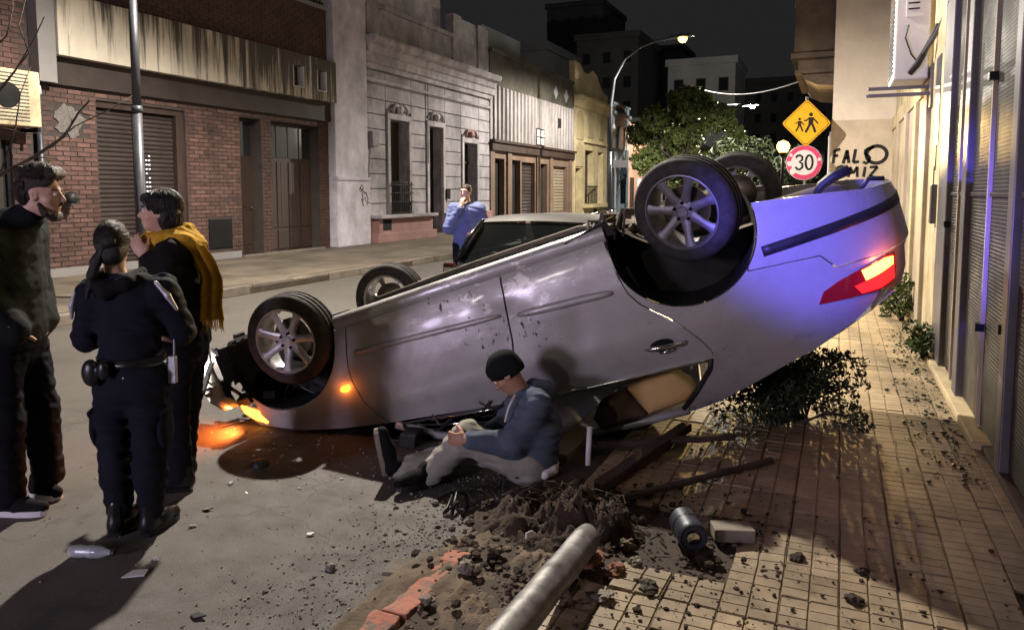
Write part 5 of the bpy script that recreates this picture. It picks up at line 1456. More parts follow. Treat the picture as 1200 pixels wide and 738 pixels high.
def strands(parent, c, R, rad, n, length, flow, keep, seed, mat='hair', curl=.004, lift=.006, w=.0022):
    """locks of hair lying on an ellipsoid"""
    r = random.Random(seed); q = MB(); rad = np.array(rad)
    k = 0
    while k < n:
        d = np.array([r.gauss(0, 1), r.gauss(0, 1), r.gauss(0, 1)]); d /= np.linalg.norm(d)
        if not keep(d): continue
        k += 1; p = d * rad; pts = []; L = length * r.uniform(.6, 1.3); ph = r.uniform(0, 6)
        for i in range(6):
            nn = p / rad ** 2; nn /= np.linalg.norm(nn)
            f = np.array(flow(d), float) + np.array([r.gauss(0, .18) for _ in range(3)]); f -= nn * (f @ nn); f /= np.linalg.norm(f) + 1e-6
            side = np.cross(nn, f)
            pts.append(tuple(c + R @ (p + nn * (lift * (.3 + .7 * math.sin(PI * i / 5)) + .001) + side * curl * math.sin(ph + i * 1.6))))
            p = p + f * L / 5; p = p / np.linalg.norm(p / rad)
        q.tube(pts, [w, w, w * .9, w * .8, w * .6, w * .25], 4)
    o = q.build('hair_locks', mat, parent, True); return o

# ---------------- police officer seen from behind
pr = person('police officer in dark uniform seen from behind, black ponytail, radio on belt', 160, 622, 0, (.83, .92, .995))
b = SDF(.009, .03)
hc = vec(-.075, .02, 1.385); R = head_frame(.35, -.12)
P = add_head(b, hc, R, .98)
b.cone((-.06, .02, 1.20), (-.07, .015, 1.34), .058, .052)
b.chain([(-.0, .02, 1.16), (.0, .02, .95), (.01, .02, .80)], [.105, .10, .12], sq=(1.35, .85, 1)); b.cone((-.15, .02, 1.18), (.16, .02, 1.19), .06)
LS, RS_ = (-.22, .02, 1.17), (.215, .02, 1.19)
b.chain([LS, (-.275, .06, .96), (-.20, .24, .95)], [.05, .042, .032]); b.chain([RS_, (.27, .10, .98), (.17, .27, 1.00)], [.05, .042, .032])
add_hand(b, (-.20, .24, .95), (.6, .8, .1), (.6, -.4, 0), (0, 0, 1), .7); add_hand(b, (.17, .27, 1.0), (-.7, .7, .1), (-.6, -.4, 0), (0, 0, 1), .7)
b.chain([(-.09, .02, .80), (-.11, .04, .45), (-.09, .0, .09)], [.085, .06, .042]); b.chain([(.10, .02, .80), (.095, .04, .45), (.10, .0, .09)], [.085, .06, .042])
b.build('body', 'skin', pr)
face_parts(pr, P)
b = SDF(.009, .02); b.wr = .004; b.wf = 80
b.ell(hc + R @ vec(0, -.022, .045), vec(.086, .100, .088), R); b.ell(hc + R @ vec(0, -.055, .0), vec(.078, .062, .078), R)
b.ell(hc + R @ vec(0, .06, .02), vec(.062, .055, .062), R, .01, True)
hb = b.build('hair', 'hair', pr)
strands(hb, hc + R @ vec(0, -.022, .045), R, (.088, .102, .090), 420, .10, lambda d: (-d[0] * 1.5, -1, -.6 if d[2] > 0 else .3), lambda d: d[1] < .35, 31, curl=.002, lift=.003)
b = SDF(.008, .02); b.wr = .004; b.wf = 90
b.chain([hc + R @ vec(-.01, -.10, .03), (-.105, -.085, 1.345), (-.130, -.095, 1.28), (-.148, -.105, 1.21), (-.165, -.105, 1.15)], [.026, .025, .021, .015, .005])
b.ell(hc + R @ vec(0, -.108, .035), vec(.040, .030, .038), R)
b.build('ponytail', 'hair', pr)
b = SDF(.009, .05); b.wr = .0065; b.wf = 105
b.chain([(0, .02, 1.14), (.0, .02, 1.0), (.005, .02, .86)], [.122, .120, .128], sq=(1.34, .88, 1)); b.cone((-.16, .02, 1.165), (.16, .02, 1.18), .070, .070)
b.cone((-.08, .0, 1.20), (.04, .0, 1.22), .082, .078)
b.chain([LS, (-.275, .06, .96), (-.20, .23, .95)], [.074, .066, .05]); b.chain([RS_, (.265, .10, .98), (.18, .25, 1.0)], [.074, .066, .05])
b.cut((0, 0, -1), -.815); b.cut((0, 0, 1), 1.275)
jk = b.build('jacket', 'uniform', pr)
b = SDF(.009, .02); b.wr = .003; b.chain([(-.14, -.07, 1.23), (-.06, -.095, 1.20), (.05, -.075, 1.235)], [.03, .042, .03]); b.chain([(-.15, .05, 1.27), (-.14, -.07, 1.23)], [.03, .04]); b.chain([(.05, -.075, 1.235), (.07, .05, 1.27)], [.04, .03])
b.build('hood', 'coat_black', jk)
for pts in ([(.20, -.055, 1.235), (.262, -.045, 1.17), (.292, -.01, 1.10)], [(-.262, -.05, 1.19), (-.295, -.03, 1.12), (-.312, -.01, 1.06)]):
    b = SDF(.006, .01); b.chain(pts, [.010, .016, .009]); b.build('reflective_strip', 'reflective', jk)
b = SDF(.009, .04); b.wr = .0070; b.wf = 105
b.chain([(-.0, .02, .86), (.0, .02, .74)], [.135, .145], sq=(1.32, .95, 1))
b.chain([(-.095, .02, .76), (-.12, .03, .58), (-.115, .03, .44), (-.105, .01, .30), (-.095, .0, .12)], [.112, .103, .088, .084, .070]); b.chain([(.10, .02, .76), (.095, .03, .58), (.09, .03, .44), (.09, .01, .30), (.095, .0, .12)], [.112, .103, .088, .084, .070])
tr_ = b.build('trousers', 'uniform', pr)
for s_, (x, y) in ((-1, (-.205, .02)), (1, (.185, .02))):
    b = SDF(.009, .02); b.wr = .003; b.ell((x, y, .52), vec(.035, .075, .105)); b.cone((x + .012 * s_, y - .06, .60), (x + .012 * s_, y + .05, .61), .016); b.build('cargo_pocket', 'uniform', tr_)
q = MB(); n = 26
q.add([(.182 * math.cos(2 * PI * i / n) + .005, .02 + .135 * math.sin(2 * PI * i / n), z) for z in (.835, .875) for i in range(n)] + [(.190 * math.cos(2 * PI * i / n) + .005, .02 + .143 * math.sin(2 * PI * i / n), z) for z in (.835, .875) for i in range(n)],
      [(2 * n + i, 2 * n + (i + 1) % n, 3 * n + (i + 1) % n, 3 * n + i) for i in range(n)] + [(i, 2 * n + i, 2 * n + (i + 1) % n, (i + 1) % n) for i in range(n)] + [(n + i, n + (i + 1) % n, 3 * n + (i + 1) % n, 3 * n + i) for i in range(n)])
be = q.build('belt', 'leather_black', pr, True)
b = SDF(.008, .015); b.ell((-.14, -.135, .82), vec(.05, .03, .065)); b.ell((-.06, -.15, .835), vec(.035, .022, .045)); b.build('belt_pouch', 'leather_black', be)
q = MB(); q.obox((.235, .03, .80), (.022, 0, 0), (0, .015, 0), (0, 0, .065)); q.cyl((.245, .03, .86), (.25, .03, .95), .006, n=6); q.build('radio', 'reflective', be, bevel=.005)
v_, f_ = blob(3, .007, 1, 0); mesh_obj('button', [(a[0] + .03, a[1] - .118, a[2] + .79) for a in v_], f_, 'reflective', tr_, True)
shoe(pr, (-.095, -.075, 0), (-.085, .20, 0), 'leather_black', 'leather_black', .12); shoe(pr, (.085, -.07, 0), (.155, .17, 0), 'leather_black', 'leather_black', .12)

# ---------------- woman with the yellow scarf
pw = person('woman in black with a mustard yellow scarf, one hand at her throat', 217, 566)
b = SDF(.008, .03)
hc = vec(-.085, .0, 1.535); R = head_frame(1.80, .05)
P = add_head(b, hc, R, .96)
b.cone((-.045, .02, 1.36), (-.075, .015, 1.48), .055, .050)
b.chain([(.02, .01, 1.30), (.02, .01, 1.08), (.02, .01, .88)], [.10, .09, .115], sq=(.92, 1.25, 1)); b.cone((.02, -.12, 1.33), (.01, .14, 1.33), .055)
LS, RS_ = (.0, .19, 1.32), (.03, -.165, 1.315)
b.chain([RS_, (.03, -.23, 1.08), (-.09, -.165, 1.30)], [.046, .04, .028]); b.chain([LS, (.03, .24, 1.04), (-.12, .16, .95)], [.046, .04, .028])
add_hand(b, (-.095, -.165, 1.31), (-.45, .10, .65), (-.2, .9, 0), (.6, 0, .7), .55, .95); add_hand(b, (-.12, .16, .95), (-.5, -.1, -.6), (.5, -.2, 0), (0, 0, 1), .6, .95)
b.chain([(.02, -.08, .86), (.0, -.09, .47), (.01, -.09, .09)], [.085, .055, .038]); b.chain([(.02, .10, .86), (-.02, .11, .47), (-.06, .12, .09)], [.085, .055, .038])
b.build('body', 'skin', pw)
face_parts(pw, P)
b = SDF(.008, .02); b.wr = .004; b.wf = 90
b.ell(hc + R @ vec(0, -.022, .046), vec(.084, .098, .086), R); b.ell(hc + R @ vec(0, -.05, -.02), vec(.080, .066, .095), R)
b.ell(hc + R @ vec(0, .085, -.02), vec(.060, .075, .085), R, .012, True); b.ell(hc + R @ vec(.072, .01, -.01), vec(.022, .02, .03), R, .01, True)
b.chain([hc + R @ vec(-.03, .055, .095), hc + R @ vec(.02, .082, .078), hc + R @ vec(.066, .055, .035)], [.02, .02, .014])
hw_ = b.build('hair', 'hair', pw)
strands(hw_, hc + R @ vec(0, -.022, .046), R, (.087, .101, .089), 380, .12, lambda d: (d[0] * .8, -.25 + d[1] * .4, -1), lambda d: d[2] > .0 and (d[1] < .55 or d[2] > .6), 32, curl=.002, lift=.003)
strands(hw_, hc + R @ vec(0, -.05, -.02), R, (.083, .069, .098), 200, .10, lambda d: (0, -.1, -1), lambda d: d[1] < .1 and d[2] < .6, 33, curl=.002, lift=.003)
b = SDF(.009, .05); b.wr = .0055; b.wf = 105
b.chain([(.03, .01, 1.30), (.025, .01, 1.10), (.025, .01, .90), (.025, .01, .80)], [.118, .112, .128, .132], sq=(.95, 1.25, 1)); b.cone((.025, -.13, 1.325), (.015, .15, 1.325), .068)
b.chain([RS_, (.035, -.235, 1.07), (-.07, -.17, 1.28)], [.075, .066, .048]); b.chain([LS, (.03, .24, 1.04), (-.10, .16, .96)], [.072, .062, .048])
b.cut((0, 0, -1), -.76); b.build('coat', 'coat_black', pw)
b = SDF(.009, .04); b.wr = .0055; b.wf = 105
b.chain([(.02, .01, .84), (.02, .01, .78)], [.125, .13], sq=(.9, 1.2, 1)); b.chain([(.02, -.075, .80), (.0, -.09, .47), (.015, -.09, .10)], [.098, .074, .066]); b.chain([(.02, .10, .80), (-.02, .11, .47), (-.055, .12, .10)], [.098, .074, .066])
b.build('trousers', 'trousers_black', pw)
b = SDF(.007, .016); b.wr = .005; b.wf = 120
nk = [(-.05 + .105 * math.cos(a), .015 + .095 * math.sin(a), 1.415 + .025 * math.sin(a + 1.0)) for a in [2 * PI * i / 12 for i in range(13)]]
b.chain(nk, [.034] * 13); nk2 = [(-.04 + .125 * math.cos(a), .01 + .11 * math.sin(a), 1.372 + .03 * math.sin(a + 2.2)) for a in [2 * PI * i / 12 for i in range(13)]]; b.chain(nk2, [.036] * 13)
b.chain([(.02, -.09, 1.40), (.08, -.09, 1.385), (.125, -.05, 1.345)], [.042, .048, .046]); b.chain([(.08, .06, 1.40), (.125, .0, 1.36)], [.04, .045])
sc_ = b.build('scarf', 'scarf_yellow', pw)
def tail_pt(a, f):
    x = .125 + .075 * min(1, f * 2.2) + (a - .5) * (.115 + .03 * f) + .008 * math.sin(f * 5); y = -.075 + .05 * f + .016 * math.sin(a * 15 + f * 2.5) + .006 * math.sin(f * 17 + a * 4)
    return (x, y, 1.375 - .43 * f - .02 * (1 - min(1, f * 5)) * abs(a - .5))
vs = [tail_pt(i / 22, j / 26) for j in range(27) for i in range(23)]
tl_ = mesh_obj('scarf_tail', vs, [(j * 23 + i, j * 23 + i + 1, j * 23 + 24 + i, j * 23 + 23 + i) for j in range(26) for i in range(22)], 'scarf_yellow', sc_, True)
md = tl_.modifiers.new('t', 'SOLIDIFY'); md.thickness = .009; md.offset = 0
fr = MB(); r_ = random.Random(2)
for i in range(24):
    p = Vector(tail_pt((i + .5) / 24, 1.0)); fr.tube([p + Vector((0, 0, .006)), p + Vector((r_.uniform(-.006, .006), 0, -.03)), p + Vector((r_.uniform(-.012, .012), r_.uniform(-.006, .006), -.062 + r_.uniform(-.012, .012)))], [.0038, .0034, .002], 5)
fr.build('fringe', 'scarf_yellow', sc_)
shoe(pw, (.075, -.085, 0), (-.16, -.12, 0), 'leather_black', 'leather_black', .10, soleh=.02); shoe(pw, (.0, .12, 0), (-.23, .09, 0), 'leather_black', 'leather_black', .10, soleh=.02)

# ---------------- bearded man
pm_ = person('bearded man in a black padded jacket and black trainers with white soles, left edge', 20, 594, 0, (.95, .95, .975))
b = SDF(.008, .03)
hc = vec(.215, .02, 1.675); R = head_frame(-1.42, -.03)
P = add_head(b, hc, R, 1.03)
b.cone((.02, .02, 1.50), (.175, .02, 1.62), .066, .062)
b.chain([(.0, .02, 1.42), (.0, .02, 1.15), (.0, .02, .95)], [.12, .11, .125], sq=(.95, 1.3, 1)); b.cone((.0, -.15, 1.46), (.02, .19, 1.46), .065)
NS, FSs = (.0, -.17, 1.44), (-.01, .20, 1.44)
b.chain([NS, (.0, -.21, 1.14), (.12, -.14, 1.0)], [.055, .046, .034]); b.chain([FSs, (-.01, .25, 1.14), (.10, .16, 1.0)], [.055, .046, .032])
add_hand(b, (.12, -.14, 1.0), (-.1, .5, -.8), (0, 1, 0), (.7, 0, .7), .3, 1.05); add_hand(b, (.10, .16, 1.0), (-.1, -.5, -.8), (0, -1, 0), (.7, 0, .7), .3, 1.0)
b.chain([(.0, -.10, .93), (.02, -.10, .50), (.02, -.08, .09)], [.10, .07, .045]); b.chain([(.0, .12, .93), (.06, .14, .50), (.07, .18, .09)], [.10, .07, .045])
b.build('body', 'skin', pm_)
face_parts(pm_, P, 'hair_brown', s=1.03)
b = SDF(.007, .02); b.wr = .0045; b.wf = 110
b.ell(hc + R @ vec(0, -.02, .062), vec(.086, .102, .088), R); b.ell(hc + R @ vec(0, -.06, .01), vec(.080, .060, .085), R)
b.ell(hc + R @ vec(0, .095, -.02), vec(.08, .065, .10), R, .012, True)
for x in (-1, 1): b.ell(hc + R @ vec(.078 * x, .02, -.012), vec(.022, .045, .045), R, .01, True)
for i in range(16):
    a = i * 2.4; b.ell(hc + R @ vec(.055 * math.sin(a), -.005 + .075 * math.cos(a * 1.3), .118 + .010 * math.sin(a * 2.1)), vec(.030, .030, .024), R, .02)
hm_ = b.build('hair', 'hair_brown', pm_)
strands(hm_, hc + R @ vec(0, -.012, .068), R, (.086, .100, .092), 520, .055, lambda d: (math.sin(d[1] * 40), math.cos(d[0] * 35), .6), lambda d: d[2] > .15 and d[1] < .9, 34, 'hair_brown', .010, .014, .0026)
strands(hm_, hc + R @ vec(0, -.04, .03), R, (.087, .086, .10), 240, .04, lambda d: (0, -.3, -1), lambda d: d[1] < -.1 and d[2] < .5, 35, 'hair_brown', .003, .004)
b = SDF(.007, .014); b.wr = .0025; b.wf = 110
b.chain([hc + R @ vec(-.066, .012, -.045) * 1.03, hc + R @ vec(-.056, .040, -.088) * 1.03, hc + R @ vec(-.02, .066, -.106) * 1.03, hc + R @ vec(.02, .066, -.106) * 1.03, hc + R @ vec(.056, .040, -.088) * 1.03, hc + R @ vec(.066, .012, -.045) * 1.03], [.012, .020, .024, .024, .020, .012])
b.chain([hc + R @ vec(-.022, .086, -.058) * 1.03, hc + R @ vec(0, .098, -.040) * 1.03, hc + R @ vec(.022, .086, -.058) * 1.03], [.008, .008, .008])
b.build('beard', 'hair_brown', pm_)
b = SDF(.010, .06); b.wr = .0022; b.wf = 105; b.bands = ((.06, 0, 1), .13, .005)
b.chain([(.0, .0, 1.40), (-.01, .0, 1.20), (.0, .0, 1.0), (.0, .0, .90)], [.172, .175, .172, .165], sq=(1.0, 1.32, 1)); b.cone((.0, -.16, 1.45), (.02, .18, 1.45), .105)
b.chain([NS, (.0, -.22, 1.15), (.16, -.17, .995)], [.098, .088, .072]); b.chain([FSs, (-.01, .26, 1.15), (.10, .18, 1.0)], [.10, .088, .07])
b.cone((.05, .0, 1.50), (.135, .02, 1.565), .110, .082); b.cut((0, 0, -1), -.865); jm = b.build('jacket', 'jacket_black', pm_)
b = SDF(.009, .03); b.wr = .005; b.wf = 40
b.chain([(-.10, -.13, 1.53), (-.15, .0, 1.52), (-.08, .15, 1.53)], [.06, .075, .06]); b.chain([(-.08, -.13, 1.53), (.05, -.11, 1.51)], [.055, .04]); b.chain([(-.08, .14, 1.53), (.05, .12, 1.51)], [.055, .04]); b.build('hood', 'jacket_black', jm)
for pts in ([(.095, -.215, 1.40), (.13, -.225, 1.355)], [(.115, -.22, 1.13), (.14, -.23, 1.06), (.17, -.235, 1.02)]):
    b = SDF(.006, .01); b.chain(pts, [.009] * len(pts)); b.build('reflective_piping', 'reflective', jm)
b = SDF(.010, .05); b.wr = .0055; b.wf = 100
b.chain([(.0, .0, .95), (.0, .0, .88)], [.145, .15], sq=(.95, 1.2, 1)); b.chain([(.0, -.10, .90), (.02, -.10, .50), (.015, -.08, .11)], [.125, .098, .082]); b.chain([(.0, .12, .90), (.06, .14, .50), (.07, .18, .12)], [.125, .098, .082])
b.build('trousers', 'trousers_black', pm_)
shoe(pm_, (-.075, -.085, 0), (.225, -.095, 0), 'coat_black', 'white_cloth', .075, soleh=.03); shoe(pm_, (-.01, .18, 0), (.17, .10, 0), 'coat_black', 'white_cloth', .075, soleh=.03)
b = SDF(.008, .02); b.cone((.01, -.08, .07), (.012, -.08, .14), .05); b.build('sock', 'white_cloth', pm_)
mw = ground(22, 594); Rm = Matrix.Rotation(YAW, 3, 'Z')

# ---------------- man sitting on the ground
ps = person('man sitting on the ground in a blue hoodie, black beanie and grey jeans', 620, 566, .01)
def sp_(px, py, f=0.0):                                            # photograph pixel to the sitting man's own axes
    Z = (ground(620, 566, .01) - CAMP).dot(FW) + f; w_ = at(px, py, Z) - ground(620, 566, .01)
    return np.array(Rm.inverted() @ w_)
hip = sp_(622, 543, .05); hip[2] = .115
knN, knF = sp_(548, 512, -.02), sp_(548, 528, .20)
ankN, ankF = sp_(492, 565, .0), sp_(464, 552, .08)
shN, shF = sp_(628, 474, -.10), sp_(612, 474, .26)
elN, elF = sp_(600, 520, -.12), sp_(580, 512, .26); wrN, wrF = sp_(548, 516, -.15), sp_(540, 510, .10)
chest = (shN + shF) / 2
b = SDF(.008, .03)
hc = sp_(594, 437, .06); R = head_frame(1.45, -.82)
P = add_head(b, hc, R, 1.0)
b.cone(chest + vec(-.02, 0, .03), hc + vec(.035, 0, -.04), .058, .055)
mid = (chest + hip) / 2 + vec(.035, 0, .02)
b.chain([chest + vec(0, 0, -.05), mid, hip], [.11, .105, .12], sq=(1, 1.25, 1)); b.cone(shN * .85 + shF * .15, shF * .85 + shN * .15, .055)
b.chain([shN, elN, wrN], [.052, .043, .031]); b.chain([shF, elF, wrF], [.052, .043, .031])
add_hand(b, wrN, (-.9, .35, .0), (.3, 1, -.2), (0, 0, 1), .75); add_hand(b, wrF, (-.7, -.7, -.1), (.5, -1, -.2), (0, 0, 1), .75)
hN, hF = hip + vec(-.02, -.09, 0), hip + vec(-.02, .10, 0)
b.chain([hN, knN, ankN], [.088, .062, .04]); b.chain([hF, knF, ankF], [.088, .062, .04])
b.build('body', 'skin_tan', ps)
face_parts(ps, P)
b = SDF(.008, .02); b.wr = .0025; b.wf = 60
b.ell(hc + R @ vec(0, -.012, .048), vec(.088, .106, .090), R); b.ell(hc + R @ vec(0, -.045, .0), vec(.082, .068, .07), R)
b.ell(hc + R @ vec(0, .10, -.045), vec(.09, .08, .068), R, .012, True); b.cut(-(R @ vec(0, -.25, 1)) / 1.03, -((R @ vec(0, -.25, 1)) / 1.03) @ (hc + R @ vec(0, 0, -.028)))
b.build('beanie', 'beanie', ps)
b = SDF(.009, .05); b.wr = .0065; b.wf = 105
b.chain([chest + vec(.0, 0, -.03), mid, hip + vec(.02, 0, .03)], [.142, .145, .138], sq=(1, 1.28, 1)); b.cone(shN * .88 + shF * .12, shF * .88 + shN * .12, .082)
b.chain([shN, elN, wrN * .93 + elN * .07], [.086, .074, .048]); b.chain([shF, elF, wrF * .93 + elF * .07], [.086, .074, .048])
b.cut((0, 0, -1), -.055); hd = b.build('hoodie', 'hoodie_blue', ps)
b = SDF(.009, .03); b.wr = .004; b.wf = 40
b.chain([chest + vec(.02, -.10, .07), chest + vec(.09, 0, .07), chest + vec(.03, .10, .08)], [.05, .065, .05]); b.chain([chest + vec(.02, -.10, .07), chest + vec(-.055, -.07, .04)], [.05, .03]); b.build('hood', 'hoodie_blue', hd)
MB().tube([sp_(604, 462, -.14), sp_(596, 478, -.16), sp_(592, 494, -.16)], .007, 6).build('zip', 'white_cloth', hd, True)
b = SDF(.009, .035); b.wr = .0070; b.wf = 105
b.ell(hip + vec(.0, 0, .0), vec(.13, .17, .115)); b.chain([hN, knN, ankN * .92 + knN * .08], [.112, .086, .068]); b.chain([hF, knF, ankF * .92 + knF * .08], [.112, .086, .066])
b.cut((0, 0, -1), -.004); b.build('jeans', 'jeans_grey', ps)
b = SDF(.008, .02); b.wr = .004; b.chain([hip + vec(.075, -.16, -.03), hip + vec(.115, -.10, -.02), hip + vec(.13, .0, -.02)], [.03, .035, .03]); b.cut((0, 0, -1), -.02); b.build('shirt_tail', 'white_cloth', ps)
hl_ = ankN.copy(); hl_[2] = .0; shoe(ps, hl_ + vec(.06, 0, 0), hl_ + vec(-.11, -.16, .02), 'coat_black', 'black_plastic', .06)
hl_ = sp_(450, 575, .08); hl_[2] = .02; shoe(ps, hl_ + vec(.0, 0, .0), hl_ + vec(-.05, .0, .265), 'coat_black', 'kerb_stone', .05)

# ---------------- onlooker beyond the parked car
po = thing('person', 'onlooker lit blue standing behind the parked car, hand raised to his face', 'person', (-4.86, 9.55, 0), (0, 0, YAW)); po.scale = (.94, .94, .985)
b = SDF(.011, .03)
hc = vec(.0, .0, 1.665); R = head_frame(2.75, -.05); P = add_head(b, hc, R, 1.02)
b.cone((.02, .02, 1.48), (.005, .01, 1.60), .062, .056); b.chain([(.02, .02, 1.40), (.01, .02, 1.1), (.01, .02, .93)], [.12, .11, .12], sq=(1.3, .9, 1)); b.cone((-.15, .02, 1.43), (.18, .02, 1.43), .06)
b.chain([(-.19, .02, 1.42), (-.24, -.05, 1.16), (-.06, -.17, 1.47)], [.052, .044, .032]); b.chain([(.22, .02, 1.42), (.28, .02, 1.15), (.16, -.15, 1.06)], [.052, .044, .032])
add_hand(b, (-.06, -.17, 1.47), (.2, .15, .9), (.3, .8, 0), (1, 0, 0), .7); add_hand(b, (.16, -.15, 1.06), (-.8, -.2, 0), (0, .8, 0), (0, 0, 1), .6)
b.chain([(-.09, .02, .92), (-.11, .02, .5), (-.11, .02, .08)], [.09, .06, .042]); b.chain([(.10, .02, .92), (.12, .02, .5), (.12, .02, .08)], [.09, .06, .042]); b.build('body', 'skin', po)
face_parts(po, P)
b = SDF(.010, .02); b.wr = .003; b.wf = 90; b.ell(hc + R @ vec(0, -.022, .046), vec(.084, .100, .084), R); b.ell(hc + R @ vec(0, -.05, 0), vec(.076, .06, .075), R); b.ell(hc + R @ vec(0, .09, -.03), vec(.066, .06, .09), R, .012, True); b.build('hair', 'hair_brown', po)
b = SDF(.011, .05); b.wr = .0055; b.wf = 100; b.chain([(.02, .02, 1.38), (.01, .02, 1.15), (.01, .02, .92)], [.15, .148, .152], sq=(1.32, .95, 1)); b.cone((-.16, .02, 1.44), (.19, .02, 1.44), .085)
b.chain([(-.19, .02, 1.42), (-.25, -.05, 1.16), (-.075, -.165, 1.43)], [.09, .08, .056]); b.chain([(.22, .02, 1.42), (.29, .02, 1.15), (.18, -.13, 1.07)], [.09, .08, .056]); b.cut((0, 0, -1), -.84); b.build('jacket', 'denim_jacket', po)
b = SDF(.011, .05); b.wr = .004; b.chain([(-.09, .02, .90), (-.11, .02, .5), (-.11, .02, .10)], [.115, .085, .075]); b.chain([(.10, .02, .90), (.12, .02, .5), (.12, .02, .10)], [.115, .085, .075]); b.build('trousers', 'trousers_black', po)
shoe(po, (-.10, .10, 0), (-.13, -.16, 0), 'coat_black', 'black_plastic'); shoe(po, (.12, .10, 0), (.15, -.16, 0), 'coat_black', 'black_plastic')

# ================================================================== STREET FURNITURE, PLANTS, DEBRIS
# ---- near street lamp: pole at the left kerb, arm over the road
sl = thing('street_lamp', 'tall grey street lamp pole in front of the brick house', 'street lamp', (-8.98, 7.62, .15))
child(MB().cyl((-8.98, 7.62, .15), (-8.98, 7.62, 2.75), .068, .064, 20).cyl((-8.98, 7.62, 2.75), (-8.98, 7.62, 2.84), .074, .070, 20).cyl((-8.98, 7.62, 2.84), (-8.98, 7.62, 4.6), .058, .054, 20).build('pole', 'lamp_grey', None, True), sl)
child(MB().tube([(-8.98, 7.62, 4.6), (-8.98, 7.62, 6.2), (-8.7, 7.70, 6.9), (-8.0, 7.93, 7.25), (-6.9, 8.33, 7.34), (-6.1, 8.60, 7.30)], [.062, .055, .05, .045, .04, .035], 14).build('arm', 'lamp_grey', None, True), sl)
def lamp_head(root, p, d, mat, name='lamp_head', s=1.0, drop=1.0):
    d = Vector(d).normalized(); x = d.cross(Vector((0, 0, 1))).normalized()
    pr_ = [(-.38, .03, .03), (-.25, .09, .06), (0, .14, .075), (.22, .13, .06), (.34, .06, .03)]
    vs = []
    for t_, w_, h_ in pr_:
        c_ = Vector(p) + d * t_ * s
        vs += [c_ + x * w_ * s * math.cos(a) + Vector((0, 0, 1)) * (h_ * s * math.sin(a) if math.sin(a) > 0 else .03 * s * math.sin(a)) for a in [2 * PI * i / 12 for i in range(12)]]
    q = MB(); q.add(vs, [(i * 12 + j, i * 12 + (j + 1) % 12, i * 12 + 12 + (j + 1) % 12, i * 12 + 12 + j) for i in range(4) for j in range(12)] + [tuple(range(11, -1, -1)), tuple(range(48, 60))])
    o = child(q.build(name, 'lamp_grey', None, True), root)
    l_ = MB().lathe([(0, -.07 * s * drop), (.06 * s, -.06 * s * drop), (.11 * s, -.03 * s * drop), (.12 * s, 0)], Vector(p) + d * .05 * s - Vector((0, 0, .03 * s)), (0, 0, 1), 16).build('lamp_glass', mat, None, True); sub(l_, o, root)
    l_.visible_shadow = True
    return o
def lamp_head_open(root, p, d, s=1.0): return lamp_head(root, Vector(p) + Vector((0, 0, .12)), d, 'lamp_warm', s=s)
lamp_head(sl, LAMP + Vector((-.0, 0, .10)), (1, .35, .05), 'lamp_warm')
child(MB().tube([(-6.1, 8.60, 7.30), LAMP + Vector((-.3, -.1, .12))], .03, 8).build('arm_tip', 'lamp_grey', None, True), sl)

# ---- far street lamp with swan-neck arm
fl = thing('street_lamp', 'lit yellow street lamp on a tall curved pole above the street tree', 'street lamp', (-9.2, 32.0, .15))
child(MB().cyl((-9.2, 32.0, .15), (-9.2, 32.0, 3.4), .09, .08, 12).build('pole', 'lamp_grey', None, True), fl)
child(MB().tube([(-9.2, 32, 3.4), (-9.2, 32, 5.4), (-9.05, 31.98, 6.5), (-8.6, 31.95, 7.3), (-7.9, 31.9, 7.75), (-7.2, 31.85, 7.95), (-6.5, 31.8, 8.0)], [.075, .065, .06, .055, .05, .045, .04], 10).build('arm', 'lamp_grey', None, True), fl)
lamp_head(fl, FLAMP + Vector((0, 0, .16)), (1, 0, .05), 'lamp_yellow', s=1.6, drop=1.9)
spl = thing('street_sign', 'small pale street-name plate on the far lamp pole', 'sign', (-9.0, 31.9, 2.9)); 
child(bx('plate', (-9.05, 31.9, 2.70), (-8.35, 31.93, 3.02), 'street_plate'), spl)
child(MB().box((-9.14, 31.9, 2.78), (-9.05, 31.94, 2.82)).build('bracket', 'lamp_grey', None), spl)
# ---- lamp among the trees and the yellow lantern
ml = thing('street_lamp', 'white street lamp head half hidden right of the street tree', 'street lamp', (-8.9, 47.5, .15))
child(MB().tube([(-8.9, 47.5, .15), (-8.9, 47.5, 5.6), (-8.3, 47.5, 6.6), (-6.8, 47.5, 6.95), (-5.3, 47.5, 6.9)], [.09, .07, .06, .05, .045], 8).build('pole', 'lamp_grey', None, True), ml)
lamp_head(ml, MLAMP + Vector((0, 0, .12)), (1, 0, .05), 'lamp_warm', s=1.5, drop=1.6)
yl = thing('street_lantern', 'bright yellow lantern on a low post behind the round speed sign', 'street lamp', (YLAMP.x, YLAMP.y, PZ))
child(MB().cyl((YLAMP.x, YLAMP.y, PZ), (YLAMP.x, YLAMP.y, YLAMP.z - .28), .055, .04, 10).build('post', 'black_metal', None, True), yl)
child(MB().lathe([(0, -.17), (.10, -.15), (.16, -.04), (.17, .03), (.12, .12), (0, .17)], YLAMP, (0, 0, 1), 16).build('globe', 'lamp_yellow', None, True), yl)
child(MB().lathe([(.05, -.28), (.08, -.2), (.10, -.15)], YLAMP, (0, 0, 1), 12).build('collar', 'black_metal', None, True), yl)
wl_ = thing('wall_lamp', 'small bright wall lamp on the pink house left of the tree', 'wall lamp', (FX, 51.3, 4.9))
v_, f_ = blob(1, .24, 2, .0); o = mesh_obj('globe', v_, f_, 'lamp_warm', wl_, True); o.location = (.75, -.3, .5)
MB().tube([(0.02, 0, .25), (.4, -.1, .35), (.7, -.25, .32)], .03, 6).build('bracket', 'black_metal', wl_)
light('wall_lamp_light', 'POINT', (FX + .75, 50.6, 5.4), 260, (1, .55, .3), .2)

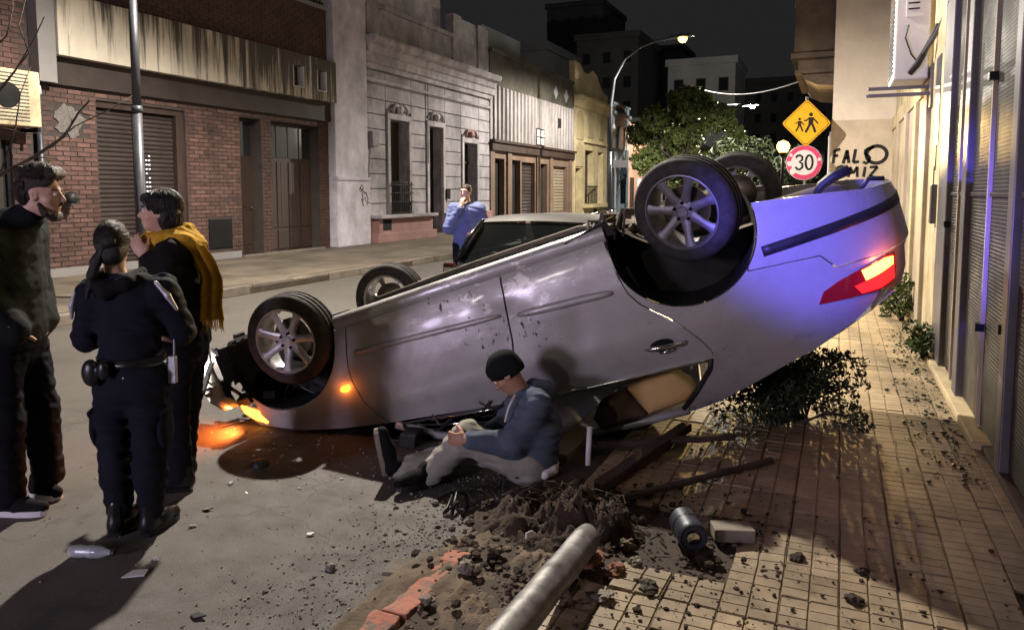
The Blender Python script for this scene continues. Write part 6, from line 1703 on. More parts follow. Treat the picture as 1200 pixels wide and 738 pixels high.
bw = thing('wall_lamp', 'unlit black ball-shaped wall lamp on the bricks beside the bearded man', 'wall lamp', on_x(84, 232, FX + .25))
v_, f_ = blob(1, .115, 3, .0); mesh_obj('globe', v_, f_, 'black_plastic', bw, True)
MB().tube([(-.23, 0, -.16), (-.12, 0, -.16), (-.02, 0, -.13)], .022, 8).lathe([(.05, -.14), (.06, -.11), (.05, -.09)], (0, 0, 0), (0, 0, 1), 12).build('bracket', 'panel_frame', bw)

# ---- traffic signs
SX, SY = -.60, 15.25
tsn = thing('traffic_sign', 'yellow diamond children-crossing sign above a round red 30 speed sign on one post', 'sign', (SX, SY, PZ))
child(MB().cyl((SX, SY + .035, PZ), (SX, SY + .035, 3.42), .028, n=12).build('post', 'galvanised', None, True), tsn)
dc = Vector((SX, SY, 2.93)); tiltv = Vector((math.cos(YAW * .6), math.sin(YAW * .6), 0)); nrm_ = Vector((tiltv.y, -tiltv.x, 0))
def diamond(r, cr=.06, n=5):
    pts = []
    for k in range(4):
        a0 = PI / 2 * k; c_ = Vector((math.cos(a0), math.sin(a0))) * (r - cr * 1.2)
        pts += [(c_.x + cr * math.cos(a0 - PI / 4 + PI / 2 * i / n), c_.y + cr * math.sin(a0 - PI / 4 + PI / 2 * i / n)) for i in range(n + 1)]
    return pts
pl = child(MB().prism(diamond(.44), dc, tiltv, (0, 0, 1), -nrm_ * .006).build('diamond_plate', 'sign_black', None), tsn)
sub(MB().prism(diamond(.432), dc + nrm_ * .001, tiltv, (0, 0, 1), nrm_ * .002).build('yellow_border', 'sign_yellow', None), pl, tsn)
sub(MB().prism(diamond(.405), dc + nrm_ * .0035, tiltv, (0, 0, 1), nrm_ * .001).build('black_line', 'sign_black', None), pl, tsn)
sub(MB().prism(diamond(.393), dc + nrm_ * .005, tiltv, (0, 0, 1), nrm_ * .001).build('yellow_field', 'sign_yellow', None), pl, tsn)
fg = MB(); e_ = dc + nrm_ * .0065
def figure(cx, cz, h, flip=1):
    S_ = lambda a, b_: (cx + a * h * flip, cz + b_ * h)
    fg.prism([(cx + .10 * h * math.cos(2 * PI * i / 14), cz + h * .92 + .10 * h * math.sin(2 * PI * i / 14)) for i in range(14)], e_, tiltv, (0, 0, 1), nrm_ * .0012)
    fg.prism([S_(-.10, .78), S_(.14, .78), S_(.12, .42), S_(-.12, .42)], e_, tiltv, (0, 0, 1), nrm_ * .0012)
    for pts, w in (([(-.03, .45), (-.13, .22), (-.25, .0)], .12), ([(.06, .45), (.16, .24), (.24, .0)], .12), ([(-.08, .74), (-.24, .60), (-.34, .64)], .075), ([(.10, .74), (.25, .58), (.36, .44)], .075)):
        stroke(fg, [S_(*p) for p in pts], w * h, e_ + nrm_ * .0002, tiltv, (0, 0, 1), nrm_, .0012)
figure(.075, -.17, .36); figure(-.125, -.15, .25)
sub(fg.build('walking_figures', 'sign_black', None), pl, tsn)
rc = Vector((SX - .02, SY, 2.20))
circ = lambda r, n=36: [(r * math.cos(2 * PI * i / n), r * math.sin(2 * PI * i / n)) for i in range(n)]
rp_ = child(MB().prism(circ(.325), rc, tiltv, (0, 0, 1), -nrm_ * .006).build('round_plate', 'sign_white', None), tsn)
sub(MB().prism(circ(.318), rc + nrm_ * .001, tiltv, (0, 0, 1), nrm_ * .002).build('red_ring', 'sign_red', None), rp_, tsn)
sub(MB().prism(circ(.235), rc + nrm_ * .0035, tiltv, (0, 0, 1), nrm_ * .0012).build('white_field', 'sign_white', None), rp_, tsn)
dg = MB(); e2 = rc + nrm_ * .005
stroke(dg, [(-.15, .09), (-.12, .13), (-.075, .135), (-.035, .11), (-.035, .05), (-.085, .012), (-.03, -.02), (-.03, -.09), (-.075, -.128), (-.12, -.122), (-.155, -.08)], .04, e2, tiltv, (0, 0, 1), nrm_, .0015)
stroke(dg, [(.09 + .062 * math.cos(a), .004 + .132 * math.sin(a)) for a in [2 * PI * i / 24 for i in range(25)]], .04, e2, tiltv, (0, 0, 1), nrm_, .0015)
sub(dg.build('numerals', 'sign_black', None), rp_, tsn)
for i, (a, b_, r) in enumerate(((-.26, -.02, .05), (-.20, -.17, .06), (.27, .06, .035), (-.24, .14, .03))):
    stk = MB().prism([(a + r * math.cos(t_) * (1 + .3 * math.sin(3 * t_ + i)), b_ + r * math.sin(t_)) for t_ in [2 * PI * k / 9 for k in range(9)]], rc + nrm_ * .0052, tiltv, (0, 0, 1), nrm_ * .001); sub(stk.build('sticker', 'sign_white', None), rp_, tsn)

# ---- air conditioner on brackets at the right
ac2 = thing('air_conditioner', 'white air conditioner on wall brackets high at the right, lit violet', 'air conditioner', (RX, 9.6, 2.8))
child(bx('casing', (.50, 9.30, 2.86), (.84, 10.15, 4.1), 'ac_white', None, .02), ac2)
child(bx('service_panel', (.60, 9.285, 3.52), (.76, 9.298, 3.82), 'ac_white', None, .004), ac2)
for i in range(3): child(bx('slot', (.62, 9.278, 3.60 + i * .06), (.73, 9.284, 3.615 + i * .06), 'black_metal'), ac2)
g_ = MB()
for i in range(22): g_.box((.488, 9.36, 2.95 + i * .05), (.50, 10.1, 2.962 + i * .05))
child(g_.build('grille', 'panel_frame', None), ac2)
for yy in (9.32, 10.0):
    child(MB().box((.26, yy, 2.765), (.88, yy + .045, 2.80)).build('bracket', 'panel_frame', None), ac2)
child(MB().box((.26, 9.22, 2.68), (.88, 9.26, 2.715)).build('bracket', 'panel_frame', None), ac2)
child(bx('wall_plate', (.855, 9.15, 2.55), (.885, 9.45, 3.0), 'panel_frame'), ac2)
child(MB().tube([(.63, 9.28, 3.44), (.60, 9.24, 3.30), (.66, 9.22, 3.12), (.74, 9.25, 3.02)], .009, 6).build('cable', 'black_plastic', None), ac2)
child(MB().tube([(.66, 9.26, 2.92), (.72, 9.2, 3.0), (.80, 9.1, 3.16), (.87, 8.9, 3.35)], [.03, .035, .03, .022], 8).build('pipe_insulation', 'black_plastic', None, True), ac2)
child(MB().tube([(.74, 9.22, 3.05), (.84, 8.9, 3.22), (.88, 8.2, 3.34), (.865, 7.9, 3.36)], .022, 8).build('pipe', 'panel_frame', None, True), ac2)

# ---- overhead wire
wp0, wp1 = on_y(826, 106, 30), on_y(960, 86, 24)
w_ = MB().tube([wp0 + (wp1 - wp0) * (i / 12) + Vector((0, 0, -.35 * (1 - (i / 6 - 1) ** 2))) for i in range(13)] , .018, 5).build('overhead_wire', 'pale_trim')
tag(w_, 'thin pale overhead wire crossing the dark sky beside the balcony', 'wire')

# ---- trees
def leaf_cloud(n, centers, size, seed, squash=1.0):
    r = np.random.default_rng(seed)
    C_ = np.array([c[:3] for c in centers]); Rr = np.array([c[3] for c in centers])
    wgt = Rr ** 2; k = r.choice(len(C_), n, p=wgt / wgt.sum())
    d = r.normal(size=(n, 3)); d /= np.linalg.norm(d, axis=1)[:, None]
    rad = Rr[k] * (r.uniform(.35, 1.0, n) ** .45) * (1 + .18 * np.sin(d[:, 0] * 7 + k) * np.cos(d[:, 2] * 6 + k * 2))
    p = C_[k] + d * rad[:, None] * np.array([1, 1, squash])
    s = size * r.uniform(.55, 1.35, n)
    a = r.normal(size=(n, 3)); a /= np.linalg.norm(a, axis=1)[:, None]; b_ = np.cross(a, r.normal(size=(n, 3))); b_ /= np.linalg.norm(b_, axis=1)[:, None]
    fold = np.cross(a, b_) * .25
    V = np.stack([p - a * s[:, None], p + b_ * s[:, None] * .45 + fold * s[:, None], p + a * s[:, None], p - b_ * s[:, None] * .45 + fold * s[:, None]], 1).reshape(-1, 3)
    Fq = (np.arange(n) * 4)[:, None] + np.array([[0, 1, 2], [0, 2, 3]]).reshape(1, -1)
    return V, Fq.reshape(-1, 3)
def tree(label, base, h0, centers, n, size, seed, mat='leaf', trunk_r=.16):
    ro = thing('street_tree', label, 'tree', base)
    r = random.Random(seed); q = MB(); top = Vector((0, 0, h0))
    q.tube([(0, 0, -.05), (.04, 0, h0 * .4), (-.03, .04, h0 * .8), top], [trunk_r * 1.2, trunk_r, trunk_r * .85, trunk_r * .7], 10)
    for c in centers:
        e = Vector(c[:3]); m_ = top.lerp(e, .5) + Vector((r.uniform(-.2, .2), r.uniform(-.2, .2), .15))
        q.tube([top - Vector((0, 0, .3)), m_, e], [trunk_r * .5, trunk_r * .28, trunk_r * .1], 6)
    q.build('trunk', 'bark', ro, True)
    v, f = leaf_cloud(n, centers, size, seed)
    mesh_obj('crown', v, f, mat, ro)
    return ro
r = random.Random(4)
cs = [(0, 0, 4.4, 1.1)]
for i in range(46):
    a = r.uniform(0, 2 * PI); rr = r.uniform(.9, 3.3); z = r.uniform(1.9, 7.0)
    k = max(.25, 1 - ((z - 4.0) / 3.4) ** 2); cs.append((rr * k * math.cos(a) * 1.25, rr * k * math.sin(a), z, r.uniform(.35, .85)))
tree('leafy street tree lit from above by the far lamp, left side of the street', (-8.6, 45.0, .15), 2.2, cs, 20000, .16, 4, 'leaf_pale', .2)
cs = [(r.uniform(-2.4, 2.4), r.uniform(-1.5, 1.5), r.uniform(1.6, 4.2), r.uniform(.6, 1.1)) for i in range(22)]
tree('dim low tree farther down the left pavement', (-8.4, 62, .15), 1.8, cs, 7000, .17, 5, 'leaf_pale', .18)
cs = [(r.uniform(-1.6, 1.6), r.uniform(-1.5, 1.5), r.uniform(1.4, 3.3), r.uniform(.5, .9)) for i in range(18)]
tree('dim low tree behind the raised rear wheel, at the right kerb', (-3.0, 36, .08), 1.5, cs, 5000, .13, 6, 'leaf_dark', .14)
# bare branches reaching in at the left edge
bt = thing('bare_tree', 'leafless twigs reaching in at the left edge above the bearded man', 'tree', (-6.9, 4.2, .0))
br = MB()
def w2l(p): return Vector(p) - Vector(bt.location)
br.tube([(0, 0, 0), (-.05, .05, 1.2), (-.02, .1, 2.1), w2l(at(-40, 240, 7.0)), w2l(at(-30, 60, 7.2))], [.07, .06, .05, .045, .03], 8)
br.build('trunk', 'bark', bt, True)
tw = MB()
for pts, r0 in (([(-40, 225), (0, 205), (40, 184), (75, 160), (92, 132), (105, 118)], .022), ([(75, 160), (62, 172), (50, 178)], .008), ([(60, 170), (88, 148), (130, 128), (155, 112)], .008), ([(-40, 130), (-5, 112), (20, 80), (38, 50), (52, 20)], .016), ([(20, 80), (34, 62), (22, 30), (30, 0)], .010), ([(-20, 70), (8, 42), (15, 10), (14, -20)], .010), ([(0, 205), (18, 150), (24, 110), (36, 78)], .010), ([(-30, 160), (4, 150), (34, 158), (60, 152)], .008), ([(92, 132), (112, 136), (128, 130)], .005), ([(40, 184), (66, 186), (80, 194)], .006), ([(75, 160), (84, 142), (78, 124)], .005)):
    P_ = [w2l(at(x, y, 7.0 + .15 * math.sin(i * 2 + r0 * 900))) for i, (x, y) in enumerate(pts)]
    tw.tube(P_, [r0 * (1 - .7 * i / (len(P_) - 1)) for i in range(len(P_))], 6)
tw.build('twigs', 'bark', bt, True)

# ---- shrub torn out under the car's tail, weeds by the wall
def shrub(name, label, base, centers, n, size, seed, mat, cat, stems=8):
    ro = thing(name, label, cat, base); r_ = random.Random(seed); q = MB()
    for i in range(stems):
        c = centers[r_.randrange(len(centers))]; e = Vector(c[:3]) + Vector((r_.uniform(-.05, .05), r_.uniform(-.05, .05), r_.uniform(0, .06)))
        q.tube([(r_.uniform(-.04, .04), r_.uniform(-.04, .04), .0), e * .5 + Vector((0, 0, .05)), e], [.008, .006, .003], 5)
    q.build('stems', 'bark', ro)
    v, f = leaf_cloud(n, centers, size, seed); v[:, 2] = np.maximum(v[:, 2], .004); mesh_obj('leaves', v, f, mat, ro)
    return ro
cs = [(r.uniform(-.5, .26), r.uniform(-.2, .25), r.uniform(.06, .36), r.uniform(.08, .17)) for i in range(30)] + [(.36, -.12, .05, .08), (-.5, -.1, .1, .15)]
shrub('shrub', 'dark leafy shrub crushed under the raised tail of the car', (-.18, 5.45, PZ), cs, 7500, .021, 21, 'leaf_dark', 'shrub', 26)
cs = [(r.uniform(-.12, .02), r.uniform(-.18, .18), r.uniform(.06, .30), .07) for i in range(10)]
shrub('weed', 'leafy weed at the foot of the cream wall beside the first steel post', (.80, 7.95, PZ), cs, 420, .035, 22, 'leaf', 'weed')
cs = [(r.uniform(-.2, .02), r.uniform(-.25, .25), r.uniform(.08, .5), .1) for i in range(12)]
shrub('weed', 'taller weed by the cream wall behind the tail lamp', (.78, 10.3, PZ), cs, 500, .04, 23, 'leaf', 'weed')

# ---- parked dark hatchback beyond the wreck (seen from behind)
pk = thing('parked_car', 'dark hatchback parked beyond the wreck, only roof and rear window showing', 'car', (-2.80, 6.70, 0), (0, 0, math.radians(4)))
st = [(0.0, .55, .98, .80), (.02, .50, 1.0, .82)]
def ploft(rows, name, mat, smooth=True):
    n = len(rows[0]); return mesh_obj(name, [p for r_ in rows for p in r_], [(i * n + j, i * n + j + 1, (i + 1) * n + j + 1, (i + 1) * n + j) for i in range(len(rows) - 1) for j in range(n - 1)], mat, pk, smooth)
def sect(y, zb, zt, w, cr=.03, n=12):
    a = [(-w * .98, y, zb), (-w, y, zb + (zt - zb) * .35), (-w * .985, y, zb + (zt - zb) * .75), (-w * .94, y, zt - .02)]
    a += [(w * .93 * (2 * i / n - 1), y, zt + cr * (1 - (2 * i / n - 1) ** 2)) for i in range(n + 1)]
    return a + [(-x, y_, z) for x, y_, z in a[3::-1]]
ploft([sect(y, zb, zt, w) for y, zb, zt, w in ((-.02, .42, .80, .66), (.02, .30, .90, .80), (.25, .26, .93, .84), (.9, .25, .94, .86), (2.4, .25, .93, .86), (3.0, .26, .90, .85), (3.7, .28, .80, .82), (4.0, .32, .66, .72), (4.05, .4, .55, .6))], 'body', 'parked_paint')
ploft([[(w * (2 * i / 12 - 1), y + .05 * (2 * i / 12 - 1) ** 2 * s, z + c * (1 - (2 * i / 12 - 1) ** 2)) for i in range(13)] for y, z, w, c, s in ((.44, 1.335, .60, .02, 1), (.55, 1.362, .62, .03, 1), (1.0, 1.385, .63, .035, 0), (1.6, 1.375, .62, .035, 0), (2.1, 1.32, .59, .03, -1))], 'roof', 'parked_roof')
ploft([[(w * (2 * i / 12 - 1), y + .06 * (2 * i / 12 - 1) ** 2, z) for i in range(13)] for y, z, w in ((.10, .93, .74), (.20, 1.05, .71), (.32, 1.19, .66), (.44, 1.33, .60))], 'rear_window', 'parked_glass')
ploft([[(w * (2 * i / 12 - 1), y - .06 * (2 * i / 12 - 1) ** 2, z) for i in range(13)] for y, z, w in ((2.1, 1.32, .59), (2.5, 1.13, .68), (2.9, .93, .75))], 'windscreen', 'parked_glass')
for s in (-1, 1):
    mesh_obj('side_window', [(s * .80, .30, .95), (s * .82, 2.6, .95), (s * .645, 2.05, 1.30), (s * .655, .60, 1.33)], [(0, 1, 2, 3) if s > 0 else (3, 2, 1, 0)], 'parked_glass', pk)
    MB().tube([(s * .76, .12, .93), (s * .69, .30, 1.17), (s * .61, .46, 1.335)], .022, 8).build('rear_pillar', 'parked_paint', pk, True)
    MB().tube([(s * .61, .46, 1.345), (s * .645, 1.0, 1.36), (s * .63, 1.7, 1.35), (s * .59, 2.1, 1.31)], .016, 8).build('roof_rail', 'parked_paint', pk, True)
    o = MB().obox((s * .77, .015, .80), (.07, 0, 0), (0, .03, 0), (0, 0, .14)).build('tail_light', 'dark_lens', pk, bevel=.02)
    MB().obox((s * .77, -.018, .86), (.05, 0, 0), (0, .006, 0), (0, 0, .035)).build('reverse_lens', 'reflective', o)
    for yy in (.75, 3.25):
        w0 = MB().lathe([(.17, .10), (.24, .102), (.30, .085), (.305, 0), (.30, -.085), (.24, -.1), (.17, -.1)], (s * .74, yy, .305), (1, 0, 0), 28).build('wheel', 'rubber', pk, True)
        MB().lathe([(0, .08), (.05, .085), (.16, .07), (.175, .1)], (s * .74, yy, .305), (s, 0, 0), 24).build('rim', 'alloy_rear', w0, True)
MB().box((-.72, -.06, .34), (.72, .05, .62)).build('rear_bumper', 'parked_paint', pk, bevel=.04)
MB().box((-.26, -.075, .62), (.26, -.05, .74)).build('number_plate', 'sign_white', pk, bevel=.004)
MB().tube([(0, .10, .98), (-.18, .16, 1.02), (-.38, .20, 1.04)], .009, 6).build('rear_wiper', 'black_plastic', pk)

# ---- motorcycle parked far up the left kerb
mc = thing('motorcycle', 'small dark motorcycle parked at the far left kerb under the name plate', 'motorcycle', (-8.2, 27.6, 0), (0, 0, math.radians(70)))
for x in (-.62, .62):
    w0 = MB().lathe([(.20, .04), (.27, .05), (.30, 0), (.27, -.05), (.20, -.04)], (x, 0, .30), (0, 1, 0), 24, True).build('wheel', 'rubber', mc, True)
    sp2 = MB()
    for i in range(6): sp2.cyl((x, 0, .30), (x + .21 * math.cos(i * PI / 3), 0, .30 + .21 * math.sin(i * PI / 3)), .008, n=5)
    sp2.build('spokes', 'chrome', w0)
b = SDF(.02, .05); b.chain([(-.45, 0, .70), (-.1, 0, .72), (.25, 0, .80)], [.09, .11, .12]); b.cone((-.1, 0, .45), (.2, 0, .42), .14, .12); b.build('engine_and_tank', 'black_metal', mc)
b = SDF(.02, .05); b.chain([(-.75, 0, .80), (-.4, 0, .82), (-.1, 0, .80)], [.06, .085, .06]); b.build('seat', 'leather_black', mc)
MB().tube([(.62, .06, .30), (.42, .06, .95)], .025, 8).tube([(.62, -.06, .30), (.42, -.06, .95)], .025, 8).build('fork', 'chrome', mc)
MB().tube([(.30, .36, 1.02), (.40, .12, 1.0), (.40, -.12, 1.0), (.30, -.36, 1.02)], .016, 8).build('handlebar', 'black_metal', mc)
v_, f_ = blob(1, .10, 2, 0); o = mesh_obj('headlamp', v_, f_, 'chrome', mc, True); o.location = (.52, 0, .88)

# ---- snapped steel post lying in the foreground
fpA, fpB = ground(600, 738, PZ + .16), at(687, 632, 3.22)
fpd = (fpA - fpB).normalized(); fpA = fpB + fpd * 1.7
fp = thing('fallen_post', 'dented galvanised steel post lying snapped in the foreground', 'post', fpB)
n, k = 26, 30; vs = []; ax, ay, ad = frame_from(fpd)
for i in range(k + 1):
    c_ = fpd * (1.7 * i / k)
    for j in range(n):
        a = 2 * PI * j / n; rr = .056
        rr *= 1 - .12 * max(0, noise.noise(Vector((i * .33, math.cos(a) * 1.5, math.sin(a) * 1.5)))) 
        if i == 0: rr *= 1.03 + .03 * math.sin(5 * a)
        c2 = c_ + (fpd * .02 * math.sin(2 * a + 1) if i == 0 else Vector())
        vs.append(c2 + (ax * math.cos(a) + ay * math.sin(a)) * rr)
o = mesh_obj('tube', vs, [(i * n + j, i * n + (j + 1) % n, i * n + n + (j + 1) % n, i * n + n + j) for i in range(k) for j in range(n)], 'galvanised', fp, True)
md = o.modifiers.new('t', 'SOLIDIFY'); md.thickness = .006
q = MB().lathe([(0, .03), (.051, .03), (.051, .0)], (0, 0, 0), fpd, 24); q.build('plug', 'soil', fp, True)

# ---- hole, soil heap and roots where the post stood
def heap(name, mat, cx, cy, rx, ry, h, z0, n=70, rough=.05, seed=1.0, pw=1.6):
    vs, fs = [], []
    for i in range(n + 1):
        for j in range(n + 1):
            x, y = (i / n * 2 - 1), (j / n * 2 - 1)
            d = math.hypot(x, y); e = max(0, 1 - d ** 2) ** pw
            nz = noise.noise(Vector((x * 3 + seed, y * 3, 0))) + .6 * noise.noise(Vector((x * 8 + seed, y * 8, 3))) + .4 * noise.noise(Vector((x * 19, y * 19 + seed, 5))) + .25 * noise.noise(Vector((x * 41, y * 41 + seed, 5)))
            z = z0 + h * e * (1 + .45 * nz) + rough * nz * min(1, e * 4) - (.05 if e <= 0 else 0)
            vs.append((cx + x * rx * (1 + .12 * noise.noise(Vector((y * 2, seed, 1)))), cy + y * ry, z))
    fs = [(i * (n + 1) + j, (i + 1) * (n + 1) + j, (i + 1) * (n + 1) + j + 1, i * (n + 1) + j + 1) for i in range(n) for j in range(n)]
    return vs, fs
v_, f_ = heap('soil', 'soil', -1.13, 3.32, .50, .40, .13, PZ - .045, seed=2.3)
o = mesh_obj('soil_heap', v_, f_, 'soil', None, True); tag(o, 'heap of dark soil and roots where the post was torn out', 'soil heap')
v_, f_ = heap('soil', 'soil', -1.18, 2.45, .52, 1.1, .04, PZ - .06, seed=8.1, pw=.5, rough=.022)
o = mesh_obj('broken_bedding', v_, f_, 'soil_light', None, True); tag(o, 'bare crumbled mortar between the orange kerb and the tiles', 'rubble')
rt_ = MB(); r_ = random.Random(9)
for i in range(80):
    x, y = r_.gauss(-1.12, .18), r_.gauss(3.36, .13); a = r_.uniform(0, 2 * PI); L_ = r_.uniform(.03, .11); z = PZ + max(0, .10 * (1 - ((x + 1.13) / .5) ** 2 - ((y - 3.32) / .4) ** 2)) + .01
    p = Vector((x, y, z)); d = Vector((math.cos(a), math.sin(a), r_.uniform(-.1, .5))) * L_
    rt_.tube([p, p + d * .5 + Vector((r_.uniform(-.02, .02), r_.uniform(-.02, .02), r_.uniform(.0, .03))), p + d], [.0035, .003, .0012], 4)
stuff(rt_.build('roots', 'root', o if False else None)); rts = bpy.data.objects['roots']; tag(rts, 'tangle of thin roots on the soil heap', 'roots')

# rubble: loose grit and soil crumbs too small to count
def scatter(name, n, fn, mat, smin, smax, seed, label):
    r_ = random.Random(seed); V, Fc = [], []
    vars_ = [blob(i + seed, 1.0, 1, .45, .7) for i in range(6)]
    for i in range(n):
        p = fn(r_)
        if p is None: continue
        s = smin * (smax / smin) ** (r_.random() ** 2.2); a = r_.uniform(0, 6.28); c_, s_ = math.cos(a), math.sin(a)
        v_, f_ = vars_[i % 6]; n0 = len(V)
        ex_ = r_.uniform(.7, 1.3)
        V += [(p[0] + (x * c_ - y * s_) * s * ex_, p[1] + (x * s_ + y * c_) * s, p[2] + z * s + s * .25) for x, y, z in v_]; Fc += [tuple(n0 + k_ for k_ in q_) for q_ in f_]
    o = mesh_obj(name, V, Fc, mat); stuff(o); tag(o, label, 'rubble'); return o
def gutter(r_):
    y = r_.uniform(1.3, 3.9); x = RK - abs(r_.gauss(0, .30)) + .0
    if x < -2.9: return None
    return (x, y, .002)
def bed(r_):
    x, y = r_.uniform(RK + .15, -.85), r_.uniform(1.4, 3.3)
    return (x, y, PZ - .02)
def spill(r_):
    x, y = HOLE.x + abs(r_.gauss(0, .75)) - .1, HOLE.y + r_.gauss(-.15, .6)
    if x > RX - .1 or y > 5.6 or y < 1.6: return None
    return (x, y, PZ + .004)
def rim_(r_):
    a = r_.uniform(0, 6.28); d = .45 + abs(r_.gauss(0, .16)); return (HOLE.x + d * math.cos(a) * 1.1, HOLE.y + d * math.sin(a), PZ + .0)
def wallfoot(r_):
    x, y = RX - .12 - abs(r_.gauss(0, .16)), r_.uniform(4.5, 9.5); return (x, y, PZ + .004)
scatter('grit', 1100, gutter, 'soil_light', .0015, .008, 1, 'brown grit scattered along the gutter')
scatter('grit', 2600, gutter, 'rubble_grey', .0015, .0075, 2, 'pale grit scattered along the gutter')
scatter('crumbs', 1100, bed, 'soil_light', .003, .018, 3, 'mortar crumbs on the bare bedding')
scatter('crumbs', 1700, spill, 'soil', .002, .013, 4, 'soil crumbs thrown over the pavement tiles')
scatter('crumbs', 420, rim_, 'soil', .005, .030, 5, 'clods of dark soil around the hole')
scatter('litter', 500, wallfoot, 'leaf_dark', .004, .018, 6, 'leaf litter along the foot of the steel doors')
def road_(r_):
    x, y = r_.uniform(-4.6, RK), r_.uniform(1.7, 6.5); return (x, y, .002)
scatter('grit', 700, road_, 'rubble_grey', .002, .007, 7, 'loose grit strewn over the road')
# larger lumps, one by one
lumps = [(470, 672, .055, .5, 'rubble_grey', 'flat pale slab of broken concrete left of the orange kerb'), (388, 667, .030, .8, 'rubble_grey', 'small pale stone lying alone in the gutter'), (548, 668, .045, .9, 'rubble_grey', 'pale lump of concrete right of the orange kerb tip'),
         (693, 660, .065, .7, 'rubble_brick', 'reddish broken brick right of the fallen post'), (722, 672, .050, .7, 'rubble_brick', 'second reddish lump beside the broken brick'), (745, 662, .040, .8, 'rubble_grey', 'grey lump at the edge of the torn tiles'), (665, 690, .06, .6, 'rubble_dark', 'dark slab just right of the post shaft'),
         (620, 700, .05, .5, 'rubble_dark', 'dark flat lump left of the post shaft'), (705, 700, .055, .45, 'rubble_grey', 'flat grey fragment below the broken brick'), (500, 705, .04, .6, 'rubble_grey', 'grey lump on the bare bedding by the kerb'), (760, 690, .05, .6, 'rubble_dark', 'dark clod on the first whole tiles'),
         (1010, 672, .035, .7, 'soil', 'dark soil clod out on the tiles at lower right'), (1000, 705, .045, .6, 'soil', 'largest soil clod near the bottom of the tiles'), (935, 655, .04, .6, 'soil', 'soil clod on the tiles right of the canister'), (580, 648, .06, .55, 'soil_light', 'pale clod at the left rim of the hole'), (735, 640, .05, .6, 'soil_light', 'pale clod at the right rim of the hole')]
for i, (x, y, s, fl_, mt, lb) in enumerate(lumps):
    z = .0 if x < 480 else PZ; p = ground(x, y, z); s *= .72; v_, f_ = blob(i * 3 + 11, s, 3, .6, fl_)
    o = mesh_obj('rubble_lump', v_, f_, mt); o.location = p + Vector((0, 0, s * fl_ * .55)); o.rotation_euler = (random.uniform(-.3, .3), random.uniform(-.3, .3), random.uniform(0, 6)); tag(o, lb, 'rubble', 'rubble lumps')
for i, (x, y, ax_, ay_, rz, lb) in enumerate(((477, 668, .10, .06, .4, 'tilted triangular chip of pale concrete beside the kerb'), (622, 626, .045, .018, 1.2, 'narrow white splinter standing in the soil heap'))):
    p = ground(x, y, .02 if i == 0 else PZ + .06); q = MB().prism([(-ax_, -ay_), (ax_ * .9, -ay_ * .5), (ax_ * .3, ay_), (-ax_ * .7, ay_ * .6)], (0, 0, 0), (1, 0, 0), (0, 1, 0), (0, 0, .022 if i == 0 else .006))
    o = q.build('concrete_chip' if i == 0 else 'splinter', 'rubble_grey' if i == 0 else 'white_cloth', None, bevel=.003); o.location = p; o.rotation_euler = (.25 if i == 0 else .9, .2, rz); tag(o, lb, 'rubble')

# ---- timbers, canister and block on the pavement
def plank(label, a, b_, w, h, seed):
    a, b_ = Vector(a), Vector(b_); d = b_ - a; x, y, dn = frame_from(d); n = 14; vs = []
    for i in range(n + 1):
        c_ = d * (i / n) + Vector((0, 0, .006 * noise.noise(Vector((i * .5, seed, 0)))))
        for sx, sy in ((-1, -1), (1, -1), (1, 1), (-1, 1)):
            vs.append(c_ + x * sx * w / 2 * (1 + .12 * noise.noise(Vector((i * .7, sx, seed)))) + y * sy * h / 2)
    o = mesh_obj('plank', vs, [(i * 4 + k_, i * 4 + (k_ + 1) % 4, i * 4 + 4 + (k_ + 1) % 4, i * 4 + 4 + k_) for i in range(n) for k_ in range(4)] + [(3, 2, 1, 0), (n * 4, n * 4 + 1, n * 4 + 2, n * 4 + 3)], 'plank_dark')
    o.location = a; md = o.modifiers.new('b', 'BEVEL'); md.width = .006; md.segments = 1
    tag(o, label, 'plank', 'dark timbers on the pavement'); return o
plank('dark timber running from the soil heap back under the car', (-1.09, 3.66, PZ + .045), (-.86, 4.85, PZ + .045), .075, .055, 1.0)
plank('long thin dark batten lying across the tiles', (-.95, 3.58, PZ + .035), (-.30, 4.47, PZ + .03), .034, .03, 2.0)
plank('shorter timber beside the first one under the car', (-1.30, 4.28, PZ + .04), (-.55, 4.72, PZ + .06), .05, .035, 3.0)
cn = thing('canister', 'dark grey crushed metal canister on its side by the soil heap', 'canister', ground(806, 636, PZ))
cdir = Vector((.42, -.90, 0)).normalized()
q = MB().lathe([(0, -.10), (.055, -.10), (.064, -.09), (.066, .06), (.064, .085), (.058, .092), (.058, .08), (.03, .078), (.0, .078)], (0, 0, .066), cdir, 24)
o = q.build('body', 'canister_grey', cn, True); md = o.modifiers.new('e', 'EDGE_SPLIT'); md.split_angle = math.radians(40)
MB().lathe([(.0, .095), (.028, .09), (.034, .08)], (0, 0, .062), cdir, 10).build('broken_cap', 'chrome', cn)
MB().lathe([(.0665, -.02), (.068, -.012), (.0665, -.004)], (0, 0, .066), cdir, 24).build('band', 'black_metal', cn)
o = MB().obox((0, 0, .03), (.085, .03, 0), (-.02, .05, 0), (0, 0, .03)).build('concrete_block', 'rubble_grey', None, bevel=.006); o.location = ground(858, 630, PZ); tag(o, 'small grey concrete block lying right of the canister', 'block')
# white tube leaning on the window frame
o = MB().cyl((0, 0, 0), Vector(at(691, 500, 4.36)) - Vector(ground(689, 545, PZ)), .016, n=14).build('white_tube', 'white_cloth', None, True); o.location = ground(689, 545, PZ); tag(o, 'short white tube standing beside the sitting man', 'tube')
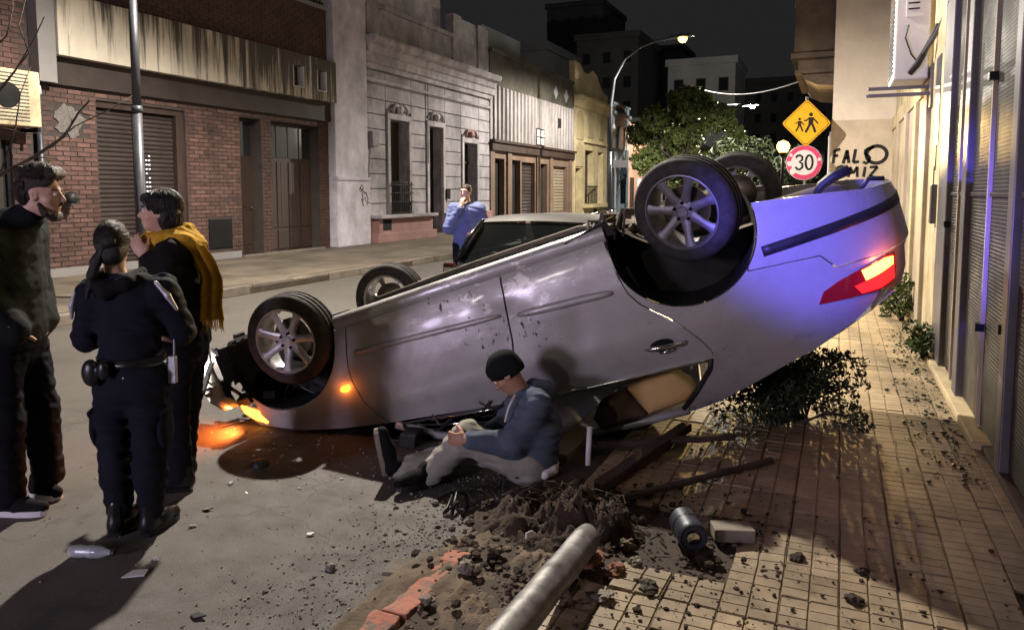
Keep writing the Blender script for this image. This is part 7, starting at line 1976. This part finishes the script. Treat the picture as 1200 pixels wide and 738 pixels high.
# black bicycle-lock-like frame and shoe-black trim near the man's feet
o = MB().tube([(-.10, .02, .012), (-.02, .05, .06), (.03, .0, .075), (.05, -.07, .05), (.07, -.14, .012)], .011, 8).tube([(.0, .04, .06), (.06, .05, .045), (.10, -.02, .02), (.12, -.12, .012)], .009, 8).tube([(-.02, .05, .05), (.0, -.05, .012), (.02, -.13, .012)], .008, 8).build('bent_wiper_arm', 'black_metal', None, True); o.location = ground(530, 592, .0); tag(o, 'bent black wiper arms lying by the sitting man\'s feet', 'wiper arm')
# black disc with glints on the road, bottle, shards
dk = thing('hub_cap', 'small round black cap lying on the road in front of the wheel', 'cap', ground(305, 545, 0))
MB().lathe([(0, .035), (.03, .036), (.048, .028), (.055, .012), (.055, 0)], (0, 0, 0), (0, 0, 1), 22).build('cap', 'black_plastic', dk, True)
MB().obox((.0, -.03, .036), (.012, 0, 0), (0, .005, 0), (0, 0, .002)).obox((.025, -.025, .034), (.006, 0, 0), (0, .005, 0), (0, 0, .002)).build('added_glints', 'chrome', dk)  # bright chrome flecks added to stand for glints on the cap
bt_ = thing('plastic_bottle', 'crushed clear plastic bottle lying on the road at lower left', 'bottle', ground(106, 653, 0), (0, 0, YAW - .08))
o = MB().lathe([(.0, -.10), (.024, -.095), (.029, -.06), (.023, -.02), (.029, .02), (.027, .05), (.013, .085), (.012, .10)], (0, 0, .028), (1, 0, 0), 16).build('bottle_body', 'clear_plastic', bt_, True)
MB().cyl((.10, 0, .028), (.118, 0, .028), .014, n=12).build('cap', 'black_plastic', bt_); MB().lathe([(.0295, -.055), (.025, -.02), (.0295, .015)], (0, 0, .028), (1, 0, 0), 16).build('label_band', 'reflective', bt_, True)
for i, (x, y, s, lb) in enumerate(((158, 672, .05, 'pale torn scrap lying below the officer\'s boots'), (182, 655, .02, 'small clear shard near the officer\'s boots'), (232, 722, .035, 'dark curled scrap at the bottom of the road'), (225, 616, .022, 'pale chip on the road right of the officer\'s boots'), (243, 597, .026, 'second pale chip, nearer the front wheel'), (270, 566, .022, 'glassy chip below the front wheel'), (364, 626, .02, 'lone bright chip in the middle of the road'))):
    q = MB().prism([(-s, -s * .4), (s * .8, -s * .6), (s, s * .3), (-s * .2, s * .5)], (0, 0, 0), (1, 0, 0), (0, 1, 0), (0, 0, .006)); o = q.build('scrap', ('white_cloth', 'clear_plastic', 'black_plastic', 'rubble_grey', 'rubble_grey', 'clear_plastic', 'white_cloth')[i], None); o.location = ground(x, y, .006); o.rotation_euler = (random.uniform(-.15, .15), random.uniform(.0, .2), random.uniform(0, 6)); tag(o, lb, 'scrap', 'scraps on the road')
o = MB().tube([ground(256, 501, .006), ground(268, 497, .02), ground(285, 494, .012), ground(300, 488, .03)], .004, 5).build('torn_cable', 'black_plastic'); tag(o, 'thin torn cable on the road under the orange indicator', 'cable')

def glassy(r_):
    x, y = r_.gauss(-2.6, .9), r_.gauss(3.7, .45)
    if x > RK - .05 or x < -4.6: return None
    return (x, y, .002)
scatter('glass_shards', 420, glassy, 'clear_plastic', .003, .010, 12, 'tiny shards of broken glass strewn before the wreck')
